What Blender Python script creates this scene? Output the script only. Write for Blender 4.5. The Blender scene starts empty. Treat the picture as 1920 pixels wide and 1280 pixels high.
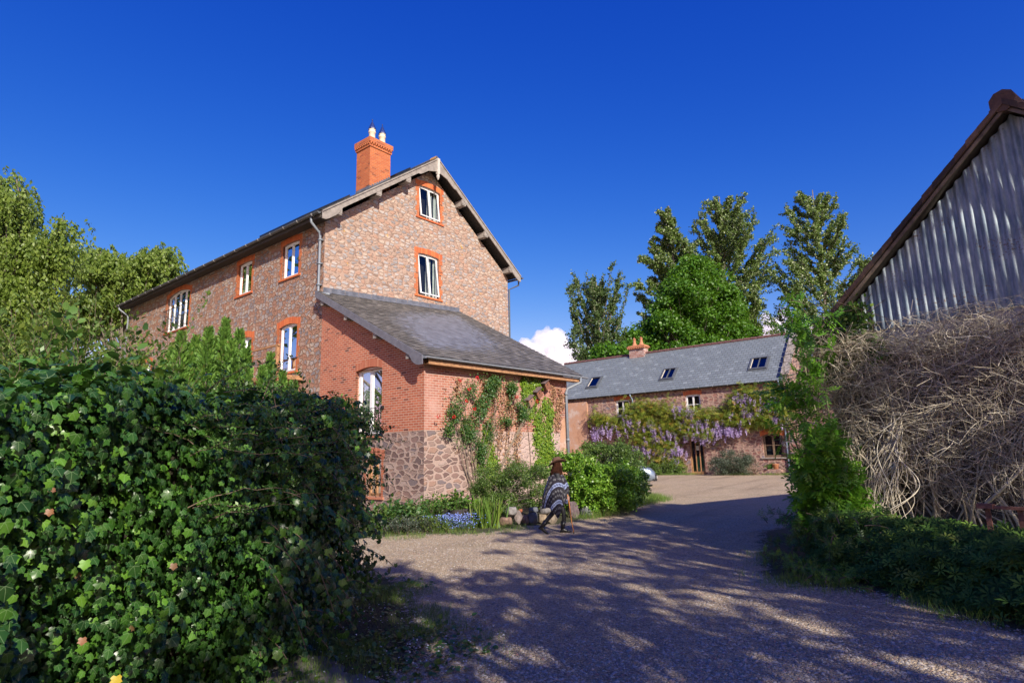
import bpy, math, random
import numpy as np
from mathutils import Vector, geometry
random.seed(7)
rng = np.random.default_rng(11)
scene = bpy.context.scene
COL = scene.collection
V = lambda *a: np.array(a, dtype=float)

# ---------------------------------------------------------------- camera
FPX = 1137.0; PITCH = math.radians(10.6); ROLL = math.radians(-1.4); CH = 1.7
F_ = V(0, math.cos(PITCH), math.sin(PITCH)); U0 = V(0, -math.sin(PITCH), math.cos(PITCH)); R0 = V(1, 0, 0)
R_ = R0*math.cos(ROLL)+U0*math.sin(ROLL); U_ = -R0*math.sin(ROLL)+U0*math.cos(ROLL)
CAM = V(0, 0, CH)
cd = bpy.data.cameras.new('camera'); cam = bpy.data.objects.new('camera', cd); COL.objects.link(cam)
from mathutils import Matrix
M = Matrix(((R_[0], U_[0], -F_[0], 0), (R_[1], U_[1], -F_[1], 0), (R_[2], U_[2], -F_[2], CH), (0, 0, 0, 1)))
cam.matrix_world = M
cd.sensor_width = 36; cd.lens = FPX/1920*36; cd.clip_end = 4000; cd.clip_start = 0.05
scene.camera = cam

def ray(x, y): return F_+R_*(x-960)/FPX-U_*(y-640)/FPX
def on_wall(x, y, P, D):
    d = ray(x, y); n = V(D[1], -D[0], 0); t = ((P-CAM)@n)/(d@n); q = CAM+d*t
    return (q-P)@D, q[2]
def atY(x, y, Y): d = ray(x, y); return CAM+d*Y/d[1]
def gnd(x, y, z=0): d = ray(x, y); return CAM+d*(z-CH)/d[2]

# ---------------------------------------------------------------- object helpers
def link(o, parent=None):
    COL.objects.link(o)
    if parent is not None: o.parent = parent
    return o
def origin(o):
    p = V(*o.location)
    while o.parent is not None:
        o = o.parent; p = p+V(*o.location)
    return p
def tag(o, label=None, cat=None, group=None, kind=None):
    if label: o['label'] = label
    if cat: o['category'] = cat
    if group: o['group'] = group
    if kind: o['kind'] = kind
    return o
def thing(name, label, cat, loc, group=None):
    o = bpy.data.objects.new(name, None); o.location = tuple(float(c) for c in loc); o.empty_display_size = .2
    link(o); return tag(o, label, cat, group)

def np_mesh(name, verts, faces, mats, rnd=None, uv=None, midx=None, smooth=False):
    """verts Nx3, faces MxK (same K)"""
    me = bpy.data.meshes.new(name)
    verts = np.asarray(verts, dtype=np.float32); faces = np.asarray(faces, dtype=np.int32)
    nf, k = faces.shape
    me.vertices.add(len(verts)); me.vertices.foreach_set('co', verts.ravel())
    me.loops.add(nf*k); me.loops.foreach_set('vertex_index', faces.ravel())
    me.polygons.add(nf); me.polygons.foreach_set('loop_start', np.arange(nf, dtype=np.int32)*k)
    me.polygons.foreach_set('loop_total', np.full(nf, k, dtype=np.int32))
    if midx is not None: me.polygons.foreach_set('material_index', np.asarray(midx, dtype=np.int32))
    if smooth: me.polygons.foreach_set('use_smooth', np.ones(nf, dtype=bool))
    me.update(calc_edges=True)
    if rnd is not None:
        a = me.attributes.new('rnd', 'FLOAT', 'FACE'); a.data.foreach_set('value', np.asarray(rnd, dtype=np.float32))
    if uv is not None:
        l = me.uv_layers.new(name='UVMap'); l.data.foreach_set('uv', np.asarray(uv, dtype=np.float32).ravel())
    for m in (mats if isinstance(mats, (list, tuple)) else [mats]): me.materials.append(m)
    return me
def add_np(name, verts, faces, mats, parent=None, **kw):
    verts = np.asarray(verts, dtype=float)
    if parent is not None: verts = verts-origin(parent)
    loc = None
    if parent is None:
        loc = V(*verts.mean(0)); loc[2] = verts[:, 2].min(); verts = verts-loc
    o = bpy.data.objects.new(name, np_mesh(name, verts, faces, mats, **kw))
    if loc is not None: o.location = tuple(loc)
    return link(o, parent)

class MB:
    """collects faces of any size with uv, material index and a random value"""
    def __init__(s): s.v = []; s.f = []; s.uv = []; s.m = []; s.r = []
    def face(s, pts, uv=None, m=0, r=None):
        i = len(s.v); s.v.extend([tuple(float(c) for c in p) for p in pts]); s.f.append(list(range(i, i+len(pts))))
        if uv is None:
            p = [V(*q) for q in pts]; n = np.cross(p[1]-p[0], p[2]-p[0]); n = n/(np.linalg.norm(n)+1e-12)
            if abs(n[2]) > .8: a = V(1, 0, 0)
            else: a = np.cross(V(0, 0, 1), n); a /= np.linalg.norm(a)
            b = np.cross(n, a); uv = [(float(q@a), float(q@b)) for q in p]
        s.uv.extend([tuple(u) for u in uv]); s.m.append(m); s.r.append(random.random() if r is None else r)
    def hexa(s, c, m=0, r=None, uvs=True):
        """c: 8 corners, bottom 0-3 ccw, top 4-7"""
        r = random.random() if r is None else r
        for q in ((3, 2, 1, 0), (4, 5, 6, 7), (0, 1, 5, 4), (1, 2, 6, 5), (2, 3, 7, 6), (3, 0, 4, 7)):
            s.face([c[i] for i in q], m=m, r=r)
    def box(s, o, a, b, c, m=0, r=None):
        """o corner, edge vectors a b c"""
        o = V(*o); a = V(*a); b = V(*b); c = V(*c)
        s.hexa([o, o+a, o+a+b, o+b, o+c, o+a+c, o+a+b+c, o+b+c], m, r)
    def fbox(s, fr, u0, u1, d0, d1, z0, z1, m=0, r=None):
        P = fr.p
        s.hexa([P(u0, d0, z0), P(u1, d0, z0), P(u1, d1, z0), P(u0, d1, z0), P(u0, d0, z1), P(u1, d0, z1), P(u1, d1, z1), P(u0, d1, z1)], m, r)
    def fprism(s, fr, poly, d0, d1, m=0):
        """poly list of (u,z) extruded between depths"""
        n = len(poly); A = [fr.p(u, d0, z) for u, z in poly]; B = [fr.p(u, d1, z) for u, z in poly]
        for tri in geometry.tessellate_polygon([[Vector((u, z, 0)) for u, z in poly]]):
            s.face([A[i] for i in tri], m=m); s.face([B[i] for i in tri][::-1], m=m)
        for i in range(n):
            j = (i+1) % n; s.face([A[i], A[j], B[j], B[i]], m=m)
    def tube(s, pts, rad, n=8, m=0, cap=True):
        pts = [V(*p) for p in pts]
        if not hasattr(rad, '__len__'): rad = [rad]*len(pts)
        rings = []; prev = None
        for i, p in enumerate(pts):
            t = pts[min(i+1, len(pts)-1)]-pts[max(i-1, 0)]; t /= np.linalg.norm(t)+1e-12
            if prev is None:
                a = np.cross(t, V(0, 0, 1)) if abs(t[2]) < .9 else np.cross(t, V(1, 0, 0))
            else: a = prev-t*(prev@t)
            a /= np.linalg.norm(a); prev = a; b = np.cross(t, a)
            rings.append([p+(a*math.cos(2*math.pi*k/n)+b*math.sin(2*math.pi*k/n))*rad[i] for k in range(n)])
        r = random.random()
        for i in range(len(rings)-1):
            for k in range(n):
                k2 = (k+1) % n; s.face([rings[i][k], rings[i][k2], rings[i+1][k2], rings[i+1][k]], m=m, r=r)
        if cap: s.face(rings[0][::-1], m=m, r=r); s.face(rings[-1], m=m, r=r)
    def lathe(s, c, prof, n=16, m=0):
        """prof list of (r,z) about a vertical axis at c"""
        c = V(*c); R = [[c+V(r*math.cos(2*math.pi*k/n), r*math.sin(2*math.pi*k/n), z) for k in range(n)] for r, z in prof]
        for i in range(len(R)-1):
            for k in range(n):
                k2 = (k+1) % n; s.face([R[i][k], R[i][k2], R[i+1][k2], R[i+1][k]], m=m, r=.5)
    def build(s, name, mats, parent=None, smooth=False, merge=False):
        me = bpy.data.meshes.new(name); base = V(0, 0, 0); loc = None
        vs = np.array(s.v)
        if parent is not None: base = origin(parent)
        else: loc = V(*((vs.min(0)+vs.max(0))/2)); loc[2] = vs[:, 2].min(); base = loc
        me.from_pydata((vs-base).tolist(), [], s.f)
        me.polygons.foreach_set('material_index', s.m)
        if smooth: me.polygons.foreach_set('use_smooth', [True]*len(s.f))
        a = me.attributes.new('rnd', 'FLOAT', 'FACE'); a.data.foreach_set('value', s.r)
        l = me.uv_layers.new(name='UVMap'); l.data.foreach_set('uv', np.array(s.uv, dtype=np.float32).ravel())
        for m in (mats if isinstance(mats, (list, tuple)) else [mats]): me.materials.append(m)
        if smooth or merge:
            import bmesh
            bm = bmesh.new(); bm.from_mesh(me); bmesh.ops.remove_doubles(bm, verts=bm.verts, dist=.0004)
            bmesh.ops.recalc_face_normals(bm, faces=bm.faces); bm.to_mesh(me); bm.free()
        o = bpy.data.objects.new(name, me)
        if loc is not None: o.location = tuple(loc)
        return link(o, parent)

class Fr:
    def __init__(s, O, U, N): s.O = V(*O); s.U = V(*U); s.N = V(*N)
    def p(s, u, d, z): return s.O+s.U*u+s.N*d+V(0, 0, z)

# ---------------------------------------------------------------- node materials
class NT:
    def __init__(s, name):
        s.mat = bpy.data.materials.new(name); s.mat.use_nodes = True; s.t = s.mat.node_tree; s.t.nodes.clear()
        s.out = s.t.nodes.new('ShaderNodeOutputMaterial')
    def n(s, typ, props=None, **inp):
        nd = s.t.nodes.new('ShaderNode'+typ)
        for k, v in (props or {}).items(): setattr(nd, k, v)
        for k, v in inp.items():
            key = k.replace('_', ' ')
            if k.startswith('i') and k[1:].isdigit(): sock = nd.inputs[int(k[1:])]
            else: sock = nd.inputs[key]
            if isinstance(v, bpy.types.NodeSocket): s.t.links.new(v, sock)
            else:
                if isinstance(v, (tuple, list)) and len(v) == 3 and sock.type == 'RGBA': v = (*v, 1)
                sock.default_value = v
        return nd
    def ramp(s, fac, stops, interp='LINEAR'):
        nd = s.t.nodes.new('ShaderNodeValToRGB'); cr = nd.color_ramp; cr.interpolation = interp
        while len(cr.elements) < len(stops): cr.elements.new(.5)
        for e, (p, c) in zip(cr.elements, stops):
            e.position = p; e.color = (*c, 1) if len(c) == 3 else c
        s.t.links.new(fac, nd.inputs[0]); return nd.outputs[0]
    def mix(s, fac, a, b, mode='MIX'):
        nd = s.t.nodes.new('ShaderNodeMix'); nd.data_type = 'RGBA'; nd.blend_type = mode
        for sock, v in ((nd.inputs[0], fac), (nd.inputs[6], a), (nd.inputs[7], b)):
            if isinstance(v, bpy.types.NodeSocket): s.t.links.new(v, sock)
            else: sock.default_value = (*v, 1) if isinstance(v, (tuple, list)) and len(v) == 3 else v
        return nd.outputs[2]
    def math(s, op, a, b=0., c=0.):
        nd = s.t.nodes.new('ShaderNodeMath'); nd.operation = op
        for i, v in enumerate((a, b, c)):
            if isinstance(v, bpy.types.NodeSocket): s.t.links.new(v, nd.inputs[i])
            else: nd.inputs[i].default_value = v
        return nd.outputs[0]
    def rnd(s): return s.n('Attribute', {'attribute_name': 'rnd'}).outputs['Fac']
    def noise(s, vec=None, scale=5., detail=3., rough=.55, out='Fac'):
        nd = s.n('TexNoise', Scale=scale, Detail=detail, Roughness=rough)
        if vec is not None: s.t.links.new(vec, nd.inputs['Vector'])
        return nd.outputs['Fac' if out == 'Fac' else 'Color']
    def obj(s): return s.n('TexCoord').outputs['Object']
    def uv(s): return s.n('TexCoord').outputs['UV']
    def bump(s, h, strength=.5, dist=.02): return s.n('Bump', Strength=strength, Distance=dist, Height=h).outputs[0]
    def bsdf(s, **kw):
        b = s.n('BsdfPrincipled', **kw); return b.outputs[0]
    def done(s, sh): s.t.links.new(sh, s.out.inputs[0]); return s.mat

def simple(name, col, rough=.6, metal=0., var=.15, scale=12., bump=.0, spec=.5):
    t = NT(name); v = t.obj(); n = t.noise(v, scale, 4)
    a = tuple(max(0, c*(1-var)) for c in col); b = tuple(min(1, c*(1+var)) for c in col)
    c = t.ramp(n, [(.3, a), (.7, b)])
    kw = dict(Base_Color=c, Roughness=rough, Metallic=metal)
    if bump: kw['Normal'] = t.bump(t.noise(v, scale*6, 4), bump, .01)
    b = t.n('BsdfPrincipled', **kw); b.inputs['Specular IOR Level'].default_value = spec
    return t.done(b.outputs[0])

def leafmat(name, stops, rough=.45, trans=.3, tcol=(.25, .45, .04), spec=.5, veins=False, nscale=0.):
    t = NT(name); r = t.rnd()
    if nscale:   # clumps of colour through the plant
        n = t.noise(t.obj(), nscale, 2); r = t.math('ADD', t.math('MULTIPLY', r, .6), t.math('MULTIPLY', n, .45))
    c = t.ramp(r, stops)
    if veins:
        uv = t.uv(); s = t.n('SeparateXYZ', Vector=uv); x = s.outputs[0]; y = s.outputs[1]
        th = t.math('ARCTAN2', x, y); rr = t.math('SQRT', t.math('ADD', t.math('MULTIPLY', x, x), t.math('MULTIPLY', y, y)))
        pp = t.math('MULTIPLY', t.math('PINGPONG', th, math.radians(28)), rr)
        k = t.math('LESS_THAN', pp, .018); c = t.mix(t.math('MULTIPLY', k, .35), c, (.3, .42, .2))
    b = t.n('BsdfPrincipled', Base_Color=c, Roughness=rough); b.inputs['Specular IOR Level'].default_value = spec
    if trans <= 0: return t.done(b.outputs[0])
    tc = t.mix(.55, c, tcol)
    tr = t.n('BsdfTranslucent', Color=tc)
    mx = t.n('MixShader', i0=trans, i1=b.outputs[0], i2=tr.outputs[0])
    return t.done(mx.outputs[0])

def stone(name, cw, ch, cols, mortar, mw=.06, bump=.6, dist=.03, warp=.06, dark=0., lichen=False, wash=None, rough=.9, joint=None, rnd_=None, washx=None):
    """random rubble stones, cw x ch metres, uv in metres"""
    t = NT(name); uv = t.uv()
    nz = t.n('TexNoise', Scale=3.2, Detail=3.); t.t.links.new(uv, nz.inputs['Vector'])
    sub = t.n('VectorMath', {'operation': 'SUBTRACT'}, i0=nz.outputs['Color'], i1=(.5, .5, .5))
    sc = t.n('VectorMath', {'operation': 'SCALE'}, i0=sub.outputs[0], Scale=warp*4)
    ad = t.n('VectorMath', {'operation': 'ADD'}, i0=uv, i1=sc.outputs[0])
    mp = t.n('VectorMath', {'operation': 'MULTIPLY'}, i0=ad.outputs[0], i1=(1/cw, 1/ch, 1))
    v1 = t.n('TexVoronoi', {'voronoi_dimensions': '2D', 'feature': 'F1'}, Vector=mp.outputs[0], Scale=1., Randomness=.85)
    v2 = t.n('TexVoronoi', {'voronoi_dimensions': '2D', 'feature': 'DISTANCE_TO_EDGE'}, Vector=mp.outputs[0], Scale=1., Randomness=.85)
    cr = t.n('SeparateColor', Color=v1.outputs['Color'])
    base = t.ramp(cr.outputs[0], cols, 'CONSTANT')
    fine = t.noise(uv, 28., 5, .65); mid = t.noise(uv, 9., 4)
    base = t.mix(t.math('MULTIPLY', fine, .55), base, t.mix(1., base, (.45, .42, .42), 'MULTIPLY'))
    # ragged mortar edge, size of the stones varied by the cell's own value
    e0 = v2.outputs[0]
    if rnd_: e0 = t.math('MINIMUM', e0, t.math('MULTIPLY', t.math('SUBTRACT', t.math('ADD', rnd_, t.math('MULTIPLY', cr.outputs[2], .28)), v1.outputs['Distance']), .8))
    e = t.math('ADD', e0, t.math('MULTIPLY', t.math('SUBTRACT', fine, .5), .10))
    lim = t.math('ADD', mw, t.math('MULTIPLY', cr.outputs[1], mw*1.6))
    k = t.math('MULTIPLY', t.math('SUBTRACT', e, t.math('MULTIPLY', lim, .8)), 14.)
    k = t.n('Clamp', i0=k).outputs[0]
    mc = t.mix(mid, mortar, tuple(c*.7 for c in mortar))
    col = t.mix(k, mc, base)
    if joint:   # deep shaded joints here and there (open joints)
        jn = t.math('GREATER_THAN', t.noise(uv, 6., 3), .5)
        js = t.n('Clamp', i0=t.math('MULTIPLY', t.math('SUBTRACT', .06, e), 12.)).outputs[0]
        col = t.mix(t.math('MULTIPLY', t.math('MULTIPLY', js, jn), joint), col, (.05, .035, .03))
    if lichen:
        ln = t.noise(uv, 2.3, 5); l1 = t.math('GREATER_THAN', ln, .665)
        l2 = t.math('GREATER_THAN', t.noise(uv, 7., 4), .52)
        col = t.mix(t.math('MULTIPLY', l1, l2), col, (.62, .36, .05))
    if wash:
        wn = t.n('Clamp', i0=t.math('MULTIPLY', t.math('SUBTRACT', t.noise(uv, wash[1], 4), wash[2]), 6.)).outputs[0]
        wk = t.math('MULTIPLY', wn, wash[3])
        if washx:
            ux = t.n('SeparateXYZ', Vector=uv).outputs[0]; g_ = t.n('Clamp', i0=t.math('MULTIPLY', t.math('SUBTRACT', t.math('ADD', ux, t.math('MULTIPLY', mid, 1.5)), washx), .8)).outputs[0]; wk = t.math('MAXIMUM', t.math('MULTIPLY', wk, .5), t.math('MULTIPLY', g_, t.math('ADD', .45, t.math('MULTIPLY', mid, .6))))
        col = t.mix(wk, col, wash[0])
    st = t.noise(uv, .5, 3)
    col = t.mix(t.math('MULTIPLY', st, .35), col, t.mix(1., col, (.55, .5, .48), 'MULTIPLY'))
    h = t.math('ADD', t.math('MULTIPLY', k, t.math('ADD', .5, t.math('MULTIPLY', cr.outputs[2], .7))), t.math('MULTIPLY', fine, .45))
    return t.done(t.bsdf(Base_Color=col, Roughness=rough, Normal=t.bump(h, bump, dist)))

def brick(name, c1, c2, mortar, bw=.225, bh=.075, ms=.010, offset=.5, var=None, bump=.5, dark=.12, wash=None):
    t = NT(name); uv = t.uv()
    nz = t.n('TexNoise', Scale=9., Detail=2.); t.t.links.new(uv, nz.inputs['Vector'])
    sub = t.n('VectorMath', {'operation': 'SUBTRACT'}, i0=nz.outputs['Color'], i1=(.5, .5, .5))
    sc = t.n('VectorMath', {'operation': 'SCALE'}, i0=sub.outputs[0], Scale=.012)
    ad = t.n('VectorMath', {'operation': 'ADD'}, i0=uv, i1=sc.outputs[0])
    b = t.n('TexBrick', {'offset': offset}, Vector=ad.outputs[0], Color1=(0, 0, 0), Color2=(1, 1, 1), Mortar=(0, 0, 0), Scale=1.,
            Mortar_Size=ms, Mortar_Smooth=.15, Bias=0., Brick_Width=bw, Row_Height=bh)
    r = b.outputs['Color']; fine = t.noise(uv, 40., 4, .7)
    w = tuple((a+b_)/2*1.25 for a, b_ in zip(c1, c2))
    col = t.ramp(r, [(0., (c1[0]*.35, c1[1]*.4, c1[2]*.55)), (dark*.5, c1), (.5, tuple((a+b_)/2 for a, b_ in zip(c1, c2))), (.85, c2), (1., w)])
    col = t.mix(t.math('MULTIPLY', fine, .5), col, t.mix(1., col, (.5, .45, .42), 'MULTIPLY'))
    col = t.mix(b.outputs['Fac'], col, mortar)
    if wash:
        wn = t.n('Clamp', i0=t.math('MULTIPLY', t.math('SUBTRACT', t.noise(uv, wash[1], 5), wash[2]), 5.)).outputs[0]
        col = t.mix(t.math('MULTIPLY', wn, wash[3]), col, wash[0])
    st = t.noise(uv, .7, 4)
    col = t.mix(t.math('MULTIPLY', st, .5), col, t.mix(1., col, (.55, .5, .5), 'MULTIPLY'))
    h = t.math('ADD', t.math('SUBTRACT', 1., b.outputs['Fac']), t.math('MULTIPLY', fine, .4))
    return t.done(t.bsdf(Base_Color=col, Roughness=.88, Normal=t.bump(h, bump, .012)))

MT = {}
MT['stone_gable'] = stone('gable_rubble_stone', .27, .14, [(0, (.46, .33, .25)), (.14, (.36, .34, .33)), (.28, (.50, .38, .30)), (.42, (.46, .43, .41)), (.55, (.50, .31, .22)), (.68, (.54, .48, .43)), (.8, (.58, .47, .37)), (.92, (.32, .29, .28))],
                          (.50, .345, .26), .05, .8, .035, lichen=True, joint=.5, rnd_=.46, warp=.03)
MT['stone_side'] = stone('side_rubble_stone', .24, .15, [(0, (.42, .23, .16)), (.16, (.30, .26, .26)), (.3, (.48, .33, .26)), (.45, (.40, .35, .34)), (.58, (.45, .24, .16)), (.72, (.46, .40, .37)), (.86, (.54, .44, .36))],
                         (.47, .27, .18), .05, 1., .06, joint=.85)
MT['stone_base'] = stone('annexe_base_stone', .32, .155, [(0, (.20, .125, .11)), (.2, (.30, .19, .16)), (.4, (.36, .25, .21)), (.55, (.23, .18, .18)), (.7, (.40, .25, .19)), (.85, (.48, .36, .31)), (.93, (.19, .13, .12))],
                         (.50, .36, .30), .065, .9, .035, warp=.05, rnd_=.60, wash=((.58, .43, .37), .55, .56, .7))
MT['stone_cottage'] = stone('cottage_rubble_stone', .34, .19, [(0, (.30, .14, .12)), (.2, (.38, .19, .15)), (.35, (.24, .12, .11)), (.5, (.42, .25, .20)), (.65, (.27, .17, .17)), (.8, (.46, .29, .24)), (.92, (.30, .25, .27))],
                            (.50, .33, .26), .085, .9, .05, joint=.4)
MT['stone_barn'] = stone('barn_rubble_stone', .3, .18, [(0, (.10, .08, .065)), (.3, (.14, .115, .09)), (.6, (.08, .07, .06)), (.8, (.19, .16, .13))],
                         (.15, .125, .10), .07, .8, .04, wash=((.22, .20, .18), 1.3, .52, .6))
MT['stone_base_front'] = stone('annexe_front_base_stone', .33, .155, [(0, (.20, .125, .11)), (.2, (.30, .19, .16)), (.4, (.36, .25, .21)), (.55, (.23, .18, .18)), (.7, (.40, .25, .19)), (.85, (.48, .36, .31)), (.93, (.19, .13, .12))], (.50, .36, .30), .065, .8, .035, warp=.05, rnd_=.60, washx=40.3, wash=((.57, .42, .36), .8, .55, .8))
MT['brick_red'] = brick('red_brick', (.46, .12, .06), (.58, .18, .09), (.56, .38, .28))
MT['brick_front'] = brick('red_brick_front', (.40, .12, .07), (.50, .19, .12), (.55, .40, .32), wash=((.55, .34, .28), .9, .44, .72))
MT['brick_orange'] = brick('orange_brick', (.54, .125, .035), (.62, .18, .05), (.45, .25, .15), ms=.007, dark=.15)
MT['brick_soldier'] = brick('orange_soldier_brick', (.60, .135, .035), (.68, .19, .05), (.45, .22, .12), bw=.22, bh=.075, ms=.008, offset=0., dark=.06)
MT['brick_arch'] = brick('red_arch_brick', (.42, .12, .06), (.52, .17, .08), (.42, .25, .18), bw=.22, bh=.075, ms=.008, offset=0.)
MT['white'] = simple('white_upvc', (.80, .80, .80), .35, var=.03)
MT['oak'] = simple('oiled_timber', (.36, .19, .09), .6, var=.3, scale=9, bump=.3)
MT['greywood'] = simple('weathered_timber', (.27, .24, .21), .8, var=.25, scale=5, bump=.5)
MT['lead'] = simple('lead_flashing', (.12, .13, .155), .5, var=.35, scale=4, bump=.2)
MT['pipe'] = simple('grey_downpipe', (.19, .215, .245), .45, var=.1)
MT['gutter'] = simple('dark_gutter', (.09, .10, .11), .5, var=.2)
MT['guttergrey'] = simple('grey_gutter', (.24, .26, .29), .45, var=.12)
MT['iron'] = simple('black_iron', (.02, .02, .022), .5, metal=.3)
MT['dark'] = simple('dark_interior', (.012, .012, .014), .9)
MT['curtain'] = simple('pale_curtain', (.55, .56, .52), .9, var=.2, scale=3)
MT['pot'] = simple('cream_clay_pot', (.66, .56, .42), .8, var=.15, scale=14)
MT['cowl'] = simple('blue_glazed_cowl', (.015, .03, .13), .35, var=.2)
MT['terracotta'] = simple('terracotta', (.48, .20, .10), .85, var=.25, scale=10)
MT['soffit'] = simple('dark_soffit', (.05, .042, .036), .85, var=.2)
MT['bark'] = simple('tree_bark', (.17, .14, .11), .9, var=.35, scale=6, bump=.6)
MT['twig'] = simple('brown_twigs', (.14, .10, .07), .9, var=.3, scale=9)

def glassmat(name, tint=(.9, .95, 1.), k=.12):
    t = NT(name)
    fr = t.n('Fresnel', IOR=1.5).outputs[0]
    g = t.n('BsdfGlossy', Color=(1, 1, 1), Roughness=.02); tr = t.n('BsdfTransparent', Color=tuple(tint))
    f = t.n('Clamp', i0=t.math('ADD', t.math('MULTIPLY', fr, .75), k)).outputs[0]
    return t.done(t.n('MixShader', i0=f, i1=tr.outputs[0], i2=g.outputs[0]).outputs[0])
MT['glass'] = glassmat('window_glass', (.72, .78, .78), .03)

def slatemat(name, c1, c2, c3, rough=.55, bump=.3):
    t = NT(name); r = t.rnd(); o = t.obj()
    col = t.ramp(r, [(0, c1), (.5, c2), (.9, c3), (1., tuple(c*1.25 for c in c3))])
    f = t.noise(o, 14., 4); col = t.mix(t.math('MULTIPLY', f, .6), col, t.mix(1., col, (.5, .52, .5), 'MULTIPLY'))
    st = t.noise(o, 1.7, 4); col = t.mix(t.math('MULTIPLY', st, .35), col, t.mix(1., col, (.6, .6, .57), 'MULTIPLY'))
    return t.done(t.bsdf(Base_Color=col, Roughness=rough, Normal=t.bump(f, bump, .01)))
MT['slate_brown'] = slatemat('old_brown_slate', (.10, .095, .09), (.14, .13, .12), (.19, .175, .16), .6)
MT['slate_blue'] = slatemat('blue_grey_slate', (.19, .215, .235), (.205, .235, .255), (.225, .255, .275), .5)
MT['slate_dark'] = slatemat('dark_slate', (.06, .065, .07), (.08, .085, .09), (.1, .1, .11), .6)
MT['pantile'] = slatemat('red_roof_tile', (.05, .034, .03), (.09, .05, .04), (.15, .085, .06), .9, .8)
# ================================================================ anchors
def dirv(a): a = math.radians(a); return V(-math.sin(a), math.cos(a), 0), V(math.cos(a), math.sin(a), 0)
D1, D2 = dirv(50.7); _, D5 = dirv(48.2); D4, D4b = dirv(33.5)
A0 = atY(795, 812, 17.7); A0[2] = 0
u_, z_ = on_wall(606, 540, A0, D1); P0 = A0+D1*u_
FL = Fr(A0, D1, -D2)          # long left facade (also the annexe's left wall)
FG = Fr(P0, D2, -D1)          # gable
N5 = V(D5[1], -D5[0], 0)
FA = Fr(A0, D5, N5)           # annexe front
UC = u_; UE = 24.26; WG = 10.43; EZ = 10.3; SL = .735

def opening(u0, u1, z0, z1, rise=0., n=8):
    p = [(u0, z0), (u1, z0), (u1, z1-rise)]
    if rise > 0:
        for i in range(1, n):
            t = i/n; p.append((u1+(u0-u1)*t, z1-rise+rise*(1-(2*t-1)**2)))
    p.append((u0, z1-rise)); return p
def panel(mb, fr, outline, holes=(), d=0., m=0, reveal=.22, mrev=None, uo=0.):
    polys = [[Vector((u, z, 0)) for u, z in outline]]+[[Vector((u, z, 0)) for u, z in h] for h in holes]
    flat = [q for p in polys for q in p]
    for tri in geometry.tessellate_polygon(polys):
        pts = [flat[i] for i in tri]; mb.face([fr.p(q.x, d, q.y) for q in pts], uv=[(q.x+uo, q.y+uo) for q in pts], m=m, r=.5)
    for h in holes:
        for i in range(len(h)):
            a, b = h[i], h[(i+1) % len(h)]; L = math.hypot(b[0]-a[0], b[1]-a[1])
            mb.face([fr.p(a[0], d, a[1]), fr.p(b[0], d, b[1]), fr.p(b[0], d-reveal, b[1]), fr.p(a[0], d-reveal, a[1])],
                    uv=[(a[0], a[1]), (b[0], b[1]), (b[0]+reveal, b[1]), (a[0]+reveal, a[1])], m=m if mrev is None else mrev, r=.5)
def ring(mb, fr, outer, inner, d0, d1, m=0):
    n = len(outer)
    for i in range(n):
        j = (i+1) % n; o, o2, a, a2 = outer[i], outer[j], inner[i], inner[j]
        P = lambda q, d: fr.p(q[0], d, q[1])
        mb.face([P(o, d1), P(o2, d1), P(a2, d1), P(a, d1)], m=m); mb.face([P(o, d0), P(o2, d0), P(a2, d0), P(a, d0)], m=m)
        mb.face([P(a, d0), P(a2, d0), P(a2, d1), P(a, d1)], m=m); mb.face([P(o, d0), P(o2, d0), P(o2, d1), P(o, d1)], m=m)
def wavy(mb, fr, u0, u1, z0, z1, d, amp=.035, m=0):
    n = max(6, int((u1-u0)/.03)); ph = random.random()*6
    pt = [(u0+(u1-u0)*i/n, d+amp*math.sin(i*1.3+ph)) for i in range(n+1)]
    for (a, da), (b, db) in zip(pt, pt[1:]):
        mb.face([fr.p(a, da, z0), fr.p(b, db, z0), fr.p(b, db, z1), fr.p(a, da, z1)], m=m)
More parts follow.
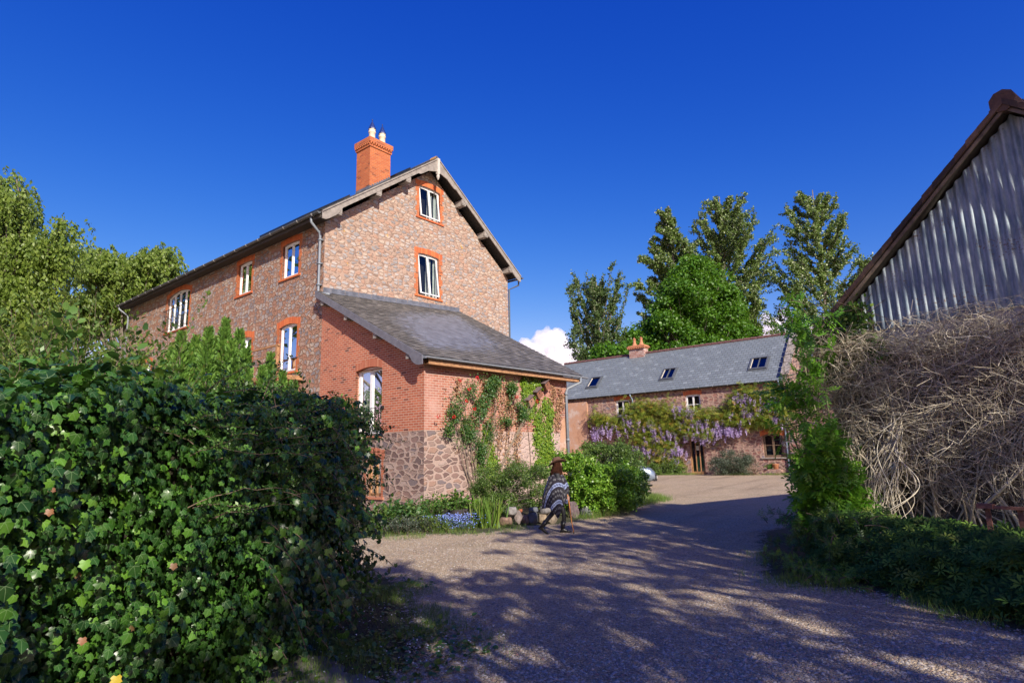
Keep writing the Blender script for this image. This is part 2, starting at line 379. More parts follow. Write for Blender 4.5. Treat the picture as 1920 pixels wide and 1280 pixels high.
def window(root, fr, u0, u1, z0, z1, rise=0., split=(.5,), trans=(), mat='white', t=.06, dep=-.12, curtain=(), tilt=0., name='window', st=.045, low=None):
    """frame with its own lights, a pane and curtains behind"""
    mb = MB(); out = opening(u0, u1, z0, z1, rise); inn = opening(u0+t, u1-t, z0+t, z1-t, rise*.9)
    ring(mb, fr, out, inn, dep-.07, dep)
    g = MB(); sr = fr
    if tilt:     # top hung sash pushed out at the bottom
        class Tl:
            def p(s, u, d, z):
                q = z1-t-z; return fr.p(u, dep+(d-dep)+q*math.sin(tilt), z1-t-q*math.cos(tilt))
        sr = Tl()
    us = [u0+t]+[u0+(u1-u0)*s for s in split]+[u1-t]
    zs = [z0+t]+[z0+(z1-z0)*s for s in trans]+[z1-t]
    for a, b in zip(us, us[1:]):
        lo = opening(a+.003, b-.003, z0+t+.003, z1-t-.003, rise*.4 if rise else 0)
        li = opening(a+st, b-st, z0+t+st, z1-t-st, rise*.4 if rise else 0)
        ring(mb, sr, lo, li, dep-.05, dep+.012)
        for z in zs[1:-1]: mb.fbox(sr, a+st, b-st, dep-.045, dep+.004, z-.016, z+.016)
        for tri in geometry.tessellate_polygon([[Vector((p[0], p[1], 0)) for p in li]]):
            g.face([sr.p(li[i][0], dep-.02, li[i][1]) for i in tri])
    if low: mb.fbox(fr, u0+t, u1-t, dep-.05, dep+.008, z0+t, z0+low)
    w = mb.build(name, MT[mat], root); g.build('pane', MT['glass'], w)
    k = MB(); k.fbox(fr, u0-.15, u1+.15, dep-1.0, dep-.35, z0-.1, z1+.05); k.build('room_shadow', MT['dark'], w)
    if curtain:
        for a, b in curtain:
            c = MB(); wavy(c, fr, u0+(u1-u0)*a, u0+(u1-u0)*b, z0+.03, z1-.03, dep-.16); c.build('curtain', MT['curtain'], w)
    return w
def surround(root, fr, u0, u1, z0, z1, rise=.06, jw=.16, arch=.24, sill=True, mat='brick_orange', smat='brick_soldier', zb=None, name='brick_surround', d=.004):
    """toothed brick jambs, a soldier arch and a brick sill, set a few mm proud"""
    mb = MB(); zb = z0 if zb is None else zb
    z = zb; i = 0
    while z < z1-rise-.02:
        h = min(.225, z1-rise-z); w = jw if i % 2 else jw*.62
        for s in (0, 1):
            a, b = (u0-w, u0) if s == 0 else (u1, u1+w)
            c = [fr.p(a, -.1, z), fr.p(b, -.1, z), fr.p(b, d, z), fr.p(a, d, z), fr.p(a, -.1, z+h), fr.p(b, -.1, z+h), fr.p(b, d, z+h), fr.p(a, d, z+h)]
            mb.face([c[3], c[2], c[6], c[7]], uv=[(a, z), (b, z), (b, z+h), (a, z+h)], m=0)
            e = (c[1], c[2], c[6], c[5]) if s == 0 else (c[0], c[3], c[7], c[4])
            mb.face(e, uv=[(0, z), (.1, z), (.1, z+h), (0, z+h)], m=0)
            e = (c[0], c[3], c[7], c[4]) if s == 0 else (c[1], c[2], c[6], c[5])
            mb.face(e, uv=[(0, z), (.1, z), (.1, z+h), (0, z+h)], m=0)
            mb.face((c[4], c[5], c[6], c[7]), m=0); mb.face((c[0], c[1], c[2], c[3]), m=0)
        z += h; i += 1
    n = max(8, int(round((u1-u0+2*jw)/.075))); n += n % 2
    ua, ub = u0-jw, u1+jw
    def zl(u):
        t = (u-u0)/(u1-u0); t = min(1, max(0, t)); return z1-rise+rise*(1-(2*t-1)**2)
    for k in range(n):
        a = ua+(ub-ua)*k/n; b = ua+(ub-ua)*(k+1)/n-.006; za, zb_ = zl(a), zl(b)
        dd = d+random.random()*.003; top = arch*.97+random.random()*.008
        c = [fr.p(a, -.1, za), fr.p(b, -.1, zb_), fr.p(b, dd, zb_), fr.p(a, dd, za), fr.p(a, -.1, za+top), fr.p(b, -.1, zb_+top), fr.p(b, dd, zb_+top), fr.p(a, dd, za+top)]
        mb.hexa(c, m=1)
    if sill:
        mb.fbox(fr, u0-jw*.9, u1+jw*.9, -.15, .05, z0-.075, z0-.003, m=1)
    return mb.build(name, [MT[mat], MT['solid_brick' if mat == 'brick_orange' else 'solid_red']], root)
def solid_brick(n='single_bricks', k=((.50, .10, .03), (.60, .14, .04), (.68, .20, .06))):
    t = NT(n); r = t.rnd(); f = t.noise(t.obj(), 22., 4, .7)
    c = t.ramp(r, [(0, k[0]), (.5, k[1]), (1, k[2])])
    c = t.mix(t.math('MULTIPLY', f, .45), c, (.30, .10, .05))
    return t.done(t.bsdf(Base_Color=c, Roughness=.85, Normal=t.bump(f, .4, .01)))
MT['solid_brick'] = solid_brick(); MT['solid_red'] = solid_brick('single_red_bricks', ((.36, .11, .06), (.46, .15, .085), (.52, .22, .13)))

def slates(mb, Pf, nrows, count, th=.01, jit=.25, gap=.004, m=0):
    """Pf(s,t) surface point, s along the eaves, t up the slope; every slate its own thin slab"""
    for r in range(nrows):
        t0, t1 = r/nrows, min(1., (r+1.12)/nrows); off = .5*(r % 2)
        for k in range(-1, count+1):
            s0 = max(0., (k+off)/count); s1 = min(1., (k+1+off)/count)
            if s1-s0 < .1/count: continue
            a, b, c, d = Pf(s0, t0), Pf(s1, t0), Pf(s1, t1), Pf(s0, t1)
            n = np.cross(b-a, d-a); n /= np.linalg.norm(n)
            if n[2] < 0: n = -n
            e = (b-a); e = e/np.linalg.norm(e)*gap
            j = random.random(); la = th*(1.6+jit*random.random()); lb = th*(1.6+jit*random.random())
            dn = (a-d); dn = dn/np.linalg.norm(dn)*random.random()*.008
            A, B, C, D = a+n*la+e+dn, b+n*lb-e+dn, c+n*th*.5-e, d+n*th*.5+e
            mb.face([A, B, C, D], m=m, r=j)
            mb.face([A-n*th*1.3, B-n*th*1.3, B, A], m=m, r=j*.5)
            mb.face([A-n*th*1.3, A, D, D-n*th], m=m, r=j); mb.face([B-n*th*1.3, B, C, C-n*th], m=m, r=j)

def gutter(mb, p0, p1, r=.06, m=0, joints=8):
    p0, p1 = V(*p0), V(*p1); t = (p1-p0)/np.linalg.norm(p1-p0); a = np.cross(t, V(0, 0, 1)); a /= np.linalg.norm(a)
    n = 8
    def rg(p, rr): return [p+a*rr*math.cos(math.pi+math.pi*k/n)+V(0, 0, rr*math.sin(math.pi+math.pi*k/n)) for k in range(n+1)]
    A, B, A2, B2 = rg(p0, r), rg(p1, r), rg(p0, r*.86), rg(p1, r*.86)
    for k in range(n):
        mb.face([A[k], A[k+1], B[k+1], B[k]], m=m, r=.5); mb.face([A2[k], A2[k+1], B2[k+1], B2[k]], m=m, r=.5)
    for X in (A, B): mb.face(X, m=m, r=.5)
    for k in (0, n): mb.face([A[k], B[k], B2[k], A2[k]], m=m, r=.5)
    L = np.linalg.norm(p1-p0); q = int(L/joints) if joints > 1 else 0
    i = .4
    while joints and i < L:
        c = p0+t*i; X, Y = rg(c-t*.02, r*1.13), rg(c+t*.02, r*1.13)
        for k in range(n): mb.face([X[k], X[k+1], Y[k+1], Y[k]], m=m+1, r=.5)
        for Z in (X, Y): mb.face(Z, m=m+1, r=.5)
        i += .95
MT['bracket'] = simple('pale_gutter_bracket', (.42, .42, .42), .5)

# ================================================================ main house
house = thing('stone_house', 'tall rubble stone house with orange brick window surrounds and a gable', 'house', P0)
b = lambda fr, x0, y0, x1, y1: None
wins_side = [ # u0,u1,z0,z1
    dict(r=(7.06, 8.23, 8.66, 10.07), cur=((.05, .3),), nm='near top'),
    dict(r=(10.66, 11.82, 8.66, 10.07), cur=((.6, .95),)),
    dict(r=(16.58, 19.13, 8.10, 10.10), cur=((.02, .12), (.8, .97)), big=True),
    dict(r=(6.97, 8.23, 4.95, 6.80), cur=((.05, .35),), arch=.1),
    dict(r=(10.35, 11.6, 4.95, 6.76), cur=(), arch=.1),
    dict(r=(17.3, 18.6, 4.95, 6.85), cur=(), arch=.1),
    dict(r=(20.7, 21.9, 5.3, 6.9), cur=(), arch=.1)]
mb = MB(); holes = []
for w in wins_side:
    a = w['r']; w['rise'] = .22 if w.get('big') else (.1 if w.get('arch') else .04)
    holes.append(opening(a[0], a[1], a[2], a[3], w['rise']))
ZB = -.3
panel(mb, FL, [(UC, ZB), (UE, ZB), (UE, EZ+.08), (UC, EZ+.08)], holes, m=1)
gw = [(4.57, 5.81, 11.88, 13.37), (4.53, 5.72, 8.40, 10.28)]
panel(mb, FG, uo=51.3, m=0, outline=[(0, ZB), (WG, ZB), (WG, EZ+.05), (WG/2, EZ+.05+SL*WG/2), (0, EZ+.05)], holes=[opening(*r, .05) for r in gw])
FB = Fr(P0+D2*WG, D1, D2)      # rear wall
panel(mb, FB, [(0, ZB), (UE-UC, ZB), (UE-UC, EZ+.05), (0, EZ+.05)], m=1)
FF = Fr(A0+D1*UE, D2, D1)      # far gable
panel(mb, FF, [(0, ZB), (WG, ZB), (WG, EZ+.05), (WG/2, EZ+.05+SL*WG/2), (0, EZ+.05)], m=1)
mb.build('wall', [MT['stone_gable'], MT['stone_side']], house)
for w in wins_side:
    a = w['r']; big = w.get('big')
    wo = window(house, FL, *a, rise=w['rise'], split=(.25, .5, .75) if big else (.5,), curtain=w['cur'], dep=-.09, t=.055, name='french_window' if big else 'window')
    surround(house, FL, *a, rise=w['rise'], jw=.20, arch=.24 if not w.get('arch') else .26, sill=True)
    if big:    # juliet balcony with bulged iron bars
        rb = MB(); d = .16
        z0 = a[2]+.08; z1 = z0+1.02
        rb.tube([FL.p(a[0]-.05, 0, z1), FL.p(a[0]-.05, d, z1), FL.p(a[1]+.05, d, z1), FL.p(a[1]+.05, 0, z1)], .017, 6)
        rb.tube([FL.p(a[0]-.05, 0, z0), FL.p(a[0]-.05, d, z0), FL.p(a[1]+.05, d, z0), FL.p(a[1]+.05, 0, z0)], .014, 6)
        n = 18
        for i in range(n+1):
            u = a[0]-.05+(a[1]-a[0]+.1)*i/n
            rb.tube([FL.p(u, d, z1), FL.p(u, d, z0+.6), FL.p(u, d+.05, z0+.42), FL.p(u, d+.11, z0+.25), FL.p(u, d+.08, z0+.1), FL.p(u, d, z0)], .009, 5)
        rb.build('balcony_railing', MT['iron'], house)
for i, r in enumerate(gw):
    window(house, FG, *r, rise=.04, split=(.5,), curtain=((.55, .75), (.86, .97)), dep=-.10, tilt=math.radians(6.5), t=.06)
    surround(house, FG, *r, rise=.05, jw=.22, arch=.24)
# roof
OV = .45; ZR = EZ+.2+SL*(WG/2+.45)
def roof_pt(side):
    def f(s, t):
        L = UE-UC+OV*2
        u = -.45+t*(WG/2+.45) if side == 0 else WG+.45-t*(WG/2+.45)
        return P0-D1*OV+D1*L*s+D2*u+V(0, 0, EZ+.2+SL*(WG/2+.45)*t)
    return f
mb = MB()
for side in (0, 1): slates(mb, roof_pt(side), 18, 30, th=.012)
for side in (0, 1):
    f = roof_pt(side); q = [f(0, 0), f(1, 0), f(1, 1), f(0, 1)]; z = V(0, 0, .09)
    mb.face([p-z for p in q], m=1); mb.face([p-z*.15 for p in q], m=1)
    for i in range(4): mb.face([q[i]-z, q[(i+1) % 4]-z, q[(i+1) % 4]-z*.15, q[i]-z*.15], m=1)
roof = mb.build('roof', [MT['slate_dark'], MT['soffit']], house)
mb = MB()
f = roof_pt(0)
for i in range(56):
    a, c = f(i/56, 1), f((i+1)/56-.001, 1)
    mb.tube([a+V(0, 0, -.02), c+V(0, 0, -.015)], .10, 8, m=0)
mb.build('ridge_tiles', MT['slate_dark'], roof)
mb = MB(); mb.tube([f(0, 1)+D1*.02+V(0, 0, -.02), f(0, 1)+D1*.35+V(0, 0, -.01)], .12, 8); mb.build('ridge_end', simple('lichen_ridge_tile', (.42, .24, .08), .9, var=.4, scale=18), roof)
# bargeboards in the verge plane, with scalloped foot and apex drop
FV = Fr(P0-D1*(OV+.005), D2, -D1)
def barge(side):
    pts_t = []; pts_b = []
    S = WG/2+.45
    for i in range(41):
        t = i/40; u = -.45+S*t; zt = EZ+.17+SL*S*t
        w = .27
        if t < .16: w = .27+(.16 if t < .105 else .16*max(0, 1-((t-.105)/.04)**2))*1.0
        if t < .03: w = .30+t*4
        if t > .80: w = .27+.10*min(1, (t-.80)/.03)+.25*max(0, (t-.90)/.1)
        pts_t.append((u, zt)); pts_b.append((u, zt-w))
    if side: pts_t = [(WG-u, z) for u, z in pts_t]; pts_b = [(WG-u, z) for u, z in pts_b]
    m = MB()
    for i in range(40):
        q = [pts_b[i], pts_b[i+1], pts_t[i+1], pts_t[i]]
        for d in (0, .04): m.face([FV.p(u, d, z) for u, z in q], m=0, r=.5)
        m.face([FV.p(*[pts_b[i][0], 0, pts_b[i][1]]), FV.p(pts_b[i][0], .04, pts_b[i][1]), FV.p(pts_b[i+1][0], .04, pts_b[i+1][1]), FV.p(pts_b[i+1][0], 0, pts_b[i+1][1])], r=.5)
        m.face([FV.p(pts_t[i][0], 0, pts_t[i][1]), FV.p(pts_t[i][0], .04, pts_t[i][1]), FV.p(pts_t[i+1][0], .04, pts_t[i+1][1]), FV.p(pts_t[i+1][0], 0, pts_t[i+1][1])], r=.5)
        # top moulding
        a, c = pts_t[i], pts_t[i+1]
        m.hexa([FV.p(a[0], .04, a[1]-.05), FV.p(c[0], .04, c[1]-.05), FV.p(c[0], .075, c[1]-.05), FV.p(a[0], .075, a[1]-.05), FV.p(a[0], .04, a[1]+.012), FV.p(c[0], .04, c[1]+.012), FV.p(c[0], .075, c[1]+.012), FV.p(a[0], .075, a[1]+.012)], r=.4)
    m.face([FV.p(pts_b[0][0], 0, pts_b[0][1]), FV.p(pts_b[0][0], .04, pts_b[0][1]), FV.p(pts_t[0][0], .04, pts_t[0][1]), FV.p(pts_t[0][0], 0, pts_t[0][1])], r=.5)
    return m.build('bargeboard', MT['greywood'], house)
barge(0); barge(1)
mb = MB(); uc = WG/2; zt = ZR-.05
mb.fbox(FV, uc-.07, uc+.07, -.02, .10, zt-.72, zt)
for r0, r1, za, zb in ((.05, .075, zt-.80, zt-.72), (.075, .075, zt-.86, zt-.80), (.075, .05, zt-.92, zt-.86), (.05, .02, zt-.99, zt-.92)):
    mb.tube([FV.p(uc, .04, za), FV.p(uc, .04, zb)], [r1, r0] if za < zt-.9 else [r0, r1], 10)
mb.build('finial', simple('pale_timber', (.50, .46, .41), .8, bump=.3), house)
for uu in (.25, 2.05, 3.55):    # purlin ends under the verge
    for s in (0, 1):
        u = uu if s == 0 else WG-uu; z = EZ+.2+SL*(uu+.45)-.36
        mb = MB(); mb.fbox(FG, u-.11, u+.11, -.05, OV+.02, z-.13, z+.13); mb.fbox(FG, u-.13, u+.13, OV-.06, OV+.03, z-.08, z+.155)
        mb.build('purlin_end', MT['greywood'], house)
# gutters, downpipes
mb = MB(); pg = lambda fr, u, d, z: fr.p(u, d, z)
mb2 = MB()
gutter(mb2, FL.p(UC-OV+.05, .53, EZ+.13), FL.p(UE+OV, .53, EZ+.13), .075, joints=10)
mb2.fbox(FL, UC-OV+.1, UE+OV-.1, .42, .455, EZ-.06, EZ+.12, m=2)
mb2.fbox(FL, UC-OV+.1, UE+OV-.1, .0, .42, EZ-.0, EZ+.03, m=2)
mb2.build('gutter', [MT['gutter'], MT['bracket'], MT['soffit']], house)
mb2 = MB(); gutter(mb2, FB.p(-OV-.1, .53, EZ+.1), FB.p(UE-UC+OV, .53, EZ+.1), .075, joints=10)
mb2.tube([FB.p(-.3, .5, EZ+.02), FB.p(-.3, .5, EZ-.25), FB.p(.0, .1, EZ-.5), FB.p(.1, .08, 0)], .045, 8)
mb2.build('gutter', [MT['gutter'], MT['bracket']], house)
mb = MB(); zt = EZ+.06
u0 = UC+.14
mb.tube([FL.p(u0, .50, zt), FL.p(u0, .50, zt-.18), FL.p(u0, .14, zt-.48), FL.p(u0, .11, zt-.6), FL.p(u0, .11, 7.72), FL.p(u0-.02, .12, 7.60), FL.p(u0-.3, .12, 7.52), FL.p(u0-.62, .04, 7.44)], .048, 10)
for z in (9.6, 8.7, 7.9): mb.fbox(FL, u0-.07, u0+.07, 0, .17, z-.03, z+.03)
mb.build('downpipe', MT['pipe'], house, smooth=True)
mb = MB(); u0 = UE-.1
mb.tube([FL.p(u0+.3, .50, zt), FL.p(u0+.3, .5, zt-.15), FL.p(u0, .14, zt-.5), FL.p(u0, .11, zt-.7), FL.p(u0, .11, 0)], .05, 8)
mb.build('downpipe', MT['pipe'], house, smooth=True)
# chimney
mb = MB(); FC = Fr(P0+D1*.78, D2, -D1); FCs = Fr(FC.p(2.52, 0, 0), D1, -D2)
CW, CDp = 1.08, .92; zt0 = 14.62
def shaft(m, u0, u1, d0, d1, z0, z1, mi=0):
    for fr, a, c, dd in ((FC, u0, u1, d1),):
        pass
    P = FC.p
    c = [P(u0, d0, z0), P(u1, d0, z0), P(u1, d1, z0), P(u0, d1, z0), P(u0, d0, z1), P(u1, d0, z1), P(u1, d1, z1), P(u0, d1, z1)]
    for q, w in (((3, 2, 6, 7), u1-u0), ((1, 0, 4, 5), u1-u0), ((0, 3, 7, 4), d1-d0), ((2, 1, 5, 6), d1-d0)):
        m.face([c[i] for i in q], uv=[(0, z0), (w, z0), (w, z1), (0, z1)], m=mi)
    m.face([c[4], c[5], c[6], c[7]], m=mi); m.face([c[0], c[1], c[2], c[3]], m=mi)
shaft(mb, 2.52, 2.52+CW, -CDp, 0, 11.5, zt0)
shaft(mb, 2.48, 2.56+CW, -CDp-.04, .04, zt0, zt0+.10)
nD = 9
for i in range(nD):
    u = 2.47+(CW+.1)*(i+.1)/nD; mb.fbox(FC, u, u+.065, -.03, .085, zt0+.10, zt0+.18); mb.fbox(FC, u, u+.065, -CDp-.085, -CDp+.03, zt0+.10, zt0+.18)
    d = -CDp-.05+(CDp+.1)*(i+.1)/nD; mb.fbox(FC, 2.435, 2.55, d, d+.055, zt0+.10, zt0+.18); mb.fbox(FC, 2.49+CW, 2.605+CW, d, d+.055, zt0+.10, zt0+.18)
shaft(mb, 2.52, 2.52+CW, -CDp, 0, zt0+.10, zt0+.182)
shaft(mb, 2.44, 2.60+CW, -CDp-.08, .08, zt0+.182, zt0+.40)
ch = mb.build('chimney', MT['brick_orange'], house)
mb = MB()     # stepped lead flashing on the gable side
n = 9
for i in range(n):
    u = 2.52+CW*i/n; z = EZ+.2+SL*(u+.45); mb.fbox(FC, u, u+CW/n-.004, -.01, .016, z-.12, z+.17)
for i in range(8):
    d = -CDp+CDp*i/8; z = EZ+.2+SL*(2.52+.45); mb.fbox(FC, 2.50, 2.53, d, d+CDp/8, z-.1, z+.15)
mb.build('flashing', MT['lead'], ch)
for k, (du, dd) in enumerate(((.38, -.3), (.68, -.62))):
    pass
for (u, d) in ((2.52+.28, -.26), (2.52+.82, -.26)):
    mb = MB(); c = FC.p(u, d, zt0+.39)
    mb.lathe(c, [(.155, 0), (.14, .1), (.13, .38), (.16, .41), (.16, .45), (.135, .47), (.135, .50), (.15, .52), (.15, .55), (.1, .55)], 18)
    p = mb.build('chimney_pot', MT['pot'], ch, smooth=True)
    mb = MB(); mb.lathe(c, [(.17, .555), (.165, .60), (.0, 1.0)], 8); mb.lathe(c, [(.02, .98), (.03, 1.03), (.0, 1.07)], 8)
    mb.build('cowl', MT['cowl'], p)
# solar panel slab low on the slope and a small aerial
fpt = lambda bb, u, h: P0+D1*bb+D2*u+V(0, 0, EZ+.2+SL*(u+.45)+h)
for (u0, u1, b0, b1) in ((.2, 2.3, 1.8, 5.2), (3.75, 4.5, .5, 1.6)):
    mb = MB(); mb.hexa([fpt(b0, u0, .05), fpt(b1, u0, .05), fpt(b1, u1, .05), fpt(b0, u1, .05), fpt(b0, u0, .16), fpt(b1, u0, .16), fpt(b1, u1, .16), fpt(b0, u1, .16)])
    mb.build('roof_panel', simple('black_panel', (.015, .017, .02), .3), house)
# deck rail outside the lower windows
mb = MB(); dv = .9
mb.fbox(FL, 6.6, 12.9, dv-.04, dv+.04, 5.72, 5.78)
for u in (6.7, 9.0, 11.2, 12.8): mb.fbox(FL, u-.05, u+.05, dv-.05, dv+.05, 4.7, 5.72)
for z in (5.1, 5.4): mb.fbox(FL, 6.6, 12.9, dv-.012, dv+.012, z, z+.02)
mb.fbox(FL, 6.5, 13, 0, dv+.1, 4.55, 4.7)
for u in (6.6, 9.6, 12.8): mb.fbox(FL, u-.06, u+.06, dv-.08, dv+.04, -.2, 4.55)
mb.build('timber_balcony', MT['oak'], house)

# ================================================================ annexe
annex = thing('brick_annexe', 'single storey lean-to annexe of red brick on a stone base with a sloping slate roof', 'annexe', A0)
LD = 1.94; UD = 3.30
mb = MB()
UFW = 6.95; ZL = 2.46; TOP = 4.42
slopeL = (7.55-4.62)/(UC)
# left wall: stone below, brick above
lw = opening(1.92, 2.66, .55, 1.80, .08); dr = opening(LD, UD, 2.40, 4.60, .09)
panel(mb, FL, [(0, -.3), (UC-.003, -.3), (UC-.003, ZL), (0, ZL)], [[(1.92, .55), (2.66, .55)]+lw[2:], [(LD, 2.40), (UD, 2.40), (UD, ZL-.0005), (LD, ZL-.0005)]], m=1)
panel(mb, FL, [(0, ZL), (LD, ZL), (LD, 4.51)]+[(LD+(UD-LD)*i/6, 4.51+.09*(1-(2*i/6-1)**2)) for i in range(1, 6)]+[(UD, 4.51), (UD, ZL), (UC-.003, ZL), (UC-.003, 7.40), (0, 4.50)], m=0, d=.003)
for a, c in (((LD, ZL), (LD, 4.51)), ((UD, ZL), (UD, 4.51)), ((LD, 4.51), (UD, 4.51))):
    mb.face([FL.p(a[0], .003, a[1]), FL.p(c[0], .003, c[1]), FL.p(c[0], -.2, c[1]), FL.p(a[0], -.2, a[1])], uv=[(0, a[1]), (0, c[1]), (.2, c[1]), (.2, a[1])] if a[0] == c[0] else None)
panel(mb, FA, [(0, -.3), (UFW, -.3), (UFW, ZL), (0, ZL)], m=3, uo=37.5)
panel(mb, FA, [(0, ZL), (UFW, ZL), (UFW, TOP+.12), (0, TOP+.12)], m=2, d=.003)
ER = FA.p(UFW, 0, 0); TR = FG.p(7.0, 0, 0); dirR = (TR-ER); LR = np.linalg.norm(dirR); dirR /= LR
FR = Fr(ER, dirR, V(dirR[1], -dirR[0], 0))
panel(mb, FR, [(0, -.3), (LR, -.3), (LR, 7.9), (0, TOP+.1)], m=2)
mb.build('wall', [MT['brick_red'], MT['stone_base'], MT['brick_front'], MT['stone_base_front']], annex)
# roof surface corners
E0 = FA.p(-.05, .34, 4.60)-D5*.28; E1 = FA.p(7.55, .34, 4.62); T0 = FG.p(-.28, .0, 7.62); T1 = FG.p(7.0, .0, 8.08)
def arf(s, t): return (E0*(1-s)+E1*s)*(1-t)+(T0*(1-s)+T1*s)*t
mb = MB(); slates(mb, arf, 34, 30, th=.011, jit=1.6)
q = [E0, E1, T1, T0]; z = V(0, 0, .10)
mb.face([p-z for p in q], m=1); mb.face([p-V(0, 0, .012) for p in q], m=1)
for i in range(4): mb.face([q[i]-z, q[(i+1) % 4]-z, q[(i+1) % 4]-V(0, 0, .012), q[i]-V(0, 0, .012)], m=1)
ar = mb.build('roof', [MT['slate_brown'], MT['lead']], annex)
mb = MB()     # lead flashing against the gable
for i in range(12):
    s0, s1 = i/12, (i+1)/12-.002
    a, c = T0*(1-s0)+T1*s0, T0*(1-s1)+T1*s1; a2, c2 = arf(s0, .965), arf(s1, .965); up = V(0, 0, .17)
    if i == 0: a = a+D2*.28+V(0, 0, .01); a2 = a2+D2*.28
    o = -D1*.012
    mb.face([a+o+V(0, 0, .02), c+o+V(0, 0, .02), c+o+up, a+o+up]); mb.face([a2+V(0, 0, .03), c2+V(0, 0, .03), c+o+V(0, 0, .03), a+o+V(0, 0, .03)])
    mb.face([a+up, c+up, c+o+up, a+o+up])
mb.build('flashing', MT['lead'], ar)
# verge board on the left with scroll foot
mb = MB(); n = 40
vt = lambda t: E0*(1-t)+T0*t
hd = -D2*.02
for i in range(n):
    def w(t):
        if t < .10: return .27+.12*math.sin(min(1, t/.045)*math.pi/2)*(1 if t < .06 else max(0, 1-((t-.06)/.04)**2))
        return .24
    t0, t1 = i/n, (i+1)/n; a, c = vt(t0), vt(t1); a0, c0 = a-V(0, 0, w(t0)), c-V(0, 0, w(t1))
    for o in (hd*0, hd*2.2): mb.face([a0+o, c0+o, c+o, a+o], r=.5)
    mb.face([a0, c0, c0+hd*2.2, a0+hd*2.2], r=.5); mb.face([a, c, c+hd*2.2, a+hd*2.2], r=.5)
a = vt(0); mb.face([a, a+hd*2.2, a+hd*2.2-V(0, 0, .27), a-V(0, 0, .27)], r=.5)
mb.build('bargeboard', simple('grey_painted_board', (.14, .14, .165), .6, var=.2, scale=6), annex)
for t in (.12, .40, .68, .93):
    a = vt(t)-V(0, 0, .30); mb = MB(); mb.box(a+D2*.0-D1*.08-V(0, 0, .1), D2*.28, D1*.16, V(0, 0, .17)); mb.build('purlin_end', MT['greywood'], annex)
mb = MB(); gutter(mb, FA.p(-.28, .41, 4.56), FA.p(7.72, .41, 4.56), .062, joints=9)
mb.build('gutter', [MT['guttergrey'], MT['guttergrey']], annex)
mb = MB(); mb.fbox(FA, -.1, 7.4, .30, .335, 4.36, 4.49); mb.fbox(FA, -.1, 7.4, .004, .30, 4.375, 4.40); mb.build('fascia', MT['oak'], annex)
mb = MB(); u0 = 6.78
mb.tube([FA.p(7.3, .41, 4.52), FA.p(7.3, .41, 4.34), FA.p(6.84, .12, 4.10), FA.p(u0, .09, 3.95), FA.p(u0, .09, 0)], .05, 10)
for z in (3.9, 2.2): mb.tube([FA.p(u0, .09, z-.05), FA.p(u0, .09, z+.05)], .062, 10)
mb.build('downpipe', MT['pipe'], annex, smooth=True)
# orange render strip at the right end of the front
mb = MB(); panel(mb, Fr(FA.p(0, .006, 0), D5, N5), [(6.35, 0), (UFW, 0), (UFW, 3.2), (6.55, 2.9), (6.4, 2.2)])
t = NT('ochre_lime_render'); o = t.obj(); n1 = t.noise(o, 1.1, 5, .65); n2 = t.noise(o, 12, 4)
c = t.ramp(n1, [(.36, (.36, .19, .12)), (.45, (.52, .29, .18)), (.55, (.50, .30, .21)), (.64, (.58, .46, .39))])
c = t.mix(t.math('MULTIPLY', n2, .4), c, (.36, .20, .13)); MT['render'] = t.done(t.bsdf(Base_Color=c, Roughness=.92, Normal=t.bump(n2, .4, .02)))
mb.build('render_patch', MT['render'], annex)
# french door with little iron rail, window below
window(annex, FL, LD, UD, 2.40, 4.60, rise=.09, split=(.5,), curtain=((.5, .97),), dep=-.13, t=.07, name='french_door', st=.07)
surround(annex, FL, LD, UD, 2.40, 4.60, rise=.09, jw=.02, arch=.24, sill=True, mat='brick_red')
mb = MB(); d = .06
for z in (2.5, 3.25): mb.tube([FL.p(LD-.08, d, z), FL.p(UD+.08, d, z)], .014, 6)
for i in range(15):
    u = LD+(UD-LD)*i/14; mb.tube([FL.p(u, d, 2.5), FL.p(u, d, 3.25)], .007, 5)
for z in (2.5, 3.25):
    for u in (LD-.08, UD+.08): mb.fbox(FL, u-.045, u+.045, .004, d+.02, z-.05, z+.05)
mb.build('balcony_railing', MT['iron'], annex)
window(annex, FL, 1.92, 2.66, .55, 1.80, rise=.08, split=(.5,), trans=(.5,), mat='oak', dep=-.12, t=.06)
surround(annex, FL, 1.92, 2.66, .55, 1.80, rise=.08, jw=.16, arch=.24, mat='brick_arch', sill=True)
# ================================================================ cottage
def smooth(t): t = np.clip(t, 0, 1); return t*t*(3-2*t)
def terr(x, y): return .2*smooth((np.asarray(y, float)-18)/18)
C0 = atY(1475, 888, 36.5); C0[2] = 0
FT = Fr(C0, D1, -D2)
cot = thing('stone_cottage', 'long two storey pink stone cottage with a blue grey slate roof beyond the courtyard', 'cottage', C0)
CE = 5.72; CR = 9.05; CS = 3.35; CL = 17.6; U0c = -.35
cw = dict(u1=(10.05, 11.15, 4.2, 5.38), u2=(4.86, 5.9, 4.15, 5.34), low=(.03, 1.2, 1.2, 2.62), door=(4.88, 5.84, .1, 2.38))
mb = MB()
panel(mb, FT, [(U0c, -.3), (CL, -.3), (CL, CE), (U0c, CE)], [opening(*cw['u1'], .05), opening(*cw['u2'], .05), opening(*cw['low'], .16), opening(*cw['door'])], reveal=.25)
Fb = Fr(FT.p(0, -2*CS, 0), D1, D2); panel(mb, Fb, [(U0c, -.3), (CL, -.3), (CL, CE), (U0c, CE)])
for uu in (U0c, CL):
    Fe = Fr(FT.p(uu, 0, 0), D2, D1); panel(mb, Fe, [(0, -.3), (2*CS, -.3), (2*CS, CE), (CS, CR-.1), (0, CE)])
mb.build('wall', MT['stone_cottage'], cot)
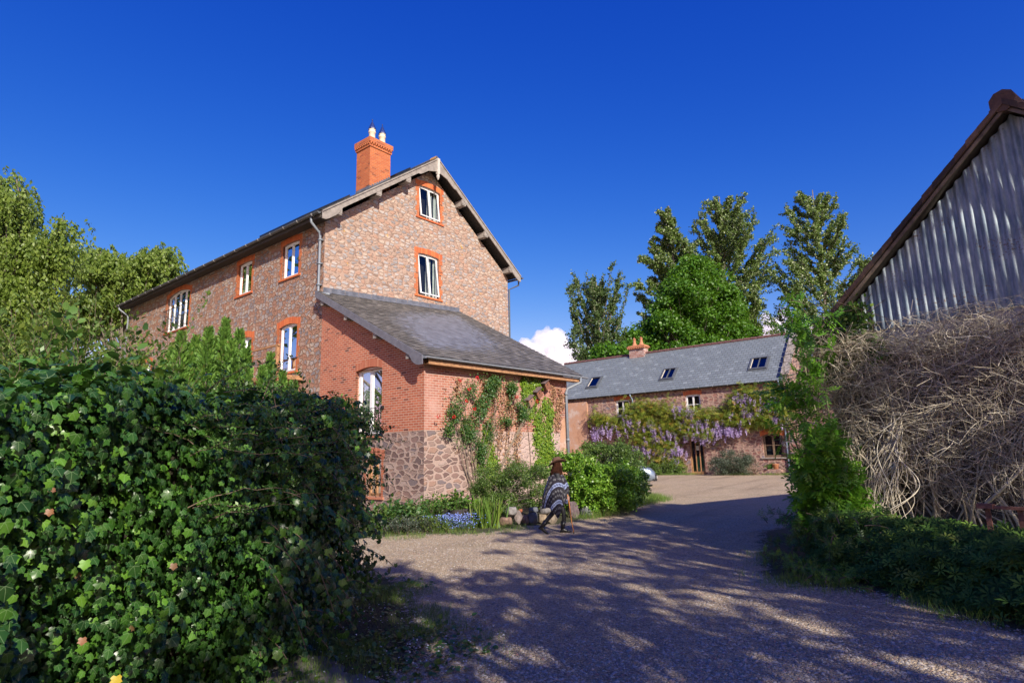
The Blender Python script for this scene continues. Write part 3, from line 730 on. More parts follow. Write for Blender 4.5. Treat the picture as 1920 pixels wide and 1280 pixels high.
# raised stone verge at the near end, with coping
mb = MB()
Fe = Fr(FT.p(U0c-.36, 0, 0), D2, -D1)
n = 9
for (za, zb, ua, ub) in (): pass
mb.fprism(Fe, [(-.12, -.3), (2*CS+.1, -.3), (2*CS+.1, CE+.35), (CS, CR+.28), (-.12, CE+.35)], -.34, 0)
mb.build('end_wall', MT['stone_cottage'], cot)
mb = MB()
for s in (0, 1):
    for i in range(n):
        a, c = i/n, (i+1)/n-.02; u = lambda t: (-.2+(CS+.2)*t) if s == 0 else (2*CS+.2-(CS+.2)*t); z = lambda t: CE+.33+(CR-CE)*t*.985
        j = random.random()*.03
        mb.hexa([Fe.p(u(a), -.40, z(a)), Fe.p(u(c), -.40, z(c)), Fe.p(u(c), .06, z(c)), Fe.p(u(a), .06, z(a)), Fe.p(u(a), -.40, z(a)+.1+j), Fe.p(u(c), -.40, z(c)+.1+j), Fe.p(u(c), .06, z(c)+.1+j), Fe.p(u(a), .06, z(a)+.1+j)])
c = Fe.p(CS, -.17, CR+.3)
mb.hexa([c+D1*a+D2*b_ for a, b_ in ((-.2, -.22), (.2, -.22), (.2, .22), (-.2, .22))]+[c+V(0, 0, .85)+D1*a+D2*b_ for a, b_ in ((-.03, -.04), (.03, -.04), (.03, .04), (-.03, .04))])
mb.build('coping', simple('grey_coping_stone', (.26, .23, .21), .9, var=.4, scale=5, bump=.6), cot)
ov = .22
def cr_(side):
    def f(s, t):
        u = (U0c-.02)*(1-s)+(CL+.1)*s
        if side == 0: return FT.p(u, ov-(CS+ov)*t, CE+(CR-CE)*t)
        return FT.p(u, -2*CS-ov+(CS+ov)*t, CE+(CR-CE)*t)
    return f
mb = MB(); slates(mb, cr_(0), 19, 56, th=.012, jit=.5, gap=.011); slates(mb, cr_(1), 10, 30, th=.009)
for sd in (0, 1):
    f = cr_(sd); q = [f(0, 0), f(1, 0), f(1, 1), f(0, 1)]; z = V(0, 0, .07)
    mb.face([p-z for p in q], m=1); mb.face([p-V(0, 0, .012) for p in q], m=1); mb.face([q[0]-z, q[1]-z, q[1], q[0]], m=1)
cr0 = mb.build('roof', [MT['slate_blue'], MT['soffit']], cot)
mb = MB(); f = cr_(0)
for i in range(40):
    a, c = f(i/40, 1), f((i+1)/40-.001, 1); mb.tube([a+V(0, 0, .0), c+V(0, 0, .02)], [.11, .12], 8)
mb.build('ridge_tiles', simple('dark_red_ridge_tile', (.13, .06, .055), .85, var=.4), cr0)
# skylights
def on_plane(px, py, P, n): d = ray(px, py); return CAM+d*(((P-CAM)@n)/(d@n))
f = cr_(0); sn = np.cross(f(1, 0)-f(0, 0), f(0, 1)-f(0, 0)); sn /= np.linalg.norm(sn); sn = sn if sn[2] > 0 else -sn
up = f(0, 1)-f(0, 0); up /= np.linalg.norm(up)
for (bx, by, wd, hh, sp) in ((1109, 727, .95, 1.25, False), (1249, 712, 1.02, 1.25, True), (1420, 693, 1.12, 1.25, True)):
    c = on_plane(bx, by, f(0, 0), sn)
    Fs = type('S', (), {})()
    def mk(c):
        class S:
            def p(s, u, d, z): return c+D1*u+up*z+sn*d
        return S()
    Fs = mk(c)
    mb = MB(); a = wd/2
    ring(mb, Fs, [(-a, 0), (a, 0), (a, hh), (-a, hh)], [(-a+.10, .11), (a-.10, .11), (a-.10, hh-.10), (-a+.10, hh-.10)], .0, .11)
    ring(mb, Fs, [(-a-.07, -.12), (a+.07, -.12), (a+.07, hh+.07), (-a-.07, hh+.07)], [(-a, 0), (a, 0), (a, hh), (-a, hh)], .0, .045)
    if sp: mb.fbox(Fs, -.02, .02, .03, .10, .1, hh-.1)
    sk = mb.build('skylight', MT['gutter'], cot)
    mb = MB(); mb.fbox(Fs, -a+.1, a-.1, .03, .04, .1, hh-.1); mb.build('pane', glassmat('skylight_glass', (.12, .16, .22), .10), sk)
    mb = MB(); mb.fbox(Fs, -a+.06, -a+.13, .02, .07, .1, hh-.12); mb.fbox(Fs, a-.13, a-.09, .02, .07, .1, hh-.12); mb.build('lining', simple('pale_lining', (.62, .56, .46), .7), sk)
# chimney of the cottage
cc = on_plane(1197, 655, FT.p(0, -CS, 0), -D2); cu = float((cc-C0)@D1)
mb = MB(); Fk = Fr(FT.p(cu, -CS, 0), D1, -D2)
mb.fbox(Fk, -.62, .62, -.35, .35, CR-.5, CR+.42)
k0 = MB()
for (e, z0, z1) in ((.06, .42, .50), (.12, .50, .58), (.05, .58, .66)): k0.fbox(Fk, -.62-e, .62+e, -.35-e, .35+e, CR+z0, CR+z1)
for i in range(10): k0.fbox(Fk, -.72+i*.15, -.66+i*.15, .35, .49, CR+.40, CR+.48)
ck = mb.build('chimney', brick('pale_washed_brick', (.40, .17, .12), (.55, .40, .34), (.55, .5, .48), bw=.3, bh=.12), cot)
k0.build('chimney_cap', MT['terracotta'], ck)
for du in (-.28, .3):
    mb = MB(); mb.lathe(Fk.p(du, 0, CR+.64), [(.24, 0), (.20, .08), (.13, .22), (.10, .40), (.10, .52), (.13, .54), (.13, .58), (.08, .60)], 12)
    for a in range(4): mb.tube([Fk.p(du, 0, CR+1.2)+V(.1*math.cos(a*1.57), .1*math.sin(a*1.57), 0), Fk.p(du, 0, CR+1.36)], .012, 4)
    mb.build('chimney_pot', MT['terracotta'], ck)
MT['brownframe'] = simple('brown_window_frame', (.17, .11, .07), .7, var=.3)
# cottage windows
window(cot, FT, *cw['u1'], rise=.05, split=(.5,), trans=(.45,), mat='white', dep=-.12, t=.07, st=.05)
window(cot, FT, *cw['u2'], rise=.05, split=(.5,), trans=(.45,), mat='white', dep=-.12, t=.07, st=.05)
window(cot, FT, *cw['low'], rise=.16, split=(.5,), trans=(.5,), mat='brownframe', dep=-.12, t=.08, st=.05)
for k in ('u1', 'u2', 'low'):
    r = cw[k]; rs = .16 if k == 'low' else .05; m = MB(); jw = .12; ua, ub = r[0]-jw, r[1]+jw; n = int((ub-ua)/.075)
    for i in range(n):
        a = ua+(ub-ua)*i/n; c = a+(ub-ua)/n-.008
        zl = lambda u: r[3]-rs+rs*(1-(2*min(1, max(0, (u-r[0])/(r[1]-r[0])))-1)**2)
        hgt = .30 if k == 'low' else .27
        m.hexa([FT.p(a, -.1, zl(a)), FT.p(c, -.1, zl(c)), FT.p(c, .006, zl(c)), FT.p(a, .006, zl(a)), FT.p(a, -.1, zl(a)+hgt), FT.p(c, -.1, zl(c)+hgt), FT.p(c, .006, zl(c)+hgt), FT.p(a, .006, zl(a)+hgt)])
    m.build('brick_arch', MT['solid_brick'], cot)
mb = MB(); mb.fbox(FT, -.1, 1.34, -.1, .08, 1.12, 1.19); mb.build('window_sill', MT['greywood'], cot)
# glazed oak door, green water butt and notices seen through it
mb = MB(); r = cw['door']
ring(mb, FT, opening(*r), opening(r[0]+.09, r[1]-.09, r[2]+.05, r[3]-.08), -.2, -.05)
for s in (.36, .64): mb.fbox(FT, r[0]+(r[1]-r[0])*s-.03, r[0]+(r[1]-r[0])*s+.03, -.17, -.11, r[2], r[3]-.08)
mb.fbox(FT, r[0]+.09, r[1]-.09, -.17, -.11, r[2]+.05, r[2]+.28)
door = mb.build('door', MT['oak'], cot)
mb = MB(); mb.fbox(FT, r[0]+.09, r[1]-.09, -.15, -.14, r[2]+.28, r[3]-.08); mb.build('pane', MT['glass'], door)
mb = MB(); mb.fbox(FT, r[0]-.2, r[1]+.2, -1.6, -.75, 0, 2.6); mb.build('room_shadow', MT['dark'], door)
mb = MB(); mb.fbox(FT, r[0]+.30, r[0]+.58, -.135, -.12, 1.72, 2.0); mb.build('notice', simple('cream_notice', (.6, .56, .46), .8), door)
mb = MB(); mb.fbox(FT, r[0]-.36, r[0]-.14, .006, .022, 1.85, 2.12); mb.fbox(FT, r[0]-.27, r[0]-.22, .022, .026, 1.93, 2.0, m=1)
mb.build('wall_notice', [simple('cream_plate', (.62, .5, .36), .7), MT['dark']], cot)
mb = MB(); cg = FT.p((r[0]+r[1])/2+.02, -.45, .25); mb.lathe(cg, [(.0, 0), (.24, 0), (.28, .3), (.28, .98), (.22, 1.1), (.0, 1.14)], 16)
tag(mb.build('water_butt', simple('green_plastic', (.06, .38, .16), .45), smooth=True), 'green plastic barrel standing behind the bars of the cottage door', 'barrel')
# gutters and pipes of the cottage
mb = MB(); gutter(mb, FT.p(U0c, ov+.06, CE+.02), FT.p(CL, ov+.06, CE+.02), .055, joints=8); mb.build('gutter', [MT['gutter'], MT['bracket']], cot)
for (u, zb, nm) in ((9.8, 3.9, 0), (-.14, .1, 1)):
    mb = MB(); mb.tube([FT.p(u, ov+.05, CE-.02), FT.p(u, ov+.05, CE-.15), FT.p(u-.05, .09, CE-.38), FT.p(u-.06, .08, CE-.5), FT.p(u-.06, .08, zb)], .042, 8)
    mb.build('downpipe', simple('pale_blue_downpipe', (.24, .31, .42), .45), cot, smooth=True)
# ochre rendered bay at the far left end of the cottage front
mb = MB(); mb.fbox(FT, 13.5, CL, .0, .12, -.3, 5.45); o_ = mb.build('rendered_wall', MT['render'], cot)

# ================================================================ tiled outbuilding
ob = thing('tiled_outbuilding', 'low stone outbuilding with a red tiled roof between the cottage and the barn', 'outbuilding', FT.p(-.8, 0, 0))
mb = MB(); OL = -5.2
panel(mb, FT, [(OL, -.3), (-.72, -.3), (-.72, 4.2), (OL, 4.2)], [opening(-2.0, -1.5, 1.5, 2.3)], d=-.02)
Fo = Fr(FT.p(OL, 0, 0), D2, D1); panel(mb, Fo, [(0, -.3), (6, -.3), (6, 4.2), (3, 7.0), (0, 4.2)])
mb.build('wall', MT['stone_cottage'], ob)
mb = MB()
def of(s, t): u = OL*(1-s)-.73*s; return FT.p(u, .15-3.15*t, 4.2+2.9*t)
def of2(s, t): u = OL*(1-s)-.73*s; return FT.p(u, -6.15+3.15*t, 4.2+2.9*t)
slates(mb, of, 14, 18, th=.03, jit=.8); slates(mb, of2, 10, 14, th=.03)
for g in (of, of2):
    q = [g(0, 0), g(1, 0), g(1, 1), g(0, 1)]; mb.face([p-V(0, 0, .03) for p in q]); mb.face([p-V(0, 0, .09) for p in q])
mb.build('roof', MT['pantile'], ob)
mb = MB(); k = V(0, 0, 0)
mb.tube([FT.p(-.80, .1, 5.3), FT.p(-.95, .1, 4.9), FT.p(-.98, .1, 4.0)], .04, 8); mb.build('downpipe', simple('pale_pipe', (.3, .36, .46), .45), ob)
window(ob, FT, -2.0, -1.5, 1.5, 2.3, mat='greywood', dep=-.12)

# ================================================================ barn
B0 = atY(1545, 1000, 11.5); B0[2] = 0
UB = -D4; NB = V(UB[1], -UB[0], 0)
if NB@(CAM-B0) < 0: NB = -NB
FBn = Fr(B0, UB, NB)
barn = thing('corrugated_barn', 'old stone barn with grey corrugated sheeting in its gable and red roof tiles', 'barn', B0)
BU0, BU1, BC, BE, BA = .45, 6.95, 3.70, 3.72, 6.66; BL = 9.
bs = .905
mb = MB()
panel(mb, FBn, [(BU0, -.3), (BU1, -.3), (BU1, 3.22), (BU0, 3.22)])
k_ = [(BU0, 3.22)]+[(BU0+(BU1-BU0)*i/24, 3.22) for i in range(1, 25)]+[(BU1, BE), (BU0, BE)]
panel(mb, FBn, k_, m=1)
Fs = Fr(FBn.p(BU0, 0, 0), -NB, -UB); panel(mb, Fs, [(0, -.3), (BL, -.3), (BL, BE), (0, BE)])
Fs = Fr(FBn.p(BU1, 0, 0), -NB, UB); panel(mb, Fs, [(0, -.3), (BL, -.3), (BL, BE), (0, BE)])
Fs = Fr(FBn.p(0, -BL, 0), UB, -NB); panel(mb, Fs, [(BU0, -.3), (BU1, -.3), (BU1, BE), (BC, BA-.2), (BU0, BE)])
MT['lime'] = simple('patchy_limewash', (.42, .42, .43), .95, var=.55, scale=2.5, bump=.8)
mb.build('wall', [MT['stone_barn'], MT['lime']], barn)
# sheeting: individual corrugations
mb = MB(); pitch = .137; k = 8; u = BU0+.05
prev = None; i = 0
zr = lambda u: BA-.10-bs*abs(u-BC)
sheets = MB(); nrow = 0
while u < BU1-.02:
    d = .035+.030*math.cos(2*math.pi*u/pitch); sh = int(u/1.02)
    pt = (u, d+.004*(sh % 2)); 
    if prev and zr(u) > BE:
        lo = BE-.05-.02*((sh*37) % 5)/5; steps = 7
        za = zr(prev[0]); zb = zr(u)
        for j in range(steps):
            a0, a1 = j/steps, (j+1)/steps
            w = lambda uu, a: .006*math.sin(uu*2.1+a*5)
            sheets.face([FBn.p(prev[0], prev[1]+w(prev[0], a0), lo+(za-lo)*a0), FBn.p(pt[0], pt[1]+w(u, a0), lo+(zb-lo)*a0), FBn.p(pt[0], pt[1]+w(u, a1), lo+(zb-lo)*a1), FBn.p(prev[0], prev[1]+w(prev[0], a1), lo+(za-lo)*a1)],
                        uv=[(prev[0], lo+(za-lo)*a0), (u, lo+(zb-lo)*a0), (u, lo+(zb-lo)*a1), (prev[0], lo+(za-lo)*a1)], r=((sh*7919) % 13)/13)
    prev = pt; u += pitch/k
t = NT('weathered_corrugated_sheet'); uv = t.uv(); mp = t.n('VectorMath', {'operation': 'MULTIPLY'}, i0=uv, i1=(5., .8, 1))
n1 = t.noise(mp.outputs[0], 1.6, 5, .7); n2 = t.noise(uv, 1.2, 4); n3 = t.noise(uv, 30., 3)
c = t.ramp(n1, [(.25, (.085, .12, .16)), (.42, (.19, .26, .32)), (.6, (.42, .49, .52)), (.75, (.13, .16, .18))])
c = t.mix(t.math('MULTIPLY', t.math('GREATER_THAN', t.math('MULTIPLY', n2, n3), .36), .8), c, (.20, .12, .08))
c = t.mix(t.math('MULTIPLY', n3, .35), c, (.12, .14, .15))
MT['sheet'] = t.done(t.bsdf(Base_Color=c, Roughness=.6, Metallic=.15, Normal=t.bump(n3, .2, .005)))
sh = sheets.build('corrugated_gable', MT['sheet'], barn, smooth=True)
def bf(side):
    def f(s, t):
        w = BC-.20
        u = .20+w*t if side == 0 else 7.2-w*t
        return FBn.p(u, .20-(BL+.4)*s, 3.50+(BA-3.50)*t+.05)
    return f
mb = MB()
for sd in (0, 1): slates(mb, bf(sd), 18, 46, th=.028, jit=.9)
for sd in (0, 1):
    f = bf(sd); q = [f(0, 0), f(1, 0), f(1, 1), f(0, 1)]; z = V(0, 0, .10); mb.face([p-z for p in q], m=1); mb.face([p-V(0, 0, .02) for p in q], m=1)
    mb.face([q[0]-z, q[3]-z, q[3]-V(0, 0, .02), q[0]-V(0, 0, .02)], m=1)
broof = mb.build('roof', [MT['pantile'], MT['soffit']], barn)
mb = MB()    # stacked verge tiles with mortar, ridge caps
for sd in (0, 1):
    f = bf(sd)
    for i in range(20):
        t0, t1 = i/20, (i+1)/20
        a, c = f(-.006, t0), f(-.006, t1); j = random.random()*.02
        mb.hexa([a-V(0, 0, .05), a+NB*.05-V(0, 0, .05), c+NB*.05-V(0, 0, .055), c-V(0, 0, .055), a+V(0, 0, .045+j), a+NB*.05+V(0, 0, .045+j), c+NB*.05+V(0, 0, .03+j), c+V(0, 0, .03+j)])
f = bf(0)
for i in range(20):
    a, c = f(i/20-.01, 1), f((i+1)/20-.012, 1); mb.tube([a+V(0, 0, .0), c+V(0, 0, .02)], [.17, .15], 9)
mb.build('verge_tiles', MT['pantile'], broof)
mb = MB()
for sd in (0, 1):
    f = bf(sd); a, c = f(-.003, 0), f(-.003, 1); mb.hexa([a-V(0, 0, .14), a+NB*.03-V(0, 0, .14), c+NB*.03-V(0, 0, .14), c-V(0, 0, .14), a-V(0, 0, .075), a+NB*.03-V(0, 0, .075), c+NB*.03-V(0, 0, .075), c-V(0, 0, .075)])
mb.build('verge_board', simple('brown_weathered_board', (.16, .12, .09), .85, var=.4, scale=8, bump=.5), barn)
# ================================================================ leaves
def nrm(a): return a/(np.linalg.norm(a, axis=-1, keepdims=True)+1e-12)
def rdir(n): return nrm(rng.normal(size=(n, 3)))
T_leaf = (np.array([(0, 0, 0), (-.27, .45, .07), (0, 1, 0), (.27, .45, .07)]), np.array([[0, 1, 2, 3]]))
T_narrow = (np.array([(0, 0, 0), (-.13, .45, .03), (0, 1, 0), (.13, .45, .03)]), np.array([[0, 1, 2, 3]]))
T_round = (np.array([(-.2, .05, 0), (-.42, .5, .08), (-.2, .95, 0), (.2, .95, 0), (.42, .5, .08), (.2, .05, 0)]), np.array([[0, 1, 2, 3], [0, 3, 4, 5]]))
_iv = [(0, .02), (-.28, -.12), (-.50, .10), (-.41, .30), (-.58, .56), (-.33, .66), (0, .98), (.33, .66), (.58, .56), (.41, .30), (.50, .10), (.28, -.12)]
_ivz = [0, -.03, -.10, .02, -.12, .04, -.14, .04, -.12, .02, -.10, -.03]
T_ivy = (np.array([(0, .25, .06)]+[(x, y, z) for (x, y), z in zip(_iv, _ivz)]), np.array([[0, i, i % 12+1] for i in range(1, 13)]))
def pinnate(k=4, wl=.34, w=.10):
    v = []; f = []
    def leaf(b, d):
        d = np.array(d)/np.linalg.norm(d); s = np.array((d[1], -d[0], 0)); i = len(v)
        for q, sd, z in ((0, 0, 0), (.5, -1, .02), (1, 0, -.04), (.5, 1, .02)): v.append(tuple(np.array(b)+d*wl*q+s*w*sd*.5+np.array((0, 0, z))))
        f.append([i, i+1, i+2, i+3])
    for j in range(k):
        y = .15+.72*j/k
        leaf((0, y, -.08*y*y), (-1, .55, 0)); leaf((0, y, -.08*y*y), (1, .55, 0))
    leaf((0, .86, -.06), (0, 1, 0))
    i = len(v); v.extend([(-.008, 0, 0), (.008, 0, 0), (.006, .87, -.06), (-.006, .87, -.06)]); f.append([i, i+1, i+2, i+3])
    return np.array(v), np.array(f)
T_pin = pinnate(4, .36, .17); T_pin3 = pinnate(3, .4, .14)
T_blade = (np.array([(-.02, 0, 0), (.02, 0, 0), (.022, .5, .03), (-.018, .5, .03), (.006, 1, .14), (-.002, 1, .14)]), np.array([[0, 1, 2, 3], [3, 2, 4, 5]]))
def whorl(k=7, L=1., w=.28):
    v = []; f = []
    for j in range(k):
        a = 2*math.pi*j/k+.3; d = np.array((math.cos(a), math.sin(a), 0)); s = np.array((-d[1], d[0], 0)); i = len(v)
        for q, sd, z in ((.08, 0, 0), (.55, -1, .16), (1, 0, .10), (.55, 1, .16)):
            p = d*L*q+s*w*.5*sd; v.append((p[0], z+.1, p[1]))
        f.append([i, i+1, i+2, i+3])
    return np.array([(x, y, z) for x, y, z in v]), np.array(f)
T_whorl = whorl()
def spray(k=7):
    v = []; f = []
    for j in range(k):
        y = .1+.8*j/k
        for s in (-1, 1):
            i = len(v); d = np.array((s*.55, .83)); L = .42*(1-.5*y)
            p = np.array((0, y)); q = p+d*L; n = np.array((-d[1], d[0]))*.045
            v.extend([(p[0], p[1], 0), (p[0]+d[0]*L*.5+n[0], p[1]+d[1]*L*.5+n[1], .02), (q[0], q[1], .03), (p[0]+d[0]*L*.5-n[0], p[1]+d[1]*L*.5-n[1], .02)]); f.append([i, i+1, i+2, i+3])
    i = len(v); v.extend([(-.03, 0, 0), (.03, 0, 0), (0.02, 1, .02), (-.02, 1, .02)]); f.append([i, i+1, i+2, i+3])
    return np.array(v), np.array(f)
T_spray = spray()

def cards(pos, axis, nor, size, T):
    a = nrm(axis); n = nor-a*(nor*a).sum(1, keepdims=True); n = nrm(n); s = np.cross(a, n)
    size = np.asarray(size).reshape(-1, 1, 1)*np.ones((len(pos), 1, 1))
    tv = T[0]
    v = pos[:, None, :]+size*(tv[None, :, 0:1]*s[:, None, :]+tv[None, :, 1:2]*a[:, None, :]+tv[None, :, 2:3]*n[:, None, :])
    k = len(tv); f = T[1][None]+(np.arange(len(pos))*k)[:, None, None]
    return v.reshape(-1, 3), f.reshape(-1, T[1].shape[1]), len(T[1])
def foliage(name, pos, axis, nor, size, T, mat, parent=None, rnd=None, uvs=False):
    v, f, k = cards(pos, axis, nor, size, T)
    r = rng.random(len(pos)) if rnd is None else rnd
    uv = None
    if uvs: uv = np.tile(T[0][T[1].ravel()][:, :2], (len(pos), 1))
    return add_np(name, v, f, mat, parent, rnd=np.repeat(r, k), uv=uv)
def curves_mesh(name, lines, rads, mat, parent=None, n=4):
    """many polylines (equal length arrays) as thin tubes in one mesh; lines LxKx3, rads LxK"""
    L = np.asarray(lines); R = np.asarray(rads); l, k, _ = L.shape
    t = nrm(np.gradient(L, axis=1)); ref = np.zeros_like(t); ref[..., 0] = .31; ref[..., 1] = .22; ref[..., 2] = .93
    alt = np.abs((t*ref).sum(-1)) > .95; ref[alt] = (1, 0, 0)
    a = nrm(np.cross(t, ref)); b = np.cross(t, a)
    an = np.arange(n)*2*math.pi/n
    v = L[:, :, None, :]+R[:, :, None, None]*(a[:, :, None, :]*np.cos(an)[None, None, :, None]+b[:, :, None, :]*np.sin(an)[None, None, :, None])
    base = (np.arange(l)[:, None]*k+np.arange(k-1)[None])*n
    q = []
    for j in range(n):
        j2 = (j+1) % n; q.append(np.stack([base+j, base+j2, base+n+j2, base+n+j], -1))
    f = np.stack(q, 2).reshape(-1, 4)
    return add_np(name, v.reshape(-1, 3), f, mat, parent, rnd=np.repeat(rng.random(l), (k-1)*n), smooth=True)

# leaf materials
LM = {}
LM['ivy'] = leafmat('ivy_leaf', [(0, (.010, .034, .009)), (.45, (.021, .066, .011)), (.75, (.045, .125, .015)), (.90, (.105, .24, .024)), (.985, (.13, .24, .03)), (.995, (.16, .09, .03))], .33, .16, (.12, .3, .03), .42, veins=True)
LM['privet'] = leafmat('privet_leaf', [(0, (.04, .10, .018)), (.6, (.075, .17, .03)), (1, (.15, .26, .05))], .4, .3)
LM['pale_shoot'] = leafmat('pale_green_shoot', [(0, (.07, .13, .025)), (.6, (.12, .19, .035)), (1, (.22, .28, .05))], .5, .35)
LM['conifer'] = leafmat('conifer_spray', [(0, (.06, .14, .02)), (.6, (.12, .25, .035)), (.95, (.19, .33, .05)), (1, (.20, .14, .05))], .6, .2)
LM['willow'] = leafmat('willow_leaf', [(0, (.07, .12, .018)), (.5, (.14, .21, .03)), (.9, (.23, .30, .05)), (1, (.31, .34, .08))], .5, .35, nscale=.25)
LM['poplar'] = leafmat('poplar_leaf', [(0, (.05, .09, .014)), (.45, (.10, .165, .028)), (.78, (.17, .25, .05)), (.90, (.30, .35, .18)), (1, (.48, .52, .36))], .5, .2)
LM['poplar_dark'] = leafmat('poplar_dark_leaf', [(0, (.04, .075, .018)), (.6, (.075, .13, .028)), (.88, (.10, .14, .05)), (1, (.30, .34, .2))], .5, .2)
LM['maple'] = leafmat('maple_leaf', [(0, (.035, .10, .008)), (.5, (.065, .17, .012)), (1, (.13, .26, .02))], .45, .35, (.25, .5, .02), nscale=.3)
LM['bright'] = leafmat('bright_shrub_leaf', [(0, (.07, .17, .014)), (.5, (.14, .29, .025)), (1, (.27, .42, .05))], .35, .3)
LM['olive'] = leafmat('olive_shrub_leaf', [(0, (.04, .08, .015)), (.6, (.085, .15, .028)), (1, (.17, .25, .045))], .5, .25)
LM['grey_shrub'] = leafmat('grey_green_leaf', [(0, (.03, .045, .03)), (.7, (.06, .08, .05)), (1, (.16, .19, .15))], .6, .15)
LM['wisteria'] = leafmat('wisteria_leaf', [(0, (.10, .16, .02)), (.5, (.19, .27, .03)), (.85, (.33, .34, .04)), (1, (.44, .26, .06))], .45, .35, (.4, .4, .03))
LM['petal'] = leafmat('wisteria_petal', [(0, (.36, .25, .50)), (.5, (.52, .40, .66)), (1, (.70, .58, .78))], .6, .3, (.5, .4, .8))
LM['ash'] = leafmat('ash_leaf', [(0, (.07, .19, .015)), (.5, (.13, .32, .025)), (1, (.24, .46, .045))], .4, .4, (.25, .55, .03))
LM['dark_shrub'] = leafmat('dark_shrub_leaf', [(0, (.03, .07, .014)), (.6, (.07, .145, .026)), (.9, (.13, .23, .035)), (1, (.2, .24, .05))], .6, .12, (.2, .4, .03), .15)
LM['rose'] = leafmat('rose_leaf', [(0, (.03, .09, .02)), (.6, (.055, .14, .03)), (1, (.14, .20, .04))], .45, .25)
LM['dead'] = leafmat('dead_creeper', [(0, (.24, .12, .06)), (.5, (.36, .19, .10)), (1, (.44, .29, .16))], .8, .1, (.4, .2, .1))
LM['yellow_ivy'] = leafmat('young_ivy_leaf', [(0, (.08, .17, .015)), (.5, (.16, .27, .02)), (1, (.27, .36, .04))], .4, .3)
LM['grass'] = leafmat('grass_blade', [(0, (.06, .13, .02)), (.6, (.12, .22, .03)), (.92, (.21, .28, .05)), (1, (.30, .26, .12))], .5, .3)
LM['red'] = leafmat('red_rose_petal', [(0, (.55, .01, .02)), (1, (.75, .03, .04))], .5, .15, (.8, .05, .05))
LM['blue'] = leafmat('blue_petal', [(0, (.10, .16, .50)), (1, (.25, .34, .72))], .6, .1, (.3, .4, .9))
LM['white'] = leafmat('white_petal', [(0, (.6, .6, .58)), (1, (.8, .8, .78))], .6, .1, (.8, .8, .8))

# ================================================================ ground
def pinpoly(x, y, poly):
    inside = np.zeros(x.shape, bool); n = len(poly); j = n-1
    for i in range(n):
        xi, yi = poly[i]; xj, yj = poly[j]
        c = ((yi > y) != (yj > y)) & (x < (xj-xi)*(y-yi)/(yj-yi+1e-12)+xi); inside ^= c; j = i
    return inside
def dseg(x, y, poly):
    d = np.full(x.shape, 1e9); n = len(poly)
    for i in range(n):
        ax, ay = poly[i]; bx, by = poly[(i+1) % n]; vx, vy = bx-ax, by-ay
        t = np.clip(((x-ax)*vx+(y-ay)*vy)/(vx*vx+vy*vy+1e-9), 0, 1); d = np.minimum(d, np.hypot(x-ax-vx*t, y-ay-vy*t))
    return d
BED = [(-9, 12.5), (-4.5, 13.0), (-2.85, 13.7), (-1.38, 13.9), (-.5, 14.1), (.15, 15.0), (1.3, 15.6), (2.0, 16.6), (2.7, 18.1), (3.9, 20.2), (5.2, 21.8), (5.0, 24), (4.2, 27), (2.6, 27), (-2.6, 18), (-9, 22)]
VERGE = [(-4, .5), (-1.2, 2.5), (-1.15, 4.6), (-.75, 5.4), (-.9, 6.6), (-1.35, 8.2), (-1.7, 9.3), (-3.2, 10.5), (-6, 11)]
RBED = [(5.0, 13.2), (4.1, 10.9), (3.3, 8.9), (3.35, 8.0), (4.0, 7.4), (4.25, 6.3), (4.5, 5.7), (5.0, 3.5), (9, -2), (14, 3), (9, 12), (7, 15)]
def bed_amount(x, y):
    b = np.zeros(x.shape)
    for p in (BED, VERGE, RBED):
        ins = pinpoly(x, y, p); d = dseg(x, y, p); b = np.maximum(b, np.where(ins, np.clip(.5+d*1.2, 0, 1), np.clip(.5-d*1.2, 0, 1)))
    fy = smooth((1.9+(x-C0[0])*D2[0]+(y-C0[1])*D2[1])/.8)*smooth((x-4)/2)*(y > 30)
    return np.maximum(b, fy*.6)
def grade(a, b, s): return np.arange(a, b, s)
xs = np.unique(np.round(np.concatenate([[-1600, -700, -300, -150, -80], grade(-40, -8, 2.), grade(-8, 9, .16), grade(9, 40, 1.), [60, 100, 200, 500, 1600]]), 3))
ys = np.unique(np.round(np.concatenate([[-1600, -500, -150, -60, -20, -5], grade(-2, 24, .16), grade(24, 50, .6), grade(50, 100, 5), [150, 300, 700, 2000]]), 3))
X, Y = np.meshgrid(xs, ys); Z = terr(X, Y)
near = (np.abs(X) < 9) & (Y > -2) & (Y < 26)
Z = Z+np.where(near, .010*np.sin(X*1.7+Y*.9)*np.sin(Y*1.3-X*.4)+.05*bed_amount(X, Y)*smooth((np.sin(X*2.1)*np.sin(Y*1.9)+1)/2), 0)
nx, ny = len(xs), len(ys); idx = np.arange(nx*ny).reshape(ny, nx)
f = np.stack([idx[:-1, :-1], idx[:-1, 1:], idx[1:, 1:], idx[1:, :-1]], -1).reshape(-1, 4)
t = NT('gravel_and_soil'); o = t.n('TexCoord').outputs['Object']; veg = t.n('Attribute', {'attribute_name': 'veg'}).outputs['Fac']
v1 = t.n('TexVoronoi', {'voronoi_dimensions': '3D', 'feature': 'F1'}, Vector=o, Scale=42., Randomness=1.)
v3 = t.n('TexVoronoi', {'voronoi_dimensions': '3D', 'feature': 'F1'}, Vector=o, Scale=95., Randomness=1.)
cc = t.n('SeparateColor', Color=v1.outputs['Color'])
st = t.ramp(cc.outputs[0], [(0, (.14, .12, .12)), (.25, (.29, .245, .23)), (.5, (.39, .33, .30)), (.75, (.27, .22, .21)), (.93, (.54, .48, .44)), (1, (.18, .15, .15))])
c2 = t.n('SeparateColor', Color=v3.outputs['Color'])
fi = t.ramp(c2.outputs[0], [(0, (.15, .12, .10)), (.5, (.32, .26, .225)), (1, (.46, .39, .34))])
big = t.noise(o, .35, 4); md = t.noise(o, 1.7, 4)
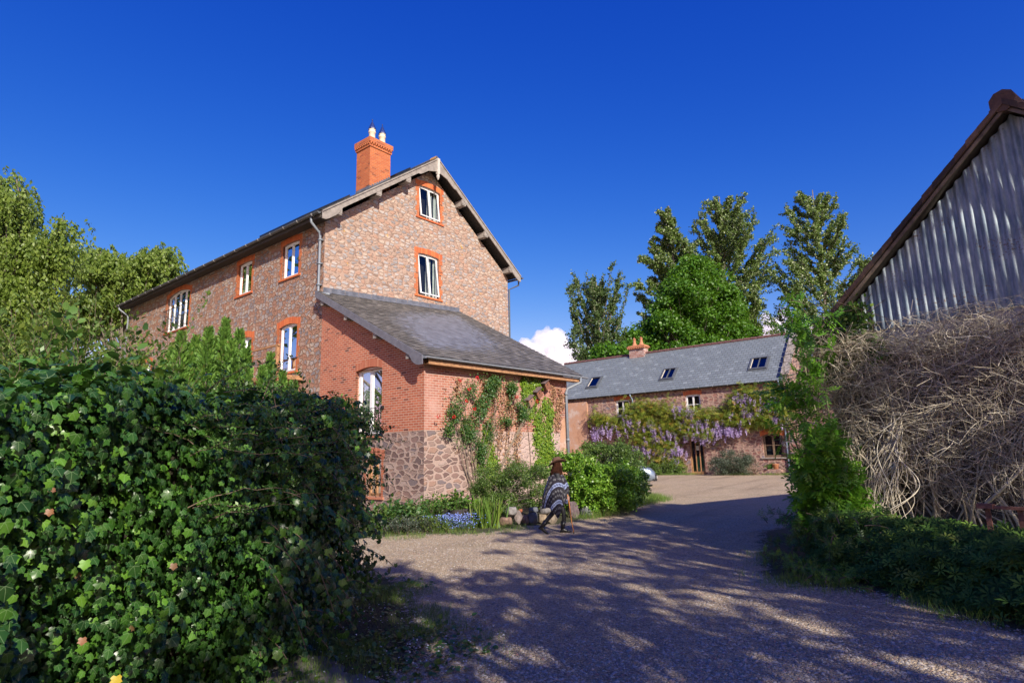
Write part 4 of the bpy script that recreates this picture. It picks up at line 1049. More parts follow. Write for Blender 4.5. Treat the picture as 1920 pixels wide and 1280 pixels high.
k = t.n('Clamp', i0=t.math('MULTIPLY', t.math('SUBTRACT', t.math('ADD', md, t.math('MULTIPLY', cc.outputs[1], .5)), .62), 4.)).outputs[0]
g = t.mix(k, fi, st)
g = t.mix(t.math('MULTIPLY', big, .35), g, t.mix(1., g, (.75, .64, .58), 'MULTIPLY'))
tr_ = t.noise(t.n('VectorMath', {'operation': 'MULTIPLY'}, i0=t.n('VectorRotate', {'rotation_type': 'Z_AXIS'}, Vector=o, Angle=.62).outputs[0], i1=(1.5, .13, 1)).outputs[0], 1., 3)
g = t.mix(t.n('Clamp', i0=t.math('MULTIPLY', t.math('SUBTRACT', tr_, .5), 3.)).outputs[0], g, t.mix(1., g, (.68, .64, .62), 'MULTIPLY'))
moss = t.n('Clamp', i0=t.math('MULTIPLY', t.math('SUBTRACT', t.noise(o, .55, 5, .65), .55), 5.)).outputs[0]
g = t.mix(1., g, (1.85, 1.70, 1.26), 'MULTIPLY')
g = t.mix(t.math('MULTIPLY', moss, .35), g, (.10, .10, .055))
soil = t.ramp(t.noise(o, 6, 5), [(.3, (.05, .045, .025)), (.5, (.07, .08, .03)), (.7, (.11, .09, .055))])
vk = t.n('Clamp', i0=t.math('MULTIPLY', t.math('SUBTRACT', t.math('ADD', veg, t.math('MULTIPLY', t.math('SUBTRACT', t.noise(o, 3.5, 5, .7), .5), 1.1)), .5), 5.)).outputs[0]
g = t.mix(vk, g, soil)
hh = t.math('ADD', t.math('MULTIPLY', t.math('SUBTRACT', 1., v1.outputs['Distance']), 1.), t.math('MULTIPLY', v3.outputs['Distance'], -.4))
MT['ground'] = t.done(t.bsdf(Base_Color=g, Roughness=.95, Normal=t.bump(hh, 1., .045)))
P = np.stack([X, Y, Z], -1).reshape(-1, 3)
me = np_mesh('ground', P, f, MT['ground'], smooth=True)
a = me.attributes.new('veg', 'FLOAT', 'POINT'); a.data.foreach_set('value', np.where(near | (Y > 24), bed_amount(X, Y), 0).astype(np.float32).ravel())
go = bpy.data.objects.new('ground', me); link(go); tag(go, 'pinkish gravel drive and courtyard', kind='structure')
def zg(x, y):
    x = np.asarray(x, float); y = np.asarray(y, float)
    return terr(x, y)+.010*np.sin(x*1.7+y*.9)*np.sin(y*1.3-x*.4)+.05*bed_amount(x, y)*smooth((np.sin(x*2.1)*np.sin(y*1.9)+1)/2)

# real pebbles on the near drive
n = 120000; yy = 3.6+rng.random(n)**1.7*13; xx = (rng.random(n)*2-1)*(yy*.95+.6)
keep = (bed_amount(xx, yy) < .75) & (xx > -4) & (xx < 6); xx, yy = xx[keep], yy[keep]; n = len(xx)
sz = (.006+.012*rng.random(n)**2.4)*(1+.15*(yy < 6)); T0v = np.array([(1, 0, 0), (.2, .9, .1), (-.9, .35, 0), (-.6, -.8, .1), (.5, -.85, 0), (.1, 0, .7)])
an = rng.random(n)*6.28; c, s = np.cos(an), np.sin(an); sc = .6+.8*rng.random((n, 3))
v = T0v[None]*sc[:, None, :]*sz[:, None, None]; v = np.stack([v[..., 0]*c[:, None]-v[..., 1]*s[:, None], v[..., 0]*s[:, None]+v[..., 1]*c[:, None], v[..., 2]], -1)
v = v+np.stack([xx, yy, zg(xx, yy)+.001], -1)[:, None, :]
tf = np.array([[0, 1, 5], [1, 2, 5], [2, 3, 5], [3, 4, 5], [4, 0, 5]]); f = (tf[None]+(np.arange(n)*6)[:, None, None]).reshape(-1, 3)
t = NT('pebble'); MT['pebble'] = t.done(t.bsdf(Base_Color=t.ramp(t.rnd(), [(0, (.17, .15, .13)), (.3, (.37, .31, .25)), (.6, (.50, .44, .35)), (.85, (.44, .38, .34)), (1, (.30, .17, .13))]), Roughness=.85))
tag(add_np('gravel', v.reshape(-1, 3), f, MT['pebble'], rnd=np.repeat(rng.random(n), 5)), 'loose gravel stones scattered over the drive', 'gravel', kind='stuff')

# grass and weeds
def scatter_in(poly, n, edge=None):
    x0, y0 = min(p[0] for p in poly), min(p[1] for p in poly); x1, y1 = max(p[0] for p in poly), max(p[1] for p in poly)
    x = x0+rng.random(n)*(x1-x0); y = y0+rng.random(n)*(y1-y0); k = pinpoly(x, y, poly)
    x, y = x[k], y[k]
    w = rng.normal(scale=.10, size=(len(x), 2)); return x+w[:, 0], y+w[:, 1]
def grass(name, label, x, y, h, cat='grass', mat='grass', lean=.35, T=T_blade, kind='stuff'):
    n = len(x); a = np.stack([rng.normal(scale=lean, size=n), rng.normal(scale=lean, size=n), np.ones(n)], -1)
    pos = np.stack([x, y, zg(x, y)-.005], -1)
    return tag(foliage(name, pos, a, rdir(n), h*(.5+rng.random(n)), T, LM[mat]), label, cat, kind=kind)
patchy = lambda x, y, f=1.3, th=.45: (np.sin(x*f*2.3+1)*np.sin(y*f*1.7)+np.sin(x*f*5.1)*np.sin(y*f*4.3+2)*.6+rng.normal(scale=.35, size=len(x))) > th-.5
NV = [(-1.9, 4.2), (-.85, 5.0), (-.15, 5.4), (-.1, 6.2), (-.75, 7.2), (-1.2, 8.6), (-1.7, 9.4), (-2.4, 9.2), (-2.1, 6)]
x, y = scatter_in(NV, 40000); k = patchy(x, y, 1.5, .6) & ((x < -.75) | (rng.random(len(x)) < .35)); x, y = x[k], y[k]
grass('grass', 'short patchy grass and clover at the foot of the ivy hedge', x, y, .06)
x, y = scatter_in(NV, 6000); k = patchy(x, y, 1.1, .7); x, y = x[k], y[k]; n = len(x)
tag(foliage('weeds', np.stack([x, y, zg(x, y)+.015], -1), rdir(n)*[1, 1, .25], np.tile([0, 0, 1.], (n, 1))+rdir(n)*.5, .035+.03*rng.random(n), T_round, LM['rose']), 'low round leaved weeds among the gravel by the hedge', 'weeds', kind='stuff')
x, y = scatter_in(NV, 900); n = len(x)
tag(foliage('fallen_petals', np.stack([x, y, zg(x, y)+.02], -1), rdir(n)*[1, 1, .2], np.tile([0, 0, 1.], (n, 1))+rdir(n)*.4, .018, T_round, LM['white']), 'tiny white petals fallen on the gravel beside the hedge', 'petals', kind='stuff')
EDGE = [(-4.5, 12.7), (-2.85, 13.3), (-1.38, 13.5), (-.4, 13.8), (.4, 14.8), (-.5, 15.3), (-2.8, 15.5), (-4.5, 14.6)]
x, y = scatter_in(EDGE, 12000); k = patchy(x, y, 1.6, .55); x, y = x[k], y[k]; grass('grass', 'longer grass along the front of the flower bed', x, y, .10)
GE = [(1.9, 16.2), (2.9, 17.9), (4.1, 20.0), (5.5, 21.9), (5.0, 23.6), (3.2, 21.2), (2.4, 19), (1.5, 17)]
x, y = scatter_in(GE, 22000); grass('grass', 'sunlit grass verge below the bright green shrub', x, y, .17)
uu_ = -2+18*rng.random(30000); dd_ = .1+1.4*rng.random(30000); x = FT.O[0]+FT.U[0]*uu_+FT.N[0]*dd_; y = FT.O[1]+FT.U[1]*uu_+FT.N[1]*dd_; k = patchy(x, y, .6, .55); x, y = x[k], y[k]
grass('grass', 'thin strip of grass in front of the cottage wall', x, y, .12)
RG = [(3.0, 8.3), (3.5, 7.7), (4.0, 7.2), (4.4, 6.1), (4.9, 6.4), (4.4, 8), (4.1, 10.4), (3.6, 10.2), (3.1, 9.2)]
x, y = scatter_in(RG, 15000); k = patchy(x, y, 1.3, .75); x, y = x[k], y[k]; grass('grass', 'rough grass at the foot of the green shrub by the barn', x, y, .09)

# concrete edge at the bottom left
mb = MB(); q = [gnd(x, y) for x, y in ((540, 1232), (610, 1238), (715, 1290), (760, 1340), (500, 1340), (500, 1250))]
P2 = [V(p[0], p[1], .035) for p in q]
for tri in geometry.tessellate_polygon([[Vector(p) for p in P2]]): mb.face([P2[i] for i in tri])
for i in range(len(P2)):
    j = (i+1) % len(P2); mb.face([P2[i], P2[j], P2[j]-V(0, 0, .1), P2[i]-V(0, 0, .1)])
tag(mb.build('path', simple('worn_concrete', (.17, .145, .13), .95, var=.35, scale=3, bump=.6)), 'worn concrete slab edge at the end of the ivy hedge', 'path', kind='structure')

# ================================================================ trees
def limb_curve(p0, p1, k=7, bow=.12, wob=.04):
    p0, p1 = V(*p0), V(*p1); L = np.linalg.norm(p1-p0); t = np.linspace(0, 1, k)[:, None]
    side = rdir(1)[0]; side[2] = abs(side[2])
    c = p0*(1-t)+p1*t+np.sin(t*math.pi)*side*L*bow*rng.uniform(-.5, 1)+rng.normal(scale=wob*L/k, size=(k, 3))*(t*(1-t)*4)
    return c
def build_trunk(root, base, top, r, limbs, name='trunk', mat='bark', r_l=.25):
    mb = MB(); k = 9; c = limb_curve(base-V(0, 0, .3), top, k, .03, .05)
    mb.tube(c, [r*(1-.8*i/(k-1))*(1.25 if i == 0 else 1) for i in range(k)], 10)
    for (a, b, rr) in limbs:
        c = limb_curve(a, b, 6); mb.tube(c, [rr*(1-.8*i/5) for i in range(6)], 6, cap=False)
    return mb.build(name, MT[mat], root, smooth=True)
def broad_tree(name, label, cat, base, crown, nleaf, lsize, mat, tr=.3, ncl=120, clr=1.0, group=None, T=T_leaf, flat=.7, trunk_top=None, shell=.55, full=False):
    base = V(*base); root = thing(name, label, cat, base, group)
    el = [(V(*c), V(*r)) for c, r in crown]; wts = np.array([np.prod(r) for _, r in el])**.75; wts = wts/wts.sum()
    ci = rng.choice(len(el), ncl, p=wts); C = np.array([el[i][0] for i in ci]); Rr = np.array([el[i][1] for i in ci])
    d = rdir(ncl)
    if not full: d[:, 2] = np.where(d[:, 2] < -.3, -d[:, 2], d[:, 2])
    cen = C+d*Rr*(rng.random((ncl, 1))**.38)
    topz = max(c[2]+r[2]*.5 for c, r in el); cx = np.mean([c for c, _ in el], 0)
    top = V(cx[0], cx[1], topz) if trunk_top is None else V(*trunk_top)
    limbs = []
    for i in range(0, ncl, 2):
        tz = base[2]+(cen[i][2]-base[2])*rng.uniform(.35, .7); fr = (tz-base[2])/(top[2]-base[2]+1e-6); st = base+(top-base)*min(.95, fr)
        limbs.append((st, cen[i], tr*rng.uniform(.12, .3)))
    build_trunk(root, base, top, tr, limbs)
    w = rng.random(ncl)**1.2+.25; w /= w.sum(); k = rng.choice(ncl, nleaf, p=w)
    rad = clr*(.55+.75*rng.random(ncl))
    dd = rdir(nleaf); rr = (shell+(1-shell)*rng.random(nleaf))[:, None]*rad[k][:, None]*(.75+.5*rng.random((nleaf, 1)))
    pos = cen[k]+dd*rr*np.array([1, 1, flat])
    nor = nrm(dd*.6+rdir(nleaf)*.6+np.array([0, 0, .5])); ax = nrm(rdir(nleaf)+dd*.4+np.array([0, 0, -.3]))
    foliage('crown', pos, ax, nor, lsize*(.6+.8*rng.random(nleaf)), T, LM[mat], root)
    return root
def poplar(name, label, base, h, width, nbr, mat, wind=(0, 0, 0), group=None, tr=.35, z0=.15, lsize=.22, per=260, lean=(0, 0), prof=None, up=.75):
    base = V(*base); root = thing(name, label, 'tree', base, group)
    top = base+V(lean[0], lean[1], h); limbs = []; P = []; 
    for i in range(nbr):
        t = z0+(1-z0)*((i+.5)/nbr)**.9; az = i*2.4+rng.normal(scale=.4); L = width*(prof(t) if prof else math.sin(min(1, (1.03-t)*1.6)*math.pi/2))*rng.uniform(.65, 1.15)
        s = base+(top-base)*t*.96; u = up*rng.uniform(.7, 1.4); k = 9
        tt = np.linspace(0, 1, k)[:, None]; out = V(math.cos(az), math.sin(az), 0)
        c = s+out*L*tt*(1-.15*tt)+V(0, 0, 1)*L*u*tt**1.5+V(*wind)*L*tt**2+rng.normal(scale=.05*L/k, size=(k, 3))
        limbs.append(c)
        # twigs
        m = int(per*(.35+L/width)); q = rng.random(m)**.7; ii = q*(k-1); j = np.minimum(ii.astype(int), k-2); fr = (ii-j)[:, None]
        p = c[j]*(1-fr)+c[j+1]*fr
        nt = max(6, int(L*3.4)); tq = rng.random(nt)*.75+.25; td = nrm(out+rdir(nt)*.9+np.array([0, 0, .5])+np.array(wind)*.6); tl = L*.22*(.5+rng.random(nt))
        ti = tq*(k-1); tj = np.minimum(ti.astype(int), k-2); tb = c[tj]*(1-(ti-tj)[:, None])+c[tj+1]*(ti-tj)[:, None]
        w = rng.integers(0, nt, m); P.append(np.where(rng.random((m, 1)) < .72, tb[w]+td[w]*tl[w][:, None]*(rng.random((m, 1))**.6), p)+rng.normal(scale=.11, size=(m, 3)))
        limbs.extend([])
    mb = MB(); c = limb_curve(base-V(0, 0, .3), top, 10, .02, .03); mb.tube(c, [tr*(1-.85*i/9) for i in range(10)], 8)
    for c in limbs: mb.tube(c, [tr*.26*(1-.85*i/8) for i in range(9)], 5, cap=False)
    mb.build('trunk', MT['bark'], root, smooth=True)
    pos = np.concatenate(P); n = len(pos)
    foliage('crown', pos, nrm(rdir(n)+np.array(wind)*.8+np.array([0, 0, .2])), rdir(n)+np.array([0, -.2, .4]), lsize*(.6+.8*rng.random(n)), T_round, LM[mat], root)
    return root
def willow(name, label, base, crown, ncl, strands, mat, tr=.5, group=None, lsize=.22, drop=(1.2, 4.), per=26):
    base = V(*base); root = thing(name, label, 'tree', base, group)
    el = [(V(*c), V(*r)) for c, r in crown]; wts = np.array([np.prod(r) for _, r in el])**.7; wts = wts/wts.sum()
    ci = rng.choice(len(el), ncl, p=wts); d = rdir(ncl); d[:, 2] = np.abs(d[:, 2])*.9
    cen = np.array([el[i][0] for i in ci])+d*np.array([el[i][1] for i in ci])*(rng.random((ncl, 1))**.4)
    top = V(*np.mean([c for c, _ in el], 0))+V(0, 0, .3*max(r[2] for _, r in el))
    limbs = [(base+(top-base)*rng.uniform(.3, .9), cen[i], tr*rng.uniform(.1, .3)) for i in range(0, ncl, 2)]
    build_trunk(root, base, top, tr, limbs)
    ns = strands; k = rng.integers(0, ncl, ns); off = rdir(ns)*(.9*rng.random((ns, 1))); s = cen[k]+off*[1, 1, .5]
    L = drop[0]+(drop[1]-drop[0])*rng.random(ns)**2; od = nrm(off+rdir(ns)*.3)*[1, 1, 0]
    q = rng.random((ns, per)); bend = od[:, None, :]*(np.sqrt(q)[..., None])*.7
    pos = s[:, None, :]+bend; pos[..., 2] -= (q**1.3)*L[:, None]; pos += rng.normal(scale=.06, size=pos.shape)
    pos = pos.reshape(-1, 3); n = len(pos)
    ax = nrm(np.array([.15, 0, -1.])+rdir(n)*.7)
    foliage('crown', pos, ax, rdir(n), lsize*(.6+.8*rng.random(n)), T_leaf, LM[mat], root)
    return root
GT = 'trees behind the cottage roof'
def col(px, py, Y): p = atY(px, py, Y); return p
# maple: crown from pixel ellipses at one depth
def ell(px, py, rx, ry, Y, dy=None):
    c = atY(px, py, Y); return (c, (rx*Y/FPX, (dy or rx*Y/FPX), ry*Y/FPX))
Ym = 62
b0_ = atY(1300, 860, Ym); b0_[2] = 0
broad_tree('maple_tree', 'dense bright green broad tree rising behind the middle of the cottage roof', 'tree', b0_,
           [ell(1305, 590, 85, 85, Ym), ell(1265, 625, 70, 50, Ym), ell(1355, 620, 60, 55, Ym), ell(1300, 525, 45, 40, Ym), ell(1195, 650, 45, 34, Ym), ell(1385, 650, 38, 40, Ym), ell(1300, 680, 110, 40, Ym)], 105000, .22, 'maple', .5, 400, 1.1, GT, T=T_round)
Yp = 72
def popl(name, label, px, ptop, pw, wind, Y, nbr=70, mat='poplar', per=300, **kw):
    b = atY(px, 860, Y); b[2] = 0; top = atY(px, ptop, Y); h = top[2]
    return poplar(name, label, b, h, pw*Y/FPX, nbr, mat, wind=wind, group=GT, per=per, **kw)
popl('poplar_tree', 'tall silvery poplar, the widest of the tall trees behind the bright green maple', 1378, 368, 104, (.1, 0, .25), Yp, 96, per=1250, z0=.26, lsize=.17, prof=lambda t: 1.0*math.sin(min(1, (1.06-t)*1.9)*math.pi/2)*(.65+.35*min(1, (t-.3)*4)), lean=(1.0, 0))
popl('poplar_tree', 'silvery poplar leaning left from behind the bright green maple', 1295, 385, 60, (-.35, 0, .05), Yp-5, 66, per=1150, z0=.36, lsize=.17, prof=lambda t: math.sin(min(1, (1.08-t)*1.9)*math.pi/2), lean=(-.3, 0))
popl('poplar_tree', 'separate silvery poplar rising beside the barn roof at the right', 1585, 355, 140, (-.05, 0, .35), Yp-4, 78, per=1150, z0=.26, lsize=.17, prof=lambda t: (1.08-t)**.8*1.25, up=.45)
popl('poplar_tree', 'smaller dark upright poplar behind the left end of the cottage roof', 1135, 530, 66, (0, 0, .6), 60, 70, 'poplar_dark', per=520, z0=.12, lsize=.16, up=1.1, prof=lambda t: math.sin(min(1, (1.06-t)*2.2)*math.pi/2))
b0_ = atY(1150, 860, 56); b0_[2] = 0
broad_tree('hedgerow_tree', 'low bushy tree with yellow green tips beside the cottage chimney', 'tree', b0_, [ell(1145, 672, 38, 20, 56), ell(1185, 662, 20, 20, 56)], 7000, .26, 'maple', .25, 60, .8, GT, T=T_round)
# willows
Yw = 30
wb = atY(20, 870, Yw); wb[2] = 0
willow('willow_tree', 'large weeping willow at the left edge of the picture', wb,
       [ell(10, 380, 60, 75, Yw), ell(-60, 420, 90, 110, Yw), ell(60, 470, 62, 60, Yw), ell(110, 425, 28, 22, Yw), ell(40, 570, 75, 60, Yw), ell(-20, 620, 90, 80, Yw)], 150, 2500, 'willow', .55, lsize=.20, drop=(1.4, 5.0), per=30)
Yw = 41
wb = atY(250, 870, Yw); wb[2] = 0
willow('willow_tree', 'yellow green willow crown behind the far end of the stone house', wb,
       [ell(240, 520, 95, 50, Yw), ell(190, 500, 40, 40, Yw), ell(300, 490, 40, 32, Yw), ell(205, 580, 70, 60, Yw), ell(150, 600, 50, 50, Yw), ell(300, 560, 60, 60, Yw)], 170, 2500, 'willow', .5, lsize=.24, drop=(.6, 2.2), per=24)
# trees behind the camera that dapple the drive
def back_tree(label, x, y, z0, z1, r, nleaf, ncl, clr=.55):
    return broad_tree('roadside_tree', label, 'tree', (x, y, 0), [((x, y, (z0+z1)/2), (r, r, (z1-z0)/2))], nleaf, .14, 'privet', .22, ncl, clr, 'trees behind the viewpoint', T=T_leaf, shell=.2)
back_tree('roadside tree nearest the barn behind the viewpoint', 7.9, -1.4, 4.5, 11.0, 3.3, 10500, 240, .28)
back_tree('roadside tree directly behind the viewpoint', 4.2, -4.0, 3.6, 8.5, 3.0, 9500, 200, .24)
back_tree('roadside tree farthest right beside the barn behind the viewpoint', 11.3, 1.0, 9.8, 13.2, 2.2, 5500, 110, .26)
back_tree('slender roadside tree close behind the viewpoint', 2.4, -3.2, 5.4, 9.0, 1.9, 3800, 90, .22)
back_tree('roadside tree farthest behind the viewpoint', 7.2, -6.2, 4.5, 10.0, 2.8, 6500, 150, .26)
broad_tree('reflected_tree', 'large garden tree left of the picture facing the long side of the house', 'tree', (-31, 19, 0), [((-31, 19, 12), (7, 7, 9))], 16000, .6, 'privet', .5, 160, 1.8)  # out of view, added so the side windows mirror leaves instead of sky
back_tree('low roadside tree left behind the viewpoint', .8, -4.6, 2.6, 5.6, 2.2, 2600, 42, .26)
# ================================================================ ivy hedge at the left
path = np.array([(-2.75, -.8), (-2.55, 1.2), (-2.35, 3.0), (-2.12, 4.6), (-2.0, 5.8), (-1.97, 6.8), (-2.12, 7.45), (-2.45, 7.9), (-3.1, 7.9), (-3.6, 7.4), (-3.9, 6)])
seg = np.diff(path, axis=0); sl = np.hypot(seg[:, 0], seg[:, 1]); cum = np.concatenate([[0], np.cumsum(sl)])
def path_at(s):
    s = np.clip(s, 0, cum[-1]-1e-6); i = np.clip(np.searchsorted(cum, s, side='right')-1, 0, len(sl)-1); f = ((s-cum[i])/sl[i])[:, None]
    p = path[i]*(1-f)+path[i+1]*f
    # smoothed normal
    def tan(j): j = np.clip(j, 0, len(sl)-1); return seg[j]/sl[j][:, None]
    t = tan(i)*(1-abs(f-.5))+np.where(f > .5, tan(i+1), tan(i-1))*abs(f-.5); t = t/np.hypot(t[:, 0], t[:, 1])[:, None]
    return p, np.stack([t[:, 1], -t[:, 0]], -1)
def hz(s): return 1.86+.055*s+.05*np.sin(s*1.9)+.05*np.sin(s*4.3+1)-.35*smooth((s-8.0)/1.4)
def bulge(s, z): return .10*np.sin(s*2.3+z*1.1)+.07*np.sin(s*5.1-z*3.3)+.05*np.sin(s*9+z*7)+.10*smooth((s-6.2)/1.6)*smooth((z-.5)/1.0)-.10*smooth((.5-z)/.5)
hedge = thing('ivy_hedge', 'tall dark hedge smothered in glossy lobed ivy filling the left foreground', 'hedge', (-2.9, 4.5, 0))
mb = MB()   # dense interior as a dark shell, added to block light
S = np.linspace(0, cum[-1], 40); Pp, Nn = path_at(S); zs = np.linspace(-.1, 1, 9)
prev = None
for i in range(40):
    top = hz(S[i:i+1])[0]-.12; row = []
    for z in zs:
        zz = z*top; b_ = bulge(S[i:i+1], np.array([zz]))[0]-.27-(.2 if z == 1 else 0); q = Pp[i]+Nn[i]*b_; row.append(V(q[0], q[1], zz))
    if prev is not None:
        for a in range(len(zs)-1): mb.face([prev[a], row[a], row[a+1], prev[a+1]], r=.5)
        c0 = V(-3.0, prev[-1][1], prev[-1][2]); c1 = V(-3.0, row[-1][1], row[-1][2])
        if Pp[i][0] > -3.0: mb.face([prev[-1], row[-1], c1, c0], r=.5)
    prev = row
mb.build('stems', simple('hedge_dark_core', (.030, .026, .014), .95, var=.5, scale=20, bump=.8), hedge)  # light-blocking core of the hedge, no separate stems
n = 54000; s = rng.random(n)**.85*(cum[-1]-.5); h = hz(s); z = rng.random(n)*h; p, nn = path_at(s)
off = bulge(s, z)+rng.normal(scale=.085, size=n)-.03
off += .16*smooth((np.sin(s*6.3+z*5)+np.sin(s*3.1-z*8)-1.0)/1.2)      # projecting tufts
pos = np.stack([p[:, 0]+nn[:, 0]*off, p[:, 1]+nn[:, 1]*off, z], -1)
on = np.stack([nn[:, 0], nn[:, 1], np.full(n, .45)], -1)
nor = nrm(on+rdir(n)*.62); ax = nrm(np.array([0, 0, -1.])+rdir(n)*.55+on*.2)
# colour in drifts of younger leaves
dr = .5+.5*np.sin(s*1.7+.6)*np.sin(z*2.6+s); r = np.clip(rng.random(n)*.78+.20*dr, 0, .992); r[rng.random(n) < .0012] = .999
sz = (.034+.034*rng.random(n)**1.3)*(1-.15*smooth((s-6.5)/1.5))
foliage('leaves', pos, ax, nor, sz, T_ivy, LM['ivy'], hedge, rnd=r, uvs=True)
n = 9000; s = rng.random(n)*(cum[-1]-.5); p, nn = path_at(s); dq = rng.random(n)*1.1; pos = np.stack([p[:, 0]-nn[:, 0]*dq, p[:, 1]-nn[:, 1]*dq, hz(s)-.05+.06*rng.normal(size=n)+.05*np.sin(dq*5+s*3)], -1)
foliage('top_leaves', pos, rdir(n)*[1, 1, .5], np.array([0, 0, 1.])+rdir(n)*.6, .05+.045*rng.random(n), T_ivy, LM['ivy'], hedge, rnd=rng.random(n)*.99, uvs=True)
# trailing ivy runners at the end of the hedge, over the drive
n = 60; k = 10; L = []; LP = []
for i in range(n):
    s = rng.uniform(5.5, 8.6); p, nn = path_at(np.array([s])); z0 = rng.uniform(.3, 2.2); p = V(p[0][0]+nn[0][0]*.15, p[0][1]+nn[0][1]*.15, z0); d = V(nn[0][0], nn[0][1], rng.uniform(-.3, .5))+rdir(1)[0]*.35
    t = np.linspace(0, 1, k)[:, None]; le = rng.uniform(.15, .5); c = p+d*le*t+V(0, 0, -1)*le*.9*t**2; L.append(c); LP.append(c[2:])
curves_mesh('runners', L, np.full((n, k), .0035), MT['twig'], hedge)
LP = np.concatenate(LP); LP = np.concatenate([LP, LP])+rng.normal(scale=.03, size=(2*len(LP), 3)); m = len(LP)
foliage('runner_leaves', LP, nrm(np.array([.2, 0, -1.])+rdir(m)*.6), nrm(np.array([.6, -.5, .4])+rdir(m)*.5), .04+.035*rng.random(m), T_ivy, LM['ivy'], hedge, rnd=rng.random(m)*.9, uvs=True)
# one or two five fingered creeper leaves, yellow leaf, brown leaves
for (px, py, Yd, c, nm, sc) in ((285, 1265, 3.25, (.45, .33, .02), 'yellow_leaf', .05), (160, 1050, 3.15, (.12, .28, .02), 'pale_leaf', .05), (365, 1055, 3.7, (.18, .09, .04), 'brown_leaf', .04), (155, 1195, 3.0, (.25, .11, .05), 'brown_leaf', .035), (70, 955, 3.0, (.22, .09, .03), 'brown_leaf', .035), (60, 915, 3.0, (.18, .07, .03), 'brown_leaf', .03)):
    q = atY(px, py, Yd); q = V(-2.0 if q[0] > -2.0 else q[0], q[1], q[2]); pn, _n = path_at(np.array([Yd+.75]))
    q[0] = max(q[0], pn[0][0]+.12)
    foliage(nm, q[None], np.array([[.1, -.2, -1.]]), np.array([[1., -1.2, .5]]), sc, T_ivy, leafmat(nm, [(0, c), (1, c)], .5, .2, c), hedge, uvs=False)

# privet / shoots on top
def shoots(name, label, cat, roots, hts, mat, leaf, per, T=T_leaf, spread=.25, group=None, stem_r=.004, twigs=0, lean=None, droop=0.):
    base = V(*np.mean(roots, 0)); base[2] = 0; root = thing(name, label, cat, base, group)
    n = len(roots); k = 8; t = np.linspace(0, 1, k)[None, :, None]
    d = nrm(np.array([0, 0, 1.])+rng.normal(scale=spread, size=(n, 3))*[1, 1, 0]+(np.array(lean) if lean is not None else 0)); c = roots[:, None, :]+d[:, None, :]*hts[:, None, None]*t
    c = c+rng.normal(scale=.015, size=c.shape)*t+np.stack([d[:, 0], d[:, 1], -np.full(n, droop)], -1)[:, None, :]*hts[:, None, None]*.25*t**2
    curves_mesh('stems', c, stem_r*(1.1-.8*np.linspace(0, 1, k))[None]*np.ones((n, 1)), MT['twig'], root)
    q = .12+.88*rng.random((n, per)); ii = q*(k-1); j = np.minimum(ii.astype(int), k-2); fr = (ii-j)[..., None]
    P = np.take_along_axis(c, j[..., None], 1)*(1-fr)+np.take_along_axis(c, (j+1)[..., None], 1)*fr
    o = rdir(n*per).reshape(n, per, 3)*[1, 1, .3]; P = P+o*(rng.random((n, per, 1))*twigs)
    P = P.reshape(-1, 3); o = o.reshape(-1, 3); m = len(P)
    foliage('leaves', P, nrm(o+np.array([0, 0, .7])), nrm(np.array([0, 0, 1.])+rdir(m)*.7), leaf*(.6+.7*rng.random(m)), T, LM[mat], root)
    return root
def topline(n, pts, Yr, zr=(-.3, 0)):
    """roots scattered along a line in the scene behind the hedge; pts list of (x,y)"""
    pts = np.array(pts); t = rng.random(n)*(len(pts)-1); i = np.minimum(t.astype(int), len(pts)-2); f = (t-i)[:, None]; p = pts[i]*(1-f)+pts[i+1]*f
    return np.concatenate([p+rng.normal(scale=Yr, size=(n, 2)), (zr[0]+(zr[1]-zr[0])*rng.random(n))[:, None]], 1)
r = topline(330, [(-2.95, 3.6), (-2.9, 4.6), (-2.7, 6), (-2.6, 6.9)], .2, (1.6, 2.0)); h = (.25+.5*rng.random(330)**1.7)*(.75+.12*(r[:, 1]-3.5))
shoots('privet_shrub', 'dark green privet with upright leafy shoots growing out of the top of the ivy', 'shrub', r, h, 'privet', .045, 60, twigs=.05)
r = topline(420, [(-3.5, 4.3), (-3.9, 5.0), (-4.6, 6.2), (-4.3, 7.6)], .32, (1.2, 1.8)); h = .75+.75*rng.random(420)
shoots('elaeagnus_shrub', 'pale green shrub with feathery upright shoots behind the ivy at far left', 'shrub', r, h, 'pale_shoot', .05, 85, T=T_leaf, twigs=.07, spread=.18)
r = topline(110, [(-3.35, 6.3), (-3.2, 7.4), (-2.7, 7.3)], .25, (1.6, 2.1)); h = .25+.35*rng.random(110)
shoots('laurel_shrub', 'olive green shrub with upright spires between the ivy and the conifers', 'shrub', r, h, 'olive', .06, 50, twigs=.06)
# small leaved shrub cascading over the ivy face
s = rng.uniform(4.8, 7.6, 150); p, nn = path_at(s); zz = rng.uniform(1.3, 2.2, 150); rts = np.stack([p[:, 0]+nn[:, 0]*.12, p[:, 1]+nn[:, 1]*.12, zz], -1)
shoots('jasmine_shrub', 'fine leaved green climber spilling down the ivy face under the conifers', 'shrub', rts, .25+.35*rng.random(150), 'privet', .028, 60, T=T_leaf, twigs=.05, spread=.5, lean=(.5, -.3, -.6), droop=1.2)
# broad leaved yellow green climber tips
rts = np.array([atY(x, y, 4.2) for x, y in ((95, 720), (130, 700), (60, 700), (210, 700), (155, 690))]); shoots('hazel_shoot', 'light green large leaved shoots poking out above the ivy at the left', 'shrub', rts, .30+.2*rng.random(5), 'privet', .065, 16, T=T_round, twigs=.09, spread=.3)

